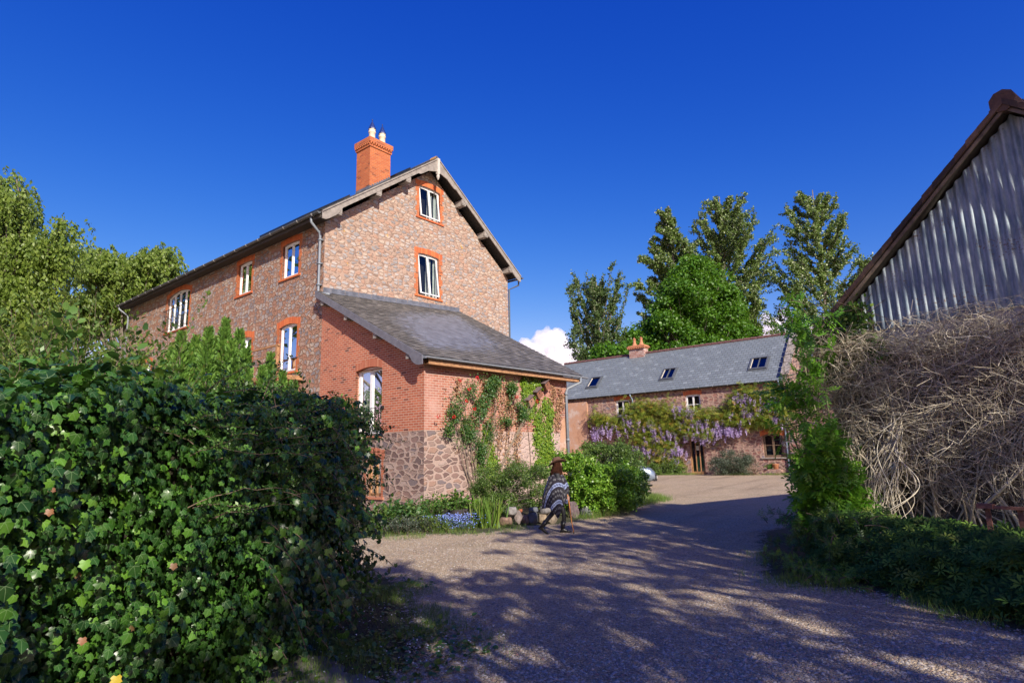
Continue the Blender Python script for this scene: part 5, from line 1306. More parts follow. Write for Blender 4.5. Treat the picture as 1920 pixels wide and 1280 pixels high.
# ================================================================ golden conifers
def conifer(label, peaks, Y, zb=.0, n=9000, group='conifers behind the ivy hedge', sz=.085):
    base = atY(np.mean([p[0] for p in peaks]), 860, Y); base[2] = 0; root = thing('conifer', label, 'conifer', base, group)
    mb = MB(); P = []; A = []
    for (px, py, w) in peaks:
        tp = atY(px, py, Y+rng.uniform(-.25, .25)); b_ = V(tp[0]*.75+base[0]*.25, tp[1], zb)
        mb.tube([b_, (b_+tp)/2+rdir(1)[0]*.05, tp], [.05, .03, .005], 6)
        m = n//len(peaks); t = rng.random(m)**.75; a = rng.random(m)*6.283; R = w*Y/FPX*(1-t)**.65*(.75+.25*np.sin(a*5+t*17)); rr = R*(.35+.65*rng.random(m)**.5)
        q = b_[None]*(1-t[:, None])+tp[None]*t[:, None]; o = np.stack([np.cos(a), np.sin(a), np.zeros(m)], -1); P.append(q+o*rr[:, None]); A.append(o*.7+np.array([0, 0, .9])+rdir(m)*.25)
    mb.build('trunk', MT['bark'], root)
    P = np.concatenate(P); A = np.concatenate(A); m = len(P)
    foliage('foliage', P, nrm(A), rdir(m), sz*(.6+.7*rng.random(m)), T_spray, LM['conifer'], root)
conifer('bushy light green conifer with many peaks in front of the house wall', [(340, 628, 50), (368, 634, 56), (392, 618, 50), (424, 602, 50), (450, 622, 46), (322, 655, 50), (410, 634, 60), (435, 640, 50), (305, 680, 44), (462, 655, 44), (382, 648, 60), (354, 650, 60)], 10.2, n=40000)
conifer('smaller light green conifer nearest the brick annexe', [(508, 668, 24), (492, 690, 24), (530, 700, 20)], 10.0, n=8000)
conifer('dark conifer half hidden between the two lighter conifers and the ivy', [(465, 690, 30), (440, 680, 34), (300, 690, 34), (550, 720, 24)], 9.2, n=9000)
# shrubs behind the hedge on the left so that no horizon shows
broad_tree('garden_shrub', 'mid green rounded shrub behind the feathery shoots at the left', 'shrub', (-8.6, 11, 0), [((-8.6, 11, 1.9), (2.6, 1.6, 1.7)), ((-6.6, 11.5, 1.5), (1.6, 1.4, 1.4))], 26000, .08, 'pale_shoot', .08, 120, .42)
broad_tree('garden_shrub', 'dark rounded shrub in front of the far end of the house', 'shrub', (-9.5, 17, 0), [((-9.5, 17, 1.9), (3.2, 2., 2.0)), ((-14, 19, 2.6), (3.5, 2., 2.6)), ((-21, 22, 3.0), (5, 2.5, 3.2))], 26000, .12, 'privet', .1, 170, .65)

# ================================================================ shrubs in the bed
def shrub(name, label, cx, cy, base_z, blobs, n, leaf, mat, T=T_leaf, ncl=90, clr=.2, group=None, tr=.04):
    return broad_tree(name, label, 'shrub', (cx, cy, base_z), blobs, n, leaf, mat, tr, ncl, clr, group, T=T, flat=.9, shell=.35, full=True)
E_ = lambda px, py, rx, ry, Y, dy=None: ell(px, py, rx, ry, Y, dy)
shrub('olive_shrub', 'dark olive fine leaved shrub against the annexe wall left of the walker', -.55, 16.4, 0, [E_(930, 905, 42, 34, 16.6, .9), E_(985, 898, 50, 42, 16.6, .9), E_(1030, 925, 30, 30, 16.2, .7), E_(905, 925, 28, 22, 16.6, .6), E_(960, 940, 60, 20, 16.4, .7)], 34000, .042, 'olive', ncl=190, clr=.17)
shrub('bright_shrub', 'bright yellow green leafy shrub right behind the walker', 1.9, 17.6, 0, [E_(1085, 885, 55, 34, 17.4, 1.), E_(1130, 895, 60, 36, 17.8, 1.), E_(1170, 905, 40, 36, 18.2, .9), E_(1095, 925, 50, 32, 17.4, .9), E_(1140, 930, 60, 26, 17.6, .9), E_(1180, 930, 34, 22, 18.4, .8), E_(1060, 862, 28, 16, 17.4, .6)], 42000, .05, 'bright', T=T_round, ncl=330, clr=.17)
shrub('garden_shrub', 'looser green shrub in the sun behind the bright one beside the ochre wall', 3.2, 22, .05, [E_(1140, 852, 46, 26, 21.5, 1.), E_(1175, 870, 36, 30, 21.5, 1.), E_(1115, 845, 26, 16, 22, .7), E_(1190, 900, 30, 30, 20.5, .9)], 20000, .07, 'olive', ncl=160, clr=.22)
shrub('rosemary_shrub', 'dark grey green shrub standing left of the cottage window', 13.4, 37.6, .2, [E_(1373, 868, 38, 24, 37.4, .9), E_(1350, 872, 22, 18, 37.6, .8), E_(1398, 872, 18, 18, 37.2, .8)], 14000, .09, 'grey_shrub', T=T_narrow, ncl=130, clr=.3)
shrub('door_shrub', 'small green shrub by the foot of the wisteria left of the cottage door', 9.9, 40.6, .2, [E_(1225, 880, 26, 12, 40.6, .7), E_(1265, 876, 20, 14, 40.2, .6)], 5000, .10, 'olive', ncl=50, clr=.3)
# mixed planting in front of the annexe
def clump(name, label, px, py, Y, w, h, n, leaf, mat, T=T_leaf, cat='plant', sp=.3, tw=.06, per=26):
    c = atY(px, py, Y); r = np.stack([c[0]+rng.normal(scale=w, size=n), Y+rng.normal(scale=w*.6, size=n), np.zeros(n)], -1); r[:, 2] = zg(r[:, 0], r[:, 1])
    return shoots(name, label, cat, r, h*(.5+.6*rng.random(n)), mat, leaf, per, T=T, spread=sp, twigs=tw, stem_r=.003)
clump('leafy_plant', 'leafy green plants at the left end of the flower bed', 745, 985, 15.0, .35, .62, 120, .07, 'rose', T=T_round)
clump('fern_plant', 'feathery green plant against the stone base of the annexe', 795, 965, 16.0, .35, .66, 110, .06, 'privet')
clump('yellow_plant', 'low yellow green cushion plant at the front of the flower bed', 805, 1000, 14.4, .22, .30, 110, .045, 'pale_shoot')
clump('grey_plant', 'soft grey green plant beside the blue flowers', 765, 1005, 14.2, .3, .34, 110, .05, 'grey_shrub')
clump('leafy_plant', 'dark leafy plants under the climbing rose', 850, 955, 16.4, .4, .75, 110, .07, 'dark_shrub', T=T_round)
clump('leafy_plant', 'fresh green plants at the foot of the rose stems', 905, 940, 16.3, .25, .55, 80, .06, 'bright', T=T_round)
fm = clump('forget_me_not', 'patch of small blue flowers in the middle of the flower bed', 845, 1000, 14.6, .26, .30, 130, .03, 'rose', sp=.35)
c = atY(848, 990, 14.6); n = 900; pos = np.stack([c[0]+rng.normal(scale=.28, size=n), c[1]+rng.normal(scale=.18, size=n), .10+.28*rng.random(n)], -1)
foliage('flowers', pos, rdir(n), nrm(np.array([0, -.5, 1.])+rdir(n)*.5), .028, T_round, LM['blue'], fm)
r = np.stack([atY(915, 985, 15)[0]+rng.normal(scale=.16, size=150), 15+rng.normal(scale=.1, size=150), np.zeros(150)], -1)
rt = thing('iris_plant', 'clump of tall narrow sword shaped leaves at the end of the stone edging', 'plant', (*r.mean(0)[:2], 0))
foliage('leaves', r, nrm(np.array([0, 0, 1.])+rng.normal(scale=.2, size=(150, 3))), rdir(150), .45+.35*rng.random(150), (T_blade[0]*[1.3, 1, 1], T_blade[1]), LM['grass'], rt)
clump('leafy_plant', 'pink flushed leafy plant beside the dark planter', 880, 930, 16.6, .2, .35, 50, .06, 'dead')
clump('grassy_plant', 'green weeds between the edging stones and the drive right of the walker', 1130, 955, 17.2, .4, .22, 140, .06, 'grass', T=T_blade)
# dark timber planter
pc = atY(885, 955, 16.1); mb = MB(); Fp = Fr(V(pc[0], pc[1], 0), D5, N5)
for z in (.0, .13, .26): mb.fbox(Fp, -.62, .62, -.02, .02, z+.002, z+.122); mb.fbox(Fp, -.62, -.58, -.5, -.022, z+.002, z+.122); mb.fbox(Fp, .58, .62, -.5, -.022, z+.002, z+.122)
mb.fbox(Fp, -.57, .57, -.5, -.03, .1, .34)
tag(mb.build('planter', simple('dark_planter_boards', (.05, .04, .045), .8, var=.4)), 'low dark timber planter between the annexe wall and the iris leaves', 'planter')

# edging stones
def boulder(name, label, c, s, col, seed, group='edging stones of the flower bed'):
    import bmesh
    bm = bmesh.new(); bmesh.ops.create_icosphere(bm, subdivisions=3, radius=1); r_ = np.random.default_rng(seed); k = r_.normal(size=(9, 3)); ln = .74+.2*r_.random(9)
    k = nrm(k)
    k = np.concatenate([k, [[0, 0, 1], [.2, -1, .1], [1, 0, .2], [-1, .1, .1]]]); ln = np.concatenate([ln, [.72, .75, .78, .76]])
    for v in bm.verts:
        p = np.array(v.co); f = 1
        for q, l in zip(k, ln): f = min(f, l/max(.01, p@q))
        p = p*f*(1+.03*math.sin(p[0]*9+seed)); v.co = tuple(p*np.array(s))
    me = bpy.data.meshes.new(name); bm.to_mesh(me); bm.free(); me.materials.append(simple('stone_%d' % seed, tuple(q*.72 for q in col), .9, var=.4, scale=9, bump=.8))
    o = bpy.data.objects.new(name, me); o.location = tuple(float(q) for q in c); o.rotation_euler = (0, 0, r_.random()*3); link(o); tag(o, label, 'stone', group)
SY = 15.2
for i, (px, py, w, h, colr, lab) in enumerate([
    (948, 977, 15, 10, (.30, .19, .14), 'reddish block at the left end of the stone edging'),
    (960, 958, 14, 10, (.36, .33, .31), 'pale domed stone on top at the left end of the stone edging'),
    (971, 968, 9, 15, (.30, .24, .22), 'upright grey brown stone second in the edging'),
    (984, 973, 9, 10, (.22, .16, .14), 'small dark brown stone left of the blue grey block'),
    (976, 957, 5, 4, (.50, .15, .07), 'small orange brick fragment between the edging stones'),
    (1000, 970, 13, 14, (.13, .14, .165), 'blue grey block in the middle of the edging'),
    (1000, 955, 10, 6, (.14, .15, .17), 'flat blue grey stone lying on the blue grey block'),
    (1018, 972, 10, 11, (.36, .27, .18), 'yellowish block behind the walker in the edging'),
    (1034, 970, 13, 13, (.30, .24, .18), 'sandy block half hidden by the walker'),
    (1022, 955, 12, 8, (.25, .23, .22), 'grey capping stone just left of the walker'),
    (1075, 955, 12, 20, (.17, .12, .13), 'tall dark reddish stone right of the walking stick'),
    (1098, 957, 16, 11, (.17, .18, .18), 'long grey stone at the right end of the edging'),
    (950, 990, 12, 5, (.28, .19, .16), 'flat reddish stone on the ground before the edging'),
    (970, 992, 10, 5, (.24, .20, .18), 'flat brown stone on the ground before the edging')]):
    Y_ = SY+(px-950)*.006+(.9 if px > 1060 else 0); c = atY(px, py, Y_)
    boulder('edging_stone', lab, c, (w*Y_/FPX, w*Y_/FPX*.8, h*Y_/FPX), colr, i+3)
# stone trough and plants below the cottage window
mb = MB(); mb.fbox(FT, .1, 1.9, .25, .65, .15, .50); mb.fbox(FT, .2, 1.8, .3, .6, .46, .52)
tag(mb.build('stone_trough', MT['stone_cottage']), 'pale stone trough standing under the brown cottage window', 'trough')
p = FT.p(.75, .45, .5); mb = MB(); mb.lathe(FT.p(.45, .45, .50), [(.0, 0), (.14, 0), (.19, .30), (.21, .32), (.17, .32), (.0, .28)], 14)
tag(mb.build('plant_pot', MT['terracotta'], smooth=True), 'clay flowerpot standing on the stone trough', 'flowerpot')
shrub('potted_plant', 'little green plant growing on top of the stone trough', p[0], p[1], .5, [((p[0], p[1], .68), (.4, .25, .15))], 700, .07, 'privet', ncl=16, clr=.12, tr=.01)

# ================================================================ climbers on the annexe front
def fa_pts(u, d, z): return FA.O+D5*u[:, None]+N5*d[:, None]+np.array([0, 0, 1.])*z[:, None]
rose = thing('climbing_rose', 'climbing rose with red blooms spread over the left half of the annexe front', 'climber', FA.p(2.6, .2, 0))
L = []
def stem(u0, d0, z0, u1, z1, j=.10, k=10):
    t = np.linspace(0, 1, k); return fa_pts(u0+(u1-u0)*t**1.2+rng.normal(scale=j*.25, size=k), .16+.10*np.sin(t*6+u0), z0+(z1-z0)*t)
for i in range(15): L.append(stem(2.05+rng.normal(scale=.12), .2, 0, rng.uniform(.7, 3.0), rng.uniform(2.4, 4.1)))
for i in range(5): L.append(stem(2.5, .2, 0, 4.6+rng.uniform(-.3, .3), rng.uniform(3.1, 3.8)))
curves_mesh('stems', L, (.018*(1.1-.8*np.linspace(0, 1, 10)))[None]*np.ones((20, 1)), simple('rose_stem', (.22, .17, .12), .8), rose, 6)
bl = [(1.0, 3.05, .38, .42), (1.3, 2.65, .45, .3), (1.75, 3.5, .5, .4), (2.1, 3.05, .45, .45), (2.35, 3.9, .4, .3), (2.6, 3.5, .25, .4), (1.6, 2.35, .4, .35), (2.3, 2.5, .35, .3), (2.15, 1.9, .2, .35), (2.9, 4.1, .25, .2), (3.9, 3.3, .35, .25), (4.15, 3.0, .2, .2), (3.3, 2.75, .2, .15), (3.65, 3.9, .2, .18), (1.05, 2.5, .3, .2)]
k = rng.integers(0, len(bl), 15000); B = np.array(bl)[k]; ru = B[:, 0]+rng.normal(size=15000)*B[:, 2]*.6; rz = B[:, 1]+rng.normal(size=15000)*B[:, 3]*.6; d = .08+.22*rng.random(15000)
pt = patchy(ru, rz, 2.6, .45) & (rz < 4.3) & (ru > .5); ru, rz, d = ru[pt], rz[pt], d[pt]; m = len(ru)
NN = np.array([N5[0], N5[1], .4])
foliage('leaves', fa_pts(ru, d, rz), nrm(rdir(m)+np.array([0, 0, -.4])), nrm(NN+rdir(m)*.8), .05+.035*rng.random(m), T_leaf, LM['rose'], rose)
for (px, py) in ((862, 714), (895, 708), (880, 729), (822, 780), (851, 781), (875, 751), (890, 766), (969, 744), (1007, 752)):
    u, z = on_wall(px, py, FA.p(0, .30, 0), D5); c = FA.p(u, .30, z); m = 26
    dd = rdir(m); foliage('rose_bloom', c+dd*.028, dd, rdir(m), .038, T_round, LM['red'], rose)
dead = thing('dead_creeper', 'dry brown creeper hanging in strands down the middle of the annexe front', 'climber', FA.p(3.4, .1, 0))
L = []; P = []
for u0, zt, zb in ((3.0, 4.2, 1.2), (3.15, 4.2, 1.9), (2.8, 3.6, 1.5), (3.45, 4.1, 1.0), (3.6, 3.9, 1.0), (3.8, 4.2, 2.9), (2.6, 2.8, 1.3), (3.95, 2.8, 1.1), (4.05, 2.6, 1.1), (6.2, 4.1, 2.4), (6.4, 4.1, 2.9), (6.05, 4.2, 3.5), (3.3, 3.9, 2.1), (1.3, 4.1, 3.5), (2.4, 4.2, 3.2), (3.65, 4.2, 3.2), (6.55, 3.9, 3.3), (6.3, 3.5, 2.6)):
    t = np.linspace(0, 1, 12); uu = u0+.06*np.sin(t*7+u0*5); zz = zt+(zb-zt)*t; L.append(fa_pts(uu, np.full(12, .03), zz))
    m = 170; q = rng.random(m); P.append(fa_pts(np.interp(q, t, uu)+rng.normal(scale=.085, size=m), .02+.06*rng.random(m), zt+(zb-zt)*q))
curves_mesh('stems', L, np.full((len(L), 12), .008), MT['twig'], dead); P = np.concatenate(P); m = len(P)
foliage('dry_leaves', P, rdir(m), nrm(NN+rdir(m)*.8), .035+.03*rng.random(m), T_round, LM['dead'], dead)
iv = thing('wall_ivy', 'yellow green ivy climbing the right part of the annexe front under the nest boxes', 'climber', FA.p(5.3, .1, 0))
P = []; bl = [(4.45, 4.15, .10, .2), (4.5, 3.8, .12, .25), (4.75, 3.5, .15, .3), (4.6, 3.2, .15, .2), (4.95, 4.1, .12, .25), (5.0, 3.7, .15, .3), (5.3, 4.15, .2, .15), (5.05, 3.0, .25, .3), (5.3, 2.6, .22, .3), (5.1, 2.2, .14, .3), (5.45, 2.0, .25, .3), (5.75, 2.6, .12, .5), (5.85, 3.1, .14, .3), (5.5, 1.6, .25, .25), (5.2, 1.35, .2, .2), (5.8, 1.9, .15, .3), (5.6, 3.4, .12, .2),
     (2.55, 2.3, .12, .3), (2.65, 1.9, .15, .3), (2.5, 1.2, .3, .3), (3.0, 1.0, .3, .25), (2.7, 1.5, .2, .2), (4.75, 3.85, .1, .4)]
k = rng.integers(0, len(bl), 7000); B = np.array(bl)[k]; m = 7000; P = fa_pts(B[:, 0]+rng.normal(size=m)*B[:, 2]*.75, .015+.10*rng.random(m)**2, B[:, 1]+rng.normal(size=m)*B[:, 3]*.6)
foliage('leaves', P, nrm(np.array([0, 0, -1.])+rdir(m)*.6), nrm(NN+rdir(m)*.45), .04+.035*rng.random(m), (T_ivy[0], T_ivy[1]), LM['yellow_ivy'], iv)
L = [fa_pts(a+.1*np.sin(np.linspace(0, 5, 10)), np.full(10, .02), np.linspace(.0, 4.1, 10)) for a in (4.6, 5.1, 5.4, 5.7)]
curves_mesh('stems', L, np.full((4, 10), .012), MT['twig'], iv)
# nest boxes: box tilted, slanting lid, round hole
for i, (px, py, lab) in enumerate(((1024, 722, 'topmost of three tilted brown wooden nest boxes on the annexe wall'), (1009, 738, 'middle one of three tilted brown wooden nest boxes on the annexe wall'), (994, 753, 'lowest and palest of three tilted wooden nest boxes on the annexe wall'))):
    u, z = on_wall(px, py, FA.p(0, .15, 0), D5); a = math.radians(33)
    X_ = D5*math.cos(a)+V(0, 0, math.sin(a)); Z_ = -D5*math.sin(a)+V(0, 0, math.cos(a)); o = FA.p(u, .02, z)
    root = thing('nest_box', lab, 'nest box', o, 'nest boxes on the annexe wall'); mat = simple('nest_box_wood_%d' % i, ((.20, .08, .045), (.19, .08, .045), (.30, .16, .10))[i], .7, var=.3, bump=.3)
    class Q:
        def p(s, u, d, z): return o+X_*u+N5*d+Z_*z
    q = Q(); mb = MB(); mb.fbox(q, -.14, .14, 0, .20, -.15, .14); mb.build('box', mat, root)
    mb = MB(); mb.hexa([q.p(-.19, -.01, .145), q.p(.19, -.01, .145), q.p(.19, .27, .143), q.p(-.19, .27, .143), q.p(-.19, -.01, .20), q.p(.19, -.01, .20), q.p(.19, .27, .165), q.p(-.19, .27, .165)]); mb.build('lid', simple('nest_box_lid_%d' % i, (.14, .10, .10), .7), root)
    mb = MB(); mb.tube([q.p(0, .19, .02), q.p(0, .204, .02)], .026, 12); mb.build('entrance_hole', MT['dark'], root)

# ================================================================ wisteria on the cottage
wis = thing('wisteria', 'wisteria with hanging mauve flowers trained along the front of the cottage', 'climber', FT.p(7.2, .3, .2))
bl = [(1125, 785, 20, 12), (1150, 790, 30, 14), (1185, 778, 20, 8), (1205, 760, 30, 16), (1240, 765, 32, 18), (1275, 775, 32, 16), (1310, 778, 30, 12), (1345, 780, 30, 12), (1215, 785, 32, 14), (1180, 800, 26, 14), (1230, 805, 30, 16), (1262, 802, 26, 14), (1225, 830, 26, 16), (1250, 838, 22, 14), (1205, 822, 22, 12), (1292, 805, 26, 10), (1322, 812, 22, 9),
      (1395, 735, 22, 14), (1420, 745, 26, 18), (1400, 765, 30, 16), (1440, 765, 26, 18), (1380, 755, 18, 12), (1455, 740, 20, 14), (1370, 785, 30, 10), (1415, 788, 30, 10), (1455, 790, 22, 12), (1465, 765, 16, 20), (1240, 860, 22, 10), (1262, 868, 14, 12)]
def ft_pts(px, py, d):
    out = []
    for a, b_, dd in zip(px, py, d):
        u, z = on_wall(a, b_, FT.p(0, dd, 0), D1); out.append(FT.p(u, dd, z))
    return np.array(out)
Bq = np.array(bl); k = rng.integers(0, len(bl), 3000); cen = ft_pts(Bq[k, 0]+rng.normal(size=3000)*Bq[k, 2]*.5, Bq[k, 1]+rng.normal(size=3000)*Bq[k, 3]*.45, .12+.45*rng.random(3000))
m = 9000; P = cen[rng.integers(0, 3000, m)]+rng.normal(scale=.14, size=(m, 3))
dn = (P-FT.O)@(-D2); P = P+(-D2)*np.maximum(0, .05-dn)[:, None]
foliage('leaves', P, nrm(rdir(m)+np.array([-.2, -.3, -.5])), nrm(np.array([-D2[0], -D2[1], .9])+rdir(m)*.6), .22+.12*rng.random(m), T_pin3, LM['wisteria'], wis)
Pf = []; Af = []
fl = [(1130, 800, 24, 8), (1150, 812, 24, 8), (1118, 815, 12, 10), (1180, 790, 18, 8), (1215, 800, 26, 12), (1250, 812, 26, 10), (1225, 825, 28, 10), (1205, 845, 20, 10), (1240, 850, 26, 12), (1270, 845, 20, 10), (1262, 866, 14, 8), (1310, 795, 32, 8), (1345, 792, 32, 8), (1300, 815, 26, 8), (1325, 822, 26, 6), (1350, 808, 30, 6), (1372, 806, 24, 5), (1400, 752, 26, 12), (1430, 775, 26, 10), (1395, 775, 20, 8), (1455, 785, 18, 10), (1385, 745, 12, 8), (1445, 755, 16, 10), (1290, 778, 14, 8), (1270, 770, 12, 8)]
Bf = np.array(fl); nr = 520; k = rng.integers(0, len(fl), nr); top = ft_pts(Bf[k, 0]+rng.normal(size=nr)*Bf[k, 2]*.55, Bf[k, 1]+rng.normal(size=nr)*Bf[k, 3]*.5-3, .35+.35*rng.random(nr))
per = 46; q = rng.random((nr, per)); Lr = .28+.22*rng.random((nr, 1)); w = .065*(1-q)+.012
o = rng.normal(size=(nr, per, 3))*[1, 1, .3]*w[..., None]*.8; P = top[:, None, :]+o; P[..., 2] -= q*Lr; P = P.reshape(-1, 3); m = len(P)
foliage('flower_racemes', P, rdir(m)+np.array([0, 0, -.5]), rdir(m), .045+.02*rng.random(m), T_round, LM['petal'], wis, rnd=np.clip(np.repeat(rng.random(nr)*.6, per)+rng.random(m)*.4, 0, 1))
L = []
for a in range(9):
    u0 = 7.0+rng.normal(scale=.15); u1 = rng.uniform(-.2, 12.5); zt = 3.6 if u1 > 3 else 4.3; t = np.linspace(0, 1, 14)
    L.append(np.array([FT.p(u0+(u1-u0)*s**1.5+.08*math.sin(s*9+a), .16+.04*math.sin(s*7), .1+(zt-.1)*min(1, s*1.9)**.8+.1*math.sin(s*8+a)) for s in t]))
curves_mesh('stems', L, (.05*(1.1-.85*np.linspace(0, 1, 14)))[None]*np.ones((9, 1)), simple('wisteria_bark', (.24, .18, .13), .9), wis, 6)

# ================================================================ foliage at the barn
def sprays(root, origins, dirs, lens, leaf, mat, per=9, T=T_pin, droop=.5, name='leaves'):
    n = len(origins); k = 8; t = np.linspace(0, 1, k)[None, :, None]; c = origins[:, None, :]+dirs[:, None, :]*lens[:, None, None]*t+np.array([0, 0, -1.])*(lens[:, None, None]*droop*t**2)
    curves_mesh('branches', c, (.008*(1.1-.9*np.linspace(0, 1, k)))[None]*np.ones((n, 1)), MT['twig'], root)
    q = .15+.85*rng.random((n, per)); ii = q*(k-1); j = np.minimum(ii.astype(int), k-2); fr = (ii-j)[..., None]
    P = (np.take_along_axis(c, j[..., None], 1)*(1-fr)+np.take_along_axis(c, (j+1)[..., None], 1)*fr).reshape(-1, 3); m = len(P)
    ax = nrm(np.repeat(dirs, per, 0)*.6+rdir(m)+np.array([0, 0, -.25])); nor = nrm(np.array([0, -.3, 1.])+rdir(m)*.5)
    foliage(name, P, ax, nor, leaf*(.6+.7*rng.random(m)), T, LM[mat], root)
ash = thing('ash_sapling', 'bright green ash sapling with feather shaped leaves at the left corner of the barn', 'tree', (4.6, 10.9, 0))
stem_ = []
for (x0, y0, x1, y1) in ((1600, 1000, 1490, 600), (1600, 1000, 1540, 650), (1600, 1010, 1560, 830), (1580, 1010, 1520, 870), (1600, 1000, 1455, 745)):
    a, b_ = atY(x0, y0, 10.3), atY(x1, y1, 10.1); stem_.append(limb_curve(a, b_, 8, .06, .02))
curves_mesh('trunk', stem_, (.022*(1.15-.95*np.linspace(0, 1, 8)))[None]*np.ones((5, 1)), simple('pale_green_bark', (.22, .22, .12), .8), ash, 7)
pts = [(1490, 600, 30, 30, 40), (1505, 640, 30, 30, 45), (1540, 620, 25, 25, 20), (1515, 690, 26, 30, 36), (1490, 745, 34, 26, 60), (1465, 735, 20, 18, 22), (1530, 745, 26, 26, 30), (1505, 790, 26, 22, 34), (1530, 850, 26, 24, 70), (1555, 880, 34, 30, 110), (1530, 910, 22, 26, 70), (1560, 930, 36, 34, 110), (1590, 900, 30, 30, 60), (1540, 965, 26, 20, 60), (1585, 980, 36, 26, 80), (1550, 820, 22, 14, 24)]
O_ = []; 
for (px, py, sx, sy, c) in pts:
    for _ in range(int(c*(.34 if py < 800 else .95))): O_.append(atY(px+rng.normal()*sx*.5, py+rng.normal()*sy*.5, rng.uniform(9.6, 10.7)))
O_ = np.array(O_); n = len(O_); dd = nrm(rdir(n)+np.array([-.5, -.3, .25]))
sprays(ash, O_, dd, .15+.2*rng.random(n), .24, 'ash', per=4, droop=.3)
# overhanging branch tips at the top of the ash
# dead clematis mass on the gable wall
vine = thing('dead_vine', 'tangled mass of bare pale vine stems hanging over the barn wall', 'vine', FBn.p(2.6, .4, 0))
n = 2300; k = 24; u0 = .25+rng.random(n)*4.6; zt = np.clip(3.55-rng.random(n)**1.3*2.4, .9, 3.38)
low = 1.0-.55*np.exp(-((u0-1.7)/.7)**2)+.5*smooth((u0-3.0)/1.0); L = np.zeros((n, k, 3))
t = np.linspace(0, 1, k)
dirA = rng.random(n)*6.283; ln = .6+1.3*rng.random(n); z1 = np.maximum(zt-ln*rng.uniform(-.3, 1.1, n), low*.85)
du = rng.normal(scale=.38, size=n); loop = rng.normal(scale=.40, size=n); d0 = .10+.42*rng.random(n)*np.sin(np.clip((zt-.5)/3.2, 0, 1)*math.pi)**.6+.05
fr1 = rng.uniform(3, 10, n); ph1 = rng.random(n)*6.28; ph2 = rng.random(n)*6.28
for i in range(k):
    s = t[i]; uu = u0+du*s+loop*np.sin(s*math.pi)+(.20*s+.03)*np.sin(s*fr1+ph1)
    zz = zt+(z1-zt)*s+np.abs(loop)*.5*np.sin(s*math.pi)+(.20*s+.03)*np.cos(s*fr1+ph2); dd = d0+.22*np.sin(s*math.pi+u0)*np.abs(np.sin(zt*5))+.04*np.sin(s*13+zt*3)
    uu = np.maximum(uu, .05-.25*np.sin(zz*2.5)**2); L[:, i] = FBn.O+UB*uu[:, None]+NB*np.maximum(.03, dd)[:, None]+np.array([0, 0, 1.])*np.minimum(zz, 3.78)[:, None]
r0 = (.0026+.006*rng.random(n)**4)[:, None]*(1.1-.6*t)[None]
t_ = NT('bare_vine_stem'); MT['vine'] = t_.done(t_.bsdf(Base_Color=t_.ramp(t_.rnd(), [(0, (.24, .20, .14)), (.4, (.44, .38, .28)), (.8, (.60, .53, .41)), (1, (.70, .64, .51))]), Roughness=.85))
curves_mesh('stems', L, r0, MT['vine'], vine)
na = 46; La = np.zeros((na, k, 3)); ua = .5+rng.random(na)*4; ub = ua+rng.normal(scale=.8, size=na); za = .1+rng.random(na)*.6; zb_ = 2.2+rng.random(na)*1.5; pa = rng.random(na)*6.28
for i in range(k):
    s = t[i]; La[:, i] = FBn.O+UB*(ua+(ub-ua)*s+.22*np.sin(s*6+pa))[:, None]+NB*(.10+.22*np.sin(s*3.1)+.05*np.sin(s*9+pa))[:, None]+np.array([0, 0, 1.])*(za+(zb_-za)*s+.15*np.sin(s*7+pa*2))[:, None]
curves_mesh('woody_stems', La, (.010+.016*rng.random(na)**2)[:, None]*(1.2-.9*t)[None], MT['vine'], vine, 6)
n2 = 90; L = np.zeros((n2, k, 3)); u0 = 1.0+.9*rng.random(n2); z0 = 1.5+.8*rng.random(n2); u1 = 1.3+rng.normal(scale=.4, size=n2); zb = .22+.45*rng.random(n2)
for i in range(k):
    s = t[i]; L[:, i] = FBn.O+UB*(u0+(u1-u0)*s+.20*np.sin(s*(4+3*np.cos(u0*40))+u0*9))[:, None]+NB*(.45+.62*s+.05*np.sin(s*8+z0*4))[:, None]+np.array([0, 0, 1.])*(z0+(zb-z0)*s**.9+.12*np.sin(s*3.1)*np.sin(u0*12))[:, None]
curves_mesh('hanging_stems', L, (.004+.006*rng.random(n2))[:, None]*(1.1-.6*t)[None], MT['vine'], vine)
# fine twigs
n3 = 2600; kk = 6; u0 = .15+rng.random(n3)*4.6; z0 = .9+rng.random(n3)*2.75; c = FBn.O+UB*u0[:, None]+NB*(.12+.40*rng.random(n3))[:, None]+np.array([0, 0, 1.])*z0[:, None]
dd = nrm(rdir(n3)+np.array([0, 0, -.2])); cv = rdir(n3)*.35; t6 = np.linspace(0, 1, kk)[None, :, None]; ln = .15+.35*rng.random(n3)
curves_mesh('twigs', c[:, None]+dd[:, None]*ln[:, None, None]*t6+cv[:, None]*ln[:, None, None]*t6**2, (.0018+.0022*rng.random(n3))[:, None]*np.ones((1, kk)), MT['vine'], vine, 3)
# ivy on the left verge of the barn
bi = thing('barn_ivy', 'dark ivy scrambling over the lower left corner of the barn gable', 'climber', FBn.p(.7, .1, 2.5))
bl = [(.55, 3.6, .15, .15), (.8, 3.75, .2, .15), (1.1, 3.95, .2, .2), (.9, 3.45, .3, .2), (.6, 3.2, .15, .25), (1.3, 3.3, .2, .15)]
k_ = rng.integers(0, len(bl), 2600); B = np.array(bl)[k_]; m = 2600; P = FBn.O+UB*(B[:, 0]+rng.normal(size=m)*B[:, 2]*.7)[:, None]+NB*(.10+.22*rng.random(m))[:, None]+np.array([0, 0, 1.])*(B[:, 1]+rng.normal(size=m)*B[:, 3]*.7)[:, None]
foliage('leaves', P, nrm(np.array([0, 0, -1.])+rdir(m)*.8), nrm(np.array([NB[0], NB[1], .4])+rdir(m)*.6), .045+.03*rng.random(m), T_ivy, LM['dark_shrub'], bi)
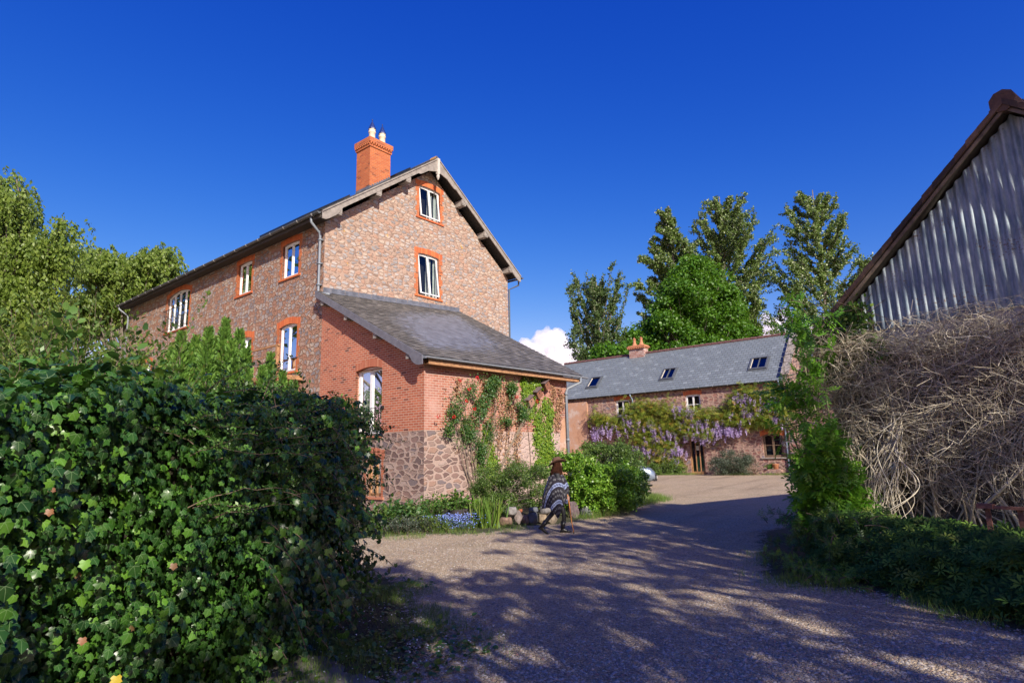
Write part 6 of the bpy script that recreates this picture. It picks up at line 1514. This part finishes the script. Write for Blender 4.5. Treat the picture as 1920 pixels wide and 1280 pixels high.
n4 = 160; u0 = .5+rng.random(n4)*.9; z0 = 3.3+rng.random(n4)*.8; c = FBn.O+UB*u0[:, None]+NB*(.12+.15*rng.random(n4))[:, None]+np.array([0, 0, 1.])*z0[:, None]; dd = nrm(rdir(n4)+np.array([0, 0, -.4]))
curves_mesh('stems', c[:, None]+dd[:, None]*(.3+.4*rng.random(n4))[:, None, None]*t6, np.full((n4, kk), .005), MT['twig'], bi)
# dark whorled shrub bank at the lower right
dk = thing('dark_shrub', 'low bank of dark whorled leaf shrubs along the barn at the lower right', 'shrub', (5.2, 7.2, 0))
def bank(n):
    s = rng.random(n); a = np.array([(4.15, 8.9), (4.35, 7.7), (4.62, 6.5), (4.9, 5.4), (5.6, 3.6)]); t = s*4; i = np.minimum(t.astype(int), 3); f = (t-i)[:, None]; p = a[i]*(1-f)+a[i+1]*f
    w = rng.random(n); back = p+NB[:2]*-1.5*w[:, None]; th = w*math.pi*.5
    x = p[:, 0]+(-NB[0])*1.6*w; y = p[:, 1]+(-NB[1])*1.6*w; z = .58*np.sin(np.clip(w*2.2, 0, 1)*math.pi/2)**.8
    return x, y, z
n = 11000; x, y, z = bank(n); z = z*(.55+.45*rng.random(n)**.4)+.07*np.sin(x*5)*np.sin(y*4)+.06*np.sin(x*11+y*7)+rng.normal(scale=.03, size=n)+.03; x += rng.normal(scale=.08, size=n); y += rng.normal(scale=.08, size=n)
foliage('leaves', np.stack([x, y, np.maximum(.03, z)], -1), nrm(np.array([NB[0]*.7, NB[1]*.7, .9])+rdir(n)*.55), rdir(n), .065+.05*rng.random(n), T_whorl, LM['dark_shrub'], dk)
mb = MB(); 
for i in range(70):
    a, b_, c = bank(1); p = V(a[0], b_[0], 0); mb.tube([p, p+V(rng.normal()*.1, rng.normal()*.1, c[0]*.9+.02)], [.012, .004], 5, cap=False)
mb.build('stems', MT['twig'], dk)
sb = thing('bramble', 'mixed green undergrowth between the ash sapling and the dark shrubs', 'shrub', (4.3, 9.3, 0))
n = 420; O_ = np.stack([4.75+rng.normal(scale=.24, size=n), 9.4+rng.normal(scale=.6, size=n), .05+.7*rng.random(n)], -1)
sprays(sb, O_, nrm(rdir(n)+np.array([-.3, -.5, .5])), .15+.2*rng.random(n), .10, 'privet', per=9, T=T_pin3, droop=.4)
n = 120; O_ = np.stack([4.0+rng.normal(scale=.2, size=n), 8.4+rng.normal(scale=.6, size=n), .02+.12*rng.random(n)], -1)
sprays(sb, O_, nrm(rdir(n)+np.array([-.3, -.5, .8])), .08+.12*rng.random(n), .07, 'bright', per=8, T=T_pin3, droop=.4, name='low_leaves')

# rusty railing in front of the barn
rp = atY(1833, 947, 7.45); rl = thing('iron_railing', 'rusty iron railing with flat balusters in front of the barn at the right edge', 'railing', (rp[0], rp[1], 0))
Frl = Fr(V(rp[0], rp[1], 0), UB, NB); zt = rp[2]; rust = simple('rusty_iron', (.22, .10, .07), .8, metal=.2, var=.4, scale=20, bump=.4)
mb = MB(); mb.fbox(Frl, 0, 3.0, -.03, .03, zt-.03, zt+.004); mb.fbox(Frl, 0, .16, -.05, .05, zt-.03, zt+.025); mb.build('top_rail', rust, rl)
for i in range(12):
    u = .06+i*.26+(.05 if i == 1 else 0); mb = MB(); mb.fbox(Frl, u, u+.055, -.022, -.01, 0, zt-.03); mb.build('baluster', rust, rl)
# ================================================================ the walker
import bmesh
PY = 13.9; pc = atY(1047, 997, PY); PO = V(pc[0], pc[1], float(zg([pc[0]], [pc[1]])[0]))
person = thing('person', 'walker in a wide brimmed brown hat and black and white patterned poncho striding right', 'person', PO)
def skin_mesh(name, joints, edges, mats, parent, sub=2, extra=None):
    me = bpy.data.meshes.new(name); me.from_pydata([tuple(PO+V(*j[0])-origin(parent)) for j in joints], edges, [])
    o = bpy.data.objects.new(name, me); link(o, parent)
    sm = o.modifiers.new('s', 'SKIN'); sm.use_smooth_shade = True; me.update()
    if not me.skin_vertices: 
        bm = bmesh.new(); bm.from_mesh(me); bm.verts.layers.skin.verify(); bm.to_mesh(me); bm.free()
    for i, j in enumerate(joints):
        r = j[1] if hasattr(j[1], '__len__') else (j[1], j[1]); me.skin_vertices[0].data[i].radius = r; me.skin_vertices[0].data[i].use_root = (i == 0)
    ss = o.modifiers.new('u', 'SUBSURF'); ss.levels = sub; ss.render_levels = sub
    bpy.context.view_layer.update()
    ev = o.evaluated_get(bpy.context.evaluated_depsgraph_get()); nm = bpy.data.meshes.new_from_object(ev)
    o.modifiers.clear(); old = o.data; o.data = nm; nm.name = name; bpy.data.meshes.remove(old)
    nm.materials.clear()
    for m in mats: nm.materials.append(m)
    for p in nm.polygons: p.use_smooth = True
    return o
SK = simple('skin', (.50, .28, .20), .55, var=.05); LG = simple('black_leggings', (.018, .018, .022), .7, var=.3); BT = simple('black_boots', (.012, .012, .013), .4); HR = simple('dark_brown_hair', (.030, .011, .006), .9, var=.5, scale=30, spec=.1)
# +x is the walking direction, -y the side we see; slight forward lean
J = [((0, 0, .84), (.125, .10)), ((0, 0, .98), (.11, .09)), ((.01, 0, 1.14), (.125, .09)), ((.01, 0, 1.26), (.11, .08)), ((.015, 0, 1.33), .05), ((.02, 0, 1.40), .05),
     # arms
     ((.01, -.16, 1.25), .052), ((.08, -.165, 1.02), .040), ((.20, -.155, .82), .026), ((.21, -.165, .765), (.030, .016)),
     ((.01, .16, 1.25), .052), ((-.10, .21, 1.01), .040), ((-.06, .20, .80), .028), ((-.05, .20, .73), (.030, .016)),
     # front leg (far side) straight, rear leg bent
     ((.03, .075, .78), .085), ((.13, .08, .46), .055), ((.145, .08, .30), .052), ((.10, .08, .09), .035),
     ((-.02, -.075, .78), .085), ((-.10, -.08, .45), .056), ((-.22, -.08, .32), .050), ((-.36, -.08, .17), .034)]
Ed = [(0, 1), (1, 2), (2, 3), (3, 4), (4, 5), (3, 6), (6, 7), (7, 8), (8, 9), (3, 10), (10, 11), (11, 12), (12, 13), (0, 14), (14, 15), (15, 16), (16, 17), (0, 18), (18, 19), (19, 20), (20, 21)]
body = skin_mesh('body', J, Ed, [SK, LG], person)
for p in body.data.polygons:
    c = p.center; 
    p.material_index = 1 if c[2] < .95 and not (abs(c[1]) > .125 and .60 < c[2] < .84) else (1 if c[2] < 1.30 and abs(c[1]) > .02 else 0)
# head: shaped egg with brow, nose, chin, ears; joined to the body mesh
bm = bmesh.new(); bm.from_mesh(body.data); n0 = len(bm.verts)
r_ = bmesh.ops.create_icosphere(bm, subdivisions=4, radius=1)
hc = Vector((.045, 0, 1.475)); yaw = math.radians(35); pit = math.radians(8)
for v in r_['verts']:
    x, y, z = v.co
    X_ = x*.092; Y_ = y*.072*(1-.12*(x > 0)*x); Z_ = z*.108
    if x > 0:
        X_ += .026*math.exp(-((y/.16)**2+((z+.08)/.20)**2)); X_ += .008*math.exp(-((y/.35)**2+((z-.32)/.14)**2)); X_ -= .010*math.exp(-(((abs(y)-.38)/.16)**2+((z-.12)/.12)**2))
        X_ += .010*math.exp(-((y/.28)**2+((z+.46)/.08)**2)); X_ += .012*math.exp(-((y/.3)**2+((z+.85)/.2)**2))
    if z < -.3: Y_ *= 1-.25*(-z-.3)
    Y_ += math.copysign(.012*math.exp(-(((x+.1)/.12)**2+((z)/.25)**2)), y) if abs(y) > .8 else 0
    q = Vector((X_*math.cos(pit)+Z_*math.sin(pit)*.5, Y_, Z_)); v.co = hc+Vector((q.x*math.cos(yaw)-q.y*math.sin(yaw), q.x*math.sin(yaw)+q.y*math.cos(yaw), q.z))
for f in bm.faces: f.smooth = True
def finger(pts, rad):
    rings = []; n = 6
    for i, p in enumerate(pts):
        t = (Vector(pts[min(i+1, len(pts)-1)])-Vector(pts[max(i-1, 0)])).normalized(); a = t.cross(Vector((.1, .2, 1))).normalized(); b_ = t.cross(a)
        r = rad*(1 if i < len(pts)-1 else .6); rings.append([bm.verts.new(Vector(p)+(a*math.cos(k*6.283/n)+b_*math.sin(k*6.283/n))*r) for k in range(n)])
    for i in range(len(rings)-1):
        for k in range(n): f = bm.faces.new((rings[i][k], rings[i][(k+1) % n], rings[i+1][(k+1) % n], rings[i+1][k])); f.smooth = True
    bm.faces.new(rings[0]); bm.faces.new(rings[-1][::-1])
cx_, cy_ = .232, -.165
for i in range(4):     # right hand closed round the stick
    z = .775-.019*i; R_f = .021; a0 = math.pi*.9
    finger([(cx_+R_f*math.cos(a0-a)*1.05, cy_-R_f*math.sin(a0-a)*1.0, z) for a in np.linspace(-.3, 3.6-.12*i, 7)], .0088-.0006*(i == 3))
finger([(.205, -.150, .775), (.215, -.140, .795), (.235, -.142, .802), (.252, -.158, .798)], .0095)
for i in range(4): finger([(-.055+.006*i, .175+.016*i, .735), (-.045+.006*i, .176+.016*i, .695), (-.030+.006*i, .176+.015*i, .668-.004*abs(i-1.4)), (-.015+.004*i, .176+.015*i, .655)], .0082)
finger([(-.04, .175, .76), (-.015, .168, .735), (-.005, .168, .705)], .009)
bm.to_mesh(body.data); bm.free()
for p in body.data.polygons:
    pass
# eyes and mouth
def headp(x, y, z): 
    return Vector((hc.x+x*math.cos(yaw)-y*math.sin(yaw), hc.y+x*math.sin(yaw)+y*math.cos(yaw), hc.z+z))
for s in (-1, 1):
    mb = MB(); c = PO+V(*headp(.075, s*.030, .012)); mb.lathe(c, [(.0, -.009), (.008, -.005), (.010, 0), (.008, .005), (.0, .009)], 8); mb.build('eye', simple('eye_white', (.5, .5, .48), .3), person)
mb = MB(); a_, b_ = PO+V(*headp(.093, -.022, -.050)), PO+V(*headp(.093, .022, -.050)); mb.tube([a_, (a_+b_)/2+V(.004, .003, 0), b_], [.003, .006, .003], 6); mb.build('mouth', simple('lips', (.45, .14, .12), .5), person)
# boots
def boot(ankle, toe, up):
    mb = MB(); a, t_, u = V(*ankle), V(*toe), V(*up); d = t_-a; d[2] = d[2]; L = np.linalg.norm(d); d /= L; u = u-d*(u@d); u /= np.linalg.norm(u); s = np.cross(d, u)
    secs = [(-.055, .030, .0, .05), (-.02, .037, .0, .10), (.03, .038, .0, .11), (.08, .037, .0, .072), (.13, .042, .0, .055), (.17, .040, .002, .045), (.20, .022, .006, .03)]
    R = []
    for x, w, z0, z1 in secs:
        c = a+d*x; R.append([PO+c+s*w*math.cos(k*math.pi/5)+u*(z0+(z1-z0)*(.5+.5*math.sin(k*math.pi/5))) for k in range(10)])
    for i in range(len(R)-1):
        for k in range(10): mb.face([R[i][k], R[i][(k+1) % 10], R[i+1][(k+1) % 10], R[i+1][k]], r=.5)
    mb.face(R[0], r=.5); mb.face(R[-1], r=.5)
    return mb
def shaft_(mb, p0, p1, r0, r1): mb.tube([PO+V(*p0), PO+(V(*p0)+V(*p1))/2, PO+V(*p1)], [r0, (r0+r1)/2*.98, r1], 12)
m1 = boot((.10, .08, .0), (.33, .08, .0), (0, 0, 1)); shaft_(m1, (.10, .08, .07), (.125, .08, .24), .042, .058); m1.build('boot', BT, person, smooth=True)
m1 = boot((-.40, -.08, .085), (-.245, -.08, -.015), (.5, 0, .85)); shaft_(m1, (-.375, -.08, .13), (-.27, -.08, .265), .042, .058); m1.build('boot', BT, person, smooth=True)
# hair: long loose strands over a shaped mass
n = 420; k = 10; t = np.linspace(0, 1, k); L = np.zeros((n, k, 3)); az = rng.uniform(-2.2, 2.2, n)+math.pi+yaw*.6; zl = 1.53-.06*rng.random(n); ln = .40+.24*rng.random(n)
for i in range(k):
    s = t[i]; R = .086+.052*np.sin(s*2.2)+.012*np.sin(s*9+az*3); R = np.where(rng.random(n) < 0, R, R)
    L[:, i, 0] = PO[0]+.03+np.cos(az)*R*1.0-.03*s; L[:, i, 1] = PO[1]+np.sin(az)*(R*1.05); L[:, i, 2] = PO[2]+zl-s*ln
curves_mesh('hair', L, (.0085*(1.15-.6*t))[None]*(.7+.6*rng.random((n, 1))), HR, person, 5)
# poncho
def poncho():
    nu, nv = 96, 46; Vv = []; UVs = []
    for j in range(nv):
        v = j/(nv-1); row = []
        for i in range(nu):
            a = 2*math.pi*i/nu; ca, sa = math.cos(a), math.sin(a)
            # hem height varies round the body: corner low at the near front, lifted at the arm, blown out behind
            near = max(0, -sa)
            hem = .58+.05*sa
            hem += -.20*math.exp(-((a-math.radians(262))/.33)**2)+.12*math.exp(-((a-math.radians(318))/.42)**2)+.02*math.cos(3*a)
            hem += -.02*math.exp(-((a-math.radians(195))/.35)**2)
            ztop = 1.355; z = ztop-(ztop-hem)*v**.92
            sh = min(1, v/.16)
            rx = .06+(.075)*sh+.035*v+.04*math.sin(v*3.1); ry = .055+.145*sh+.03*v
            back = max(0, -ca)
            fold = (.020*math.sin(a*9+v*2)+.014*math.sin(a*15+1.3))*v
            rx2 = rx*(1+.80*v**1.4*back)+fold; ry2 = ry*(1+.10*v)+fold
            x = .012+ca*rx2-.05*v*back; y = sa*ry2
            if ca > 0 and sa < .3: x += .055*math.exp(-((z-.95)/.22)**2)*ca   # forearm pushes the cloth forward
            row.append(PO+V(x, y, z)); UVs.append((a/(2*math.pi), v, (1.355-z)))
        Vv.append(row)
    mb = MB()
    for j in range(nv-1):
        for i in range(nu):
            i2 = (i+1) % nu
            P4 = [Vv[j][i], Vv[j][i2], Vv[j+1][i2], Vv[j+1][i]]
            # cloth coordinates: two square blankets joined, laid on the diagonal
            def cu(ii, jj):
                a = 2*math.pi*(ii/nu); r = 1.355-Vv[jj][ii % nu][2]+PO[2]; return (r*math.cos(a-math.radians(308)), r*math.sin(a-math.radians(308)))
            mb.face(P4, uv=[cu(i, j), cu(i+1, j), cu(i+1, j+1), cu(i, j+1)], r=.5)
    # fringe/back thickness
    t = NT('patterned_blanket'); uv = t.uv(); s = t.n('SeparateXYZ', Vector=uv); x, y = s.outputs[0], s.outputs[1]
    d = t.math('ADD', t.math('MULTIPLY', x, .92), t.math('MULTIPLY', t.math('ABSOLUTE', y), .62))
    band = t.math('PINGPONG', t.math('ADD', d, .06), .20)          # band every .4 m
    isb = t.math('LESS_THAN', band, .046)
    zx = t.math('PINGPONG', t.math('MULTIPLY', y, 1.), .035); zig = t.math('LESS_THAN', t.math('ADD', t.math('MULTIPLY', zx, .9), t.math('MULTIPLY', band, 1.)), .034)
    zin = t.math('GREATER_THAN', t.math('PINGPONG', t.math('ADD', t.math('MULTIPLY', y, 1.), band), .02), .012)
    # diamonds on the dark ground
    px = t.math('SUBTRACT', t.math('PINGPONG', t.math('ADD', y, .04), .09), .045); py = t.math('SUBTRACT', t.math('PINGPONG', t.math('ADD', d, -.14), .2), 0.0)
    dm = t.math('MULTIPLY', t.math('ADD', t.math('ABSOLUTE', px), t.math('ABSOLUTE', t.math('SUBTRACT', band, .145))), 1.)
    ringk = t.math('LESS_THAN', t.math('ABSOLUTE', t.math('SUBTRACT', dm, .032)), .006); dot = t.math('LESS_THAN', dm, .010); ring2 = t.math('LESS_THAN', t.math('ABSOLUTE', t.math('SUBTRACT', dm, .018)), .0035)
    pale = t.n('Clamp', i0=t.math('ADD', t.math('ADD', ringk, dot), ring2)).outputs[0]
    c = t.mix(t.math('MULTIPLY', pale, .8), (.014, .012, .02), (.17, .17, .18))
    c = t.mix(isb, c, (.22, .26, .42)); c = t.mix(t.math('MULTIPLY', t.math('MULTIPLY', isb, zig), .85), c, (.05, .06, .12))
    MT['poncho'] = t.done(t.bsdf(Base_Color=c, Roughness=.95, Normal=t.bump(t.noise(t.obj(), 160., 2), .3, .004)))
    o = mb.build('poncho', MT['poncho'], person, smooth=True); so = o.modifiers.new('thick', 'SOLIDIFY'); so.thickness = .006; return o
poncho()
# hat: crown with pinch, wide brim turned up at the side
mb = MB(); n = 32; tilt = Matrix.Rotation(math.radians(-14), 3, 'Y') @ Matrix.Rotation(math.radians(-9), 3, 'X'); hq = PO+V(.035, 0, 1.520)
prof = [(.188, .008), (.184, .0), (.14, -.004), (.098, .0), (.098, .012), (.096, .03), (.092, .07), (.082, .105), (.062, .122), (.035, .112), (0, .102)]
R = []
for r, z in prof:
    row = []
    for k_ in range(n):
        a = 2*math.pi*k_/n; rr = r*(1.12 if abs(math.cos(a)) > 0 else 1); x = r*1.10*math.cos(a); y = r*.95*math.sin(a); zz = z
        if r > .11: zz += .035*((r-.098)/.07)*abs(math.sin(a))**2-.012*((r-.098)/.07)*abs(math.cos(a))
        if z > .08: y *= 1-.25*max(0, math.cos(a)); 
        q = tilt @ Vector((x, y, zz)); row.append(hq+V(*q))
    R.append(row)
for i in range(len(R)-1):
    for k_ in range(n): mb.face([R[i][k_], R[i][(k_+1) % n], R[i+1][(k_+1) % n], R[i+1][k_]], r=.5)
hat = mb.build('hat', simple('brown_felt', (.10, .048, .03), .85, var=.2), person, smooth=True); so = hat.modifiers.new('thick', 'SOLIDIFY'); so.thickness = .004
mb = MB()
for (z0, z1) in ((.006, .03),):
    A = [[hq+V(*(tilt @ Vector((.1005*1.10*math.cos(2*math.pi*k_/n), .1005*.95*math.sin(2*math.pi*k_/n), z)))) for k_ in range(n)] for z in (z0, z1)]
    for k_ in range(n): mb.face([A[0][k_], A[0][(k_+1) % n], A[1][(k_+1) % n], A[1][k_]], r=.5)
mb.build('hat_band', simple('pale_hat_band', (.30, .17, .11), .7), hat)
mb = MB(); mb.tube([PO+V(.215, -.162, .83), PO+V(.232, -.165, .775), PO+V(.262, -.17, .50), PO+V(.285, -.175, .25), PO+V(.325, -.18, .0)], [.014, .013, .012, .011, .010], 8)
ca_ = mb.build('walking_stick', simple('orange_varnished_wood', (.50, .19, .05), .4, var=.2), smooth=True)
tag(ca_, 'orange brown wooden walking stick held by the walker', 'walking stick')
mb = MB(); mb.tube([PO+V(.322, -.18, .035), PO+V(.327, -.18, -.003)], [.014, .016], 8); mb.build('rubber_tip', BT, ca_)

# ================================================================ parked car
cy = 29.5; cc = atY(1182, 905, cy); zc = float(terr(0, cy)); F0 = V(cc[0]-.9, cc[1], zc); hd = math.radians(-14)
cx = V(math.cos(hd), math.sin(hd), 0); cyv = V(-math.sin(hd), math.cos(hd), 0)
car = thing('parked_car', 'silver blue hatchback with a black bumper mostly hidden behind the bright shrub', 'car', F0)
cp = lambda x, y, z: F0+cx*x+cyv*y+V(0, 0, z)
secs = [ # x, half width low, z sill, z shoulder, z roof(or none), half roof width
    (-2.0, .70, .35, .80, .95, .55), (-1.85, .80, .26, .88, 1.25, .56), (-1.4, .85, .22, .92, 1.46, .58), (-.7, .86, .22, .93, 1.50, .60), (.1, .86, .22, .93, 1.47, .60), (.75, .86, .22, .94, 1.06, .62), (.95, .85, .22, .92, .965, .62), (1.5, .84, .22, .86, .89, .60), (1.85, .80, .24, .76, .80, .56), (2.02, .72, .27, .62, .64, .5), (2.06, .66, .30, .50, .52, .48)]
mb = MB(); R = []
for x, w, zs_, zh, zr_, rw in secs:
    half = [(w*.88, zs_), (w, zs_+.12), (w*1.01, (zs_+zh)/2), (w*.98, zh-.04), (w*.94, zh), (rw+(w*.94-rw)*.25, zh+(zr_-zh)*.75), (rw, zr_-.02*(zr_ > zh+.05)), (rw*.5, zr_+.01), (0, zr_+.015)]
    R.append([cp(x, y, z) for y, z in half]+[cp(x, -y, z) for y, z in half[-2::-1]])
for i in range(len(R)-1):
    for k_ in range(len(R[0])-1):
        glass = (k_ in (4, 5, 10, 11) and 1 <= i <= 4) or (k_ in (6, 7, 8, 9) and i in (0, 4))
        mb.face([R[i][k_], R[i][k_+1], R[i+1][k_+1], R[i+1][k_]], m=1 if glass else 0, r=.5)
    mb.face([R[i][0], R[i+1][0], R[i+1][-1], R[i][-1]], m=2, r=.5)
mb.face(R[0], r=.5); mb.face(R[-1], m=2, r=.5)
paint = NT('silver_blue_paint'); paint = paint.done(paint.bsdf(Base_Color=(.24, .30, .38, 1), Metallic=.5, Roughness=.3))
mb.build('body', [paint, simple('dark_car_glass', (.02, .025, .03), .08), BT], car, smooth=True)
mb = MB()
for a, c in ((-.72, .72),): mb.hexa([cp(1.96, -.72, .24), cp(2.12, -.6, .24), cp(2.12, .6, .24), cp(1.96, .72, .24), cp(1.95, -.74, .50), cp(2.11, -.6, .50), cp(2.11, .6, .50), cp(1.95, .74, .50)])
mb.build('bumper', BT, car)
mb = MB(); mb.hexa([cp(2.122, -.26, .34), cp(2.135, -.26, .34), cp(2.135, .26, .34), cp(2.122, .26, .34), cp(2.122, -.26, .45), cp(2.135, -.26, .45), cp(2.135, .26, .45), cp(2.122, .26, .45)]); mb.build('number_plate', simple('white_plate', (.75, .75, .72), .5, var=.02), car)
for s in (-1, 1):
    mb = MB(); mb.hexa([cp(1.84, s*.55, .60), cp(2.05, s*.50, .56), cp(2.03, s*.70, .56), cp(1.80, s*.79, .60), cp(1.80, s*.55, .76), cp(1.98, s*.50, .66), cp(1.95, s*.70, .67), cp(1.74, s*.79, .77)]); mb.build('headlight', simple('headlight_glass', (.55, .58, .6), .1, var=.05), car)
    for x in (-1.25, 1.3):
        mb = MB(); c = cp(x, s*.80, .31); mb.tube([c-cyv*.09, c+cyv*.09], .31, 20); w_ = mb.build('wheel', simple('tyre', (.02, .02, .02), .8), car)
        mb = MB(); mb.tube([c+cyv*s*.088, c+cyv*s*.098], .20, 16); mb.build('rim', simple('alloy', (.4, .4, .42), .3, metal=.7), w_)

# ================================================================ clouds
from mathutils import noise as mnoise
def cloud(label, blobs, Y):
    bm = bmesh.new(); k_ = np.random.default_rng(5+int(blobs[0][0])); cm = atY(blobs[0][0], blobs[0][1], Y)
    sc = Y/FPX; L = []
    for (px, py, r) in blobs: L.append((atY(px, py, Y)-cm, r*sc*.8, 4))
    for (c, r, _) in list(L):
        for q in range(12):
            d = k_.normal(size=3); d /= np.linalg.norm(d); d[1] = -abs(d[1]); rr = r*(.28+.3*k_.random()); L.append((c+d*r*.85, rr, 3))
    for (c, r, sub) in L:
        g = bmesh.ops.create_icosphere(bm, subdivisions=sub, radius=r, matrix=Matrix.Translation(tuple(c))); cv = Vector(tuple(c))
        for v in g['verts']:
            d = v.co-cv; f = 1+.34*mnoise.fractal(v.co*(.045)+Vector((3, 7, 1)), .75, 2.1, 5)+.10*mnoise.fractal(v.co*.2, .8, 2.1, 3); v.co = cv+d*max(.4, f)
    me = bpy.data.meshes.new('cloud'); bm.to_mesh(me); bm.free()
    o = bpy.data.objects.new('cloud', me); o.location = tuple(cm); link(o); tag(o, label, kind='structure')
    rm = o.modifiers.new('r', 'REMESH'); rm.mode = 'VOXEL'; rm.voxel_size = 2.0
    bpy.context.view_layer.update(); nm = bpy.data.meshes.new_from_object(o.evaluated_get(bpy.context.evaluated_depsgraph_get())); o.modifiers.clear(); o.data = nm; nm.name = 'cloud'
    n_ = len(nm.vertices); co = np.empty(n_*3, dtype=np.float32); nm.vertices.foreach_get('co', co); no = np.empty(n_*3, dtype=np.float32); nm.vertices.foreach_get('normal', no)
    co = co.reshape(-1, 3); no = no.reshape(-1, 3); dsp = np.array([mnoise.fractal(Vector(c)*.11, .9, 2.1, 4) for c in co]); co = co+no*(dsp*2.6)[:, None]
    nm.vertices.foreach_set('co', co.astype(np.float32).ravel()); nm.update(); nm.materials.clear(); nm.materials.append(MT['cloud'])
t = NT('cloud_white'); pv = t.n('VolumePrincipled', Color=(.99, .99, 1., 1), Density=.07, Anisotropy=.0)
t.t.links.new(pv.outputs[0], t.out.inputs['Volume']); MT['cloud'] = t.mat
scene.cycles.volume_bounces = 6
cloud('white cumulus behind the end of the annexe roof', [(1040, 652, 34), (1015, 642, 22), (1065, 668, 30), (1005, 660, 30), (985, 650, 18), (1045, 630, 16), (990, 668, 22), (1085, 682, 24), (1025, 622, 10), (1040, 690, 40), (975, 668, 18)], 900)
cloud('white cumulus low between the maple and the separate poplar', [(1450, 615, 26), (1435, 600, 14), (1470, 590, 16), (1480, 625, 24), (1520, 615, 22), (1545, 605, 16), (1425, 630, 18), (1500, 640, 30)], 900)
# ================================================================ light, sky
AZ, EL = math.radians(158), math.radians(31.5)
world = bpy.data.worlds.new('World'); scene.world = world; world.use_nodes = True
wt = world.node_tree; wt.nodes.clear()
wo = wt.nodes.new('ShaderNodeOutputWorld'); bg = wt.nodes.new('ShaderNodeBackground')
sky = wt.nodes.new('ShaderNodeTexSky'); sky.sky_type = 'NISHITA'; sky.sun_disc = False
sky.sun_elevation = EL; sky.sun_rotation = AZ; sky.air_density = 1.0; sky.dust_density = .3; sky.ozone_density = 4.0; sky.altitude = 300
hs = wt.nodes.new('ShaderNodeHueSaturation'); hs.inputs['Saturation'].default_value = 1.25; hs.inputs['Value'].default_value = 1.
gm = wt.nodes.new('ShaderNodeMix'); gm.data_type = 'RGBA'; gm.blend_type = 'MULTIPLY'; gm.inputs[0].default_value = 1; gm.inputs[7].default_value = (.33, .66, 1.38, 1)
wt.links.new(sky.outputs[0], hs.inputs['Color']); wt.links.new(hs.outputs[0], gm.inputs[6])
sp = wt.nodes.new('ShaderNodeSeparateColor'); cb = wt.nodes.new('ShaderNodeCombineColor'); wt.links.new(gm.outputs[2], sp.inputs[0])
def wm(op, a, b_):   # per channel contrast of the sky, as a polarised, saturated exposure shows it
    n_ = wt.nodes.new('ShaderNodeMath'); n_.operation = op; wt.links.new(a, n_.inputs[0]); n_.inputs[1].default_value = b_; return n_.outputs[0]
for i_, (ref, val, pw) in enumerate(((.0265, .085, 1.9), (.162, .215, 1.42), (.594, .494, .62))):
    q_ = wm('MINIMUM', wm('MULTIPLY', wm('POWER', wm('MULTIPLY', sp.outputs[i_], .085/ref), pw), val/.085), (1.3, 1.6, 1.9)[i_]/.085); wt.links.new(q_, cb.inputs[i_])
wt.links.new(cb.outputs[0], bg.inputs[0])
bg.inputs[1].default_value = .085; wt.links.new(bg.outputs[0], wo.inputs[0])
sd = bpy.data.lights.new('sun', 'SUN'); sd.energy = 4.4; sd.angle = math.radians(.53); sd.color = (1., .925, .80)
so = bpy.data.objects.new('sun', sd); link(so)
S = Vector((math.sin(AZ)*math.cos(EL), math.cos(AZ)*math.cos(EL), math.sin(EL)))
so.rotation_euler = S.to_track_quat('Z', 'Y').to_euler(); so.location = tuple(S*50)
vs = scene.view_settings; vs.view_transform = 'Standard'; vs.look = 'None'; vs.exposure = 0.7; vs.gamma = 1
scene.cycles.max_bounces = 6; scene.cycles.transparent_max_bounces = 12
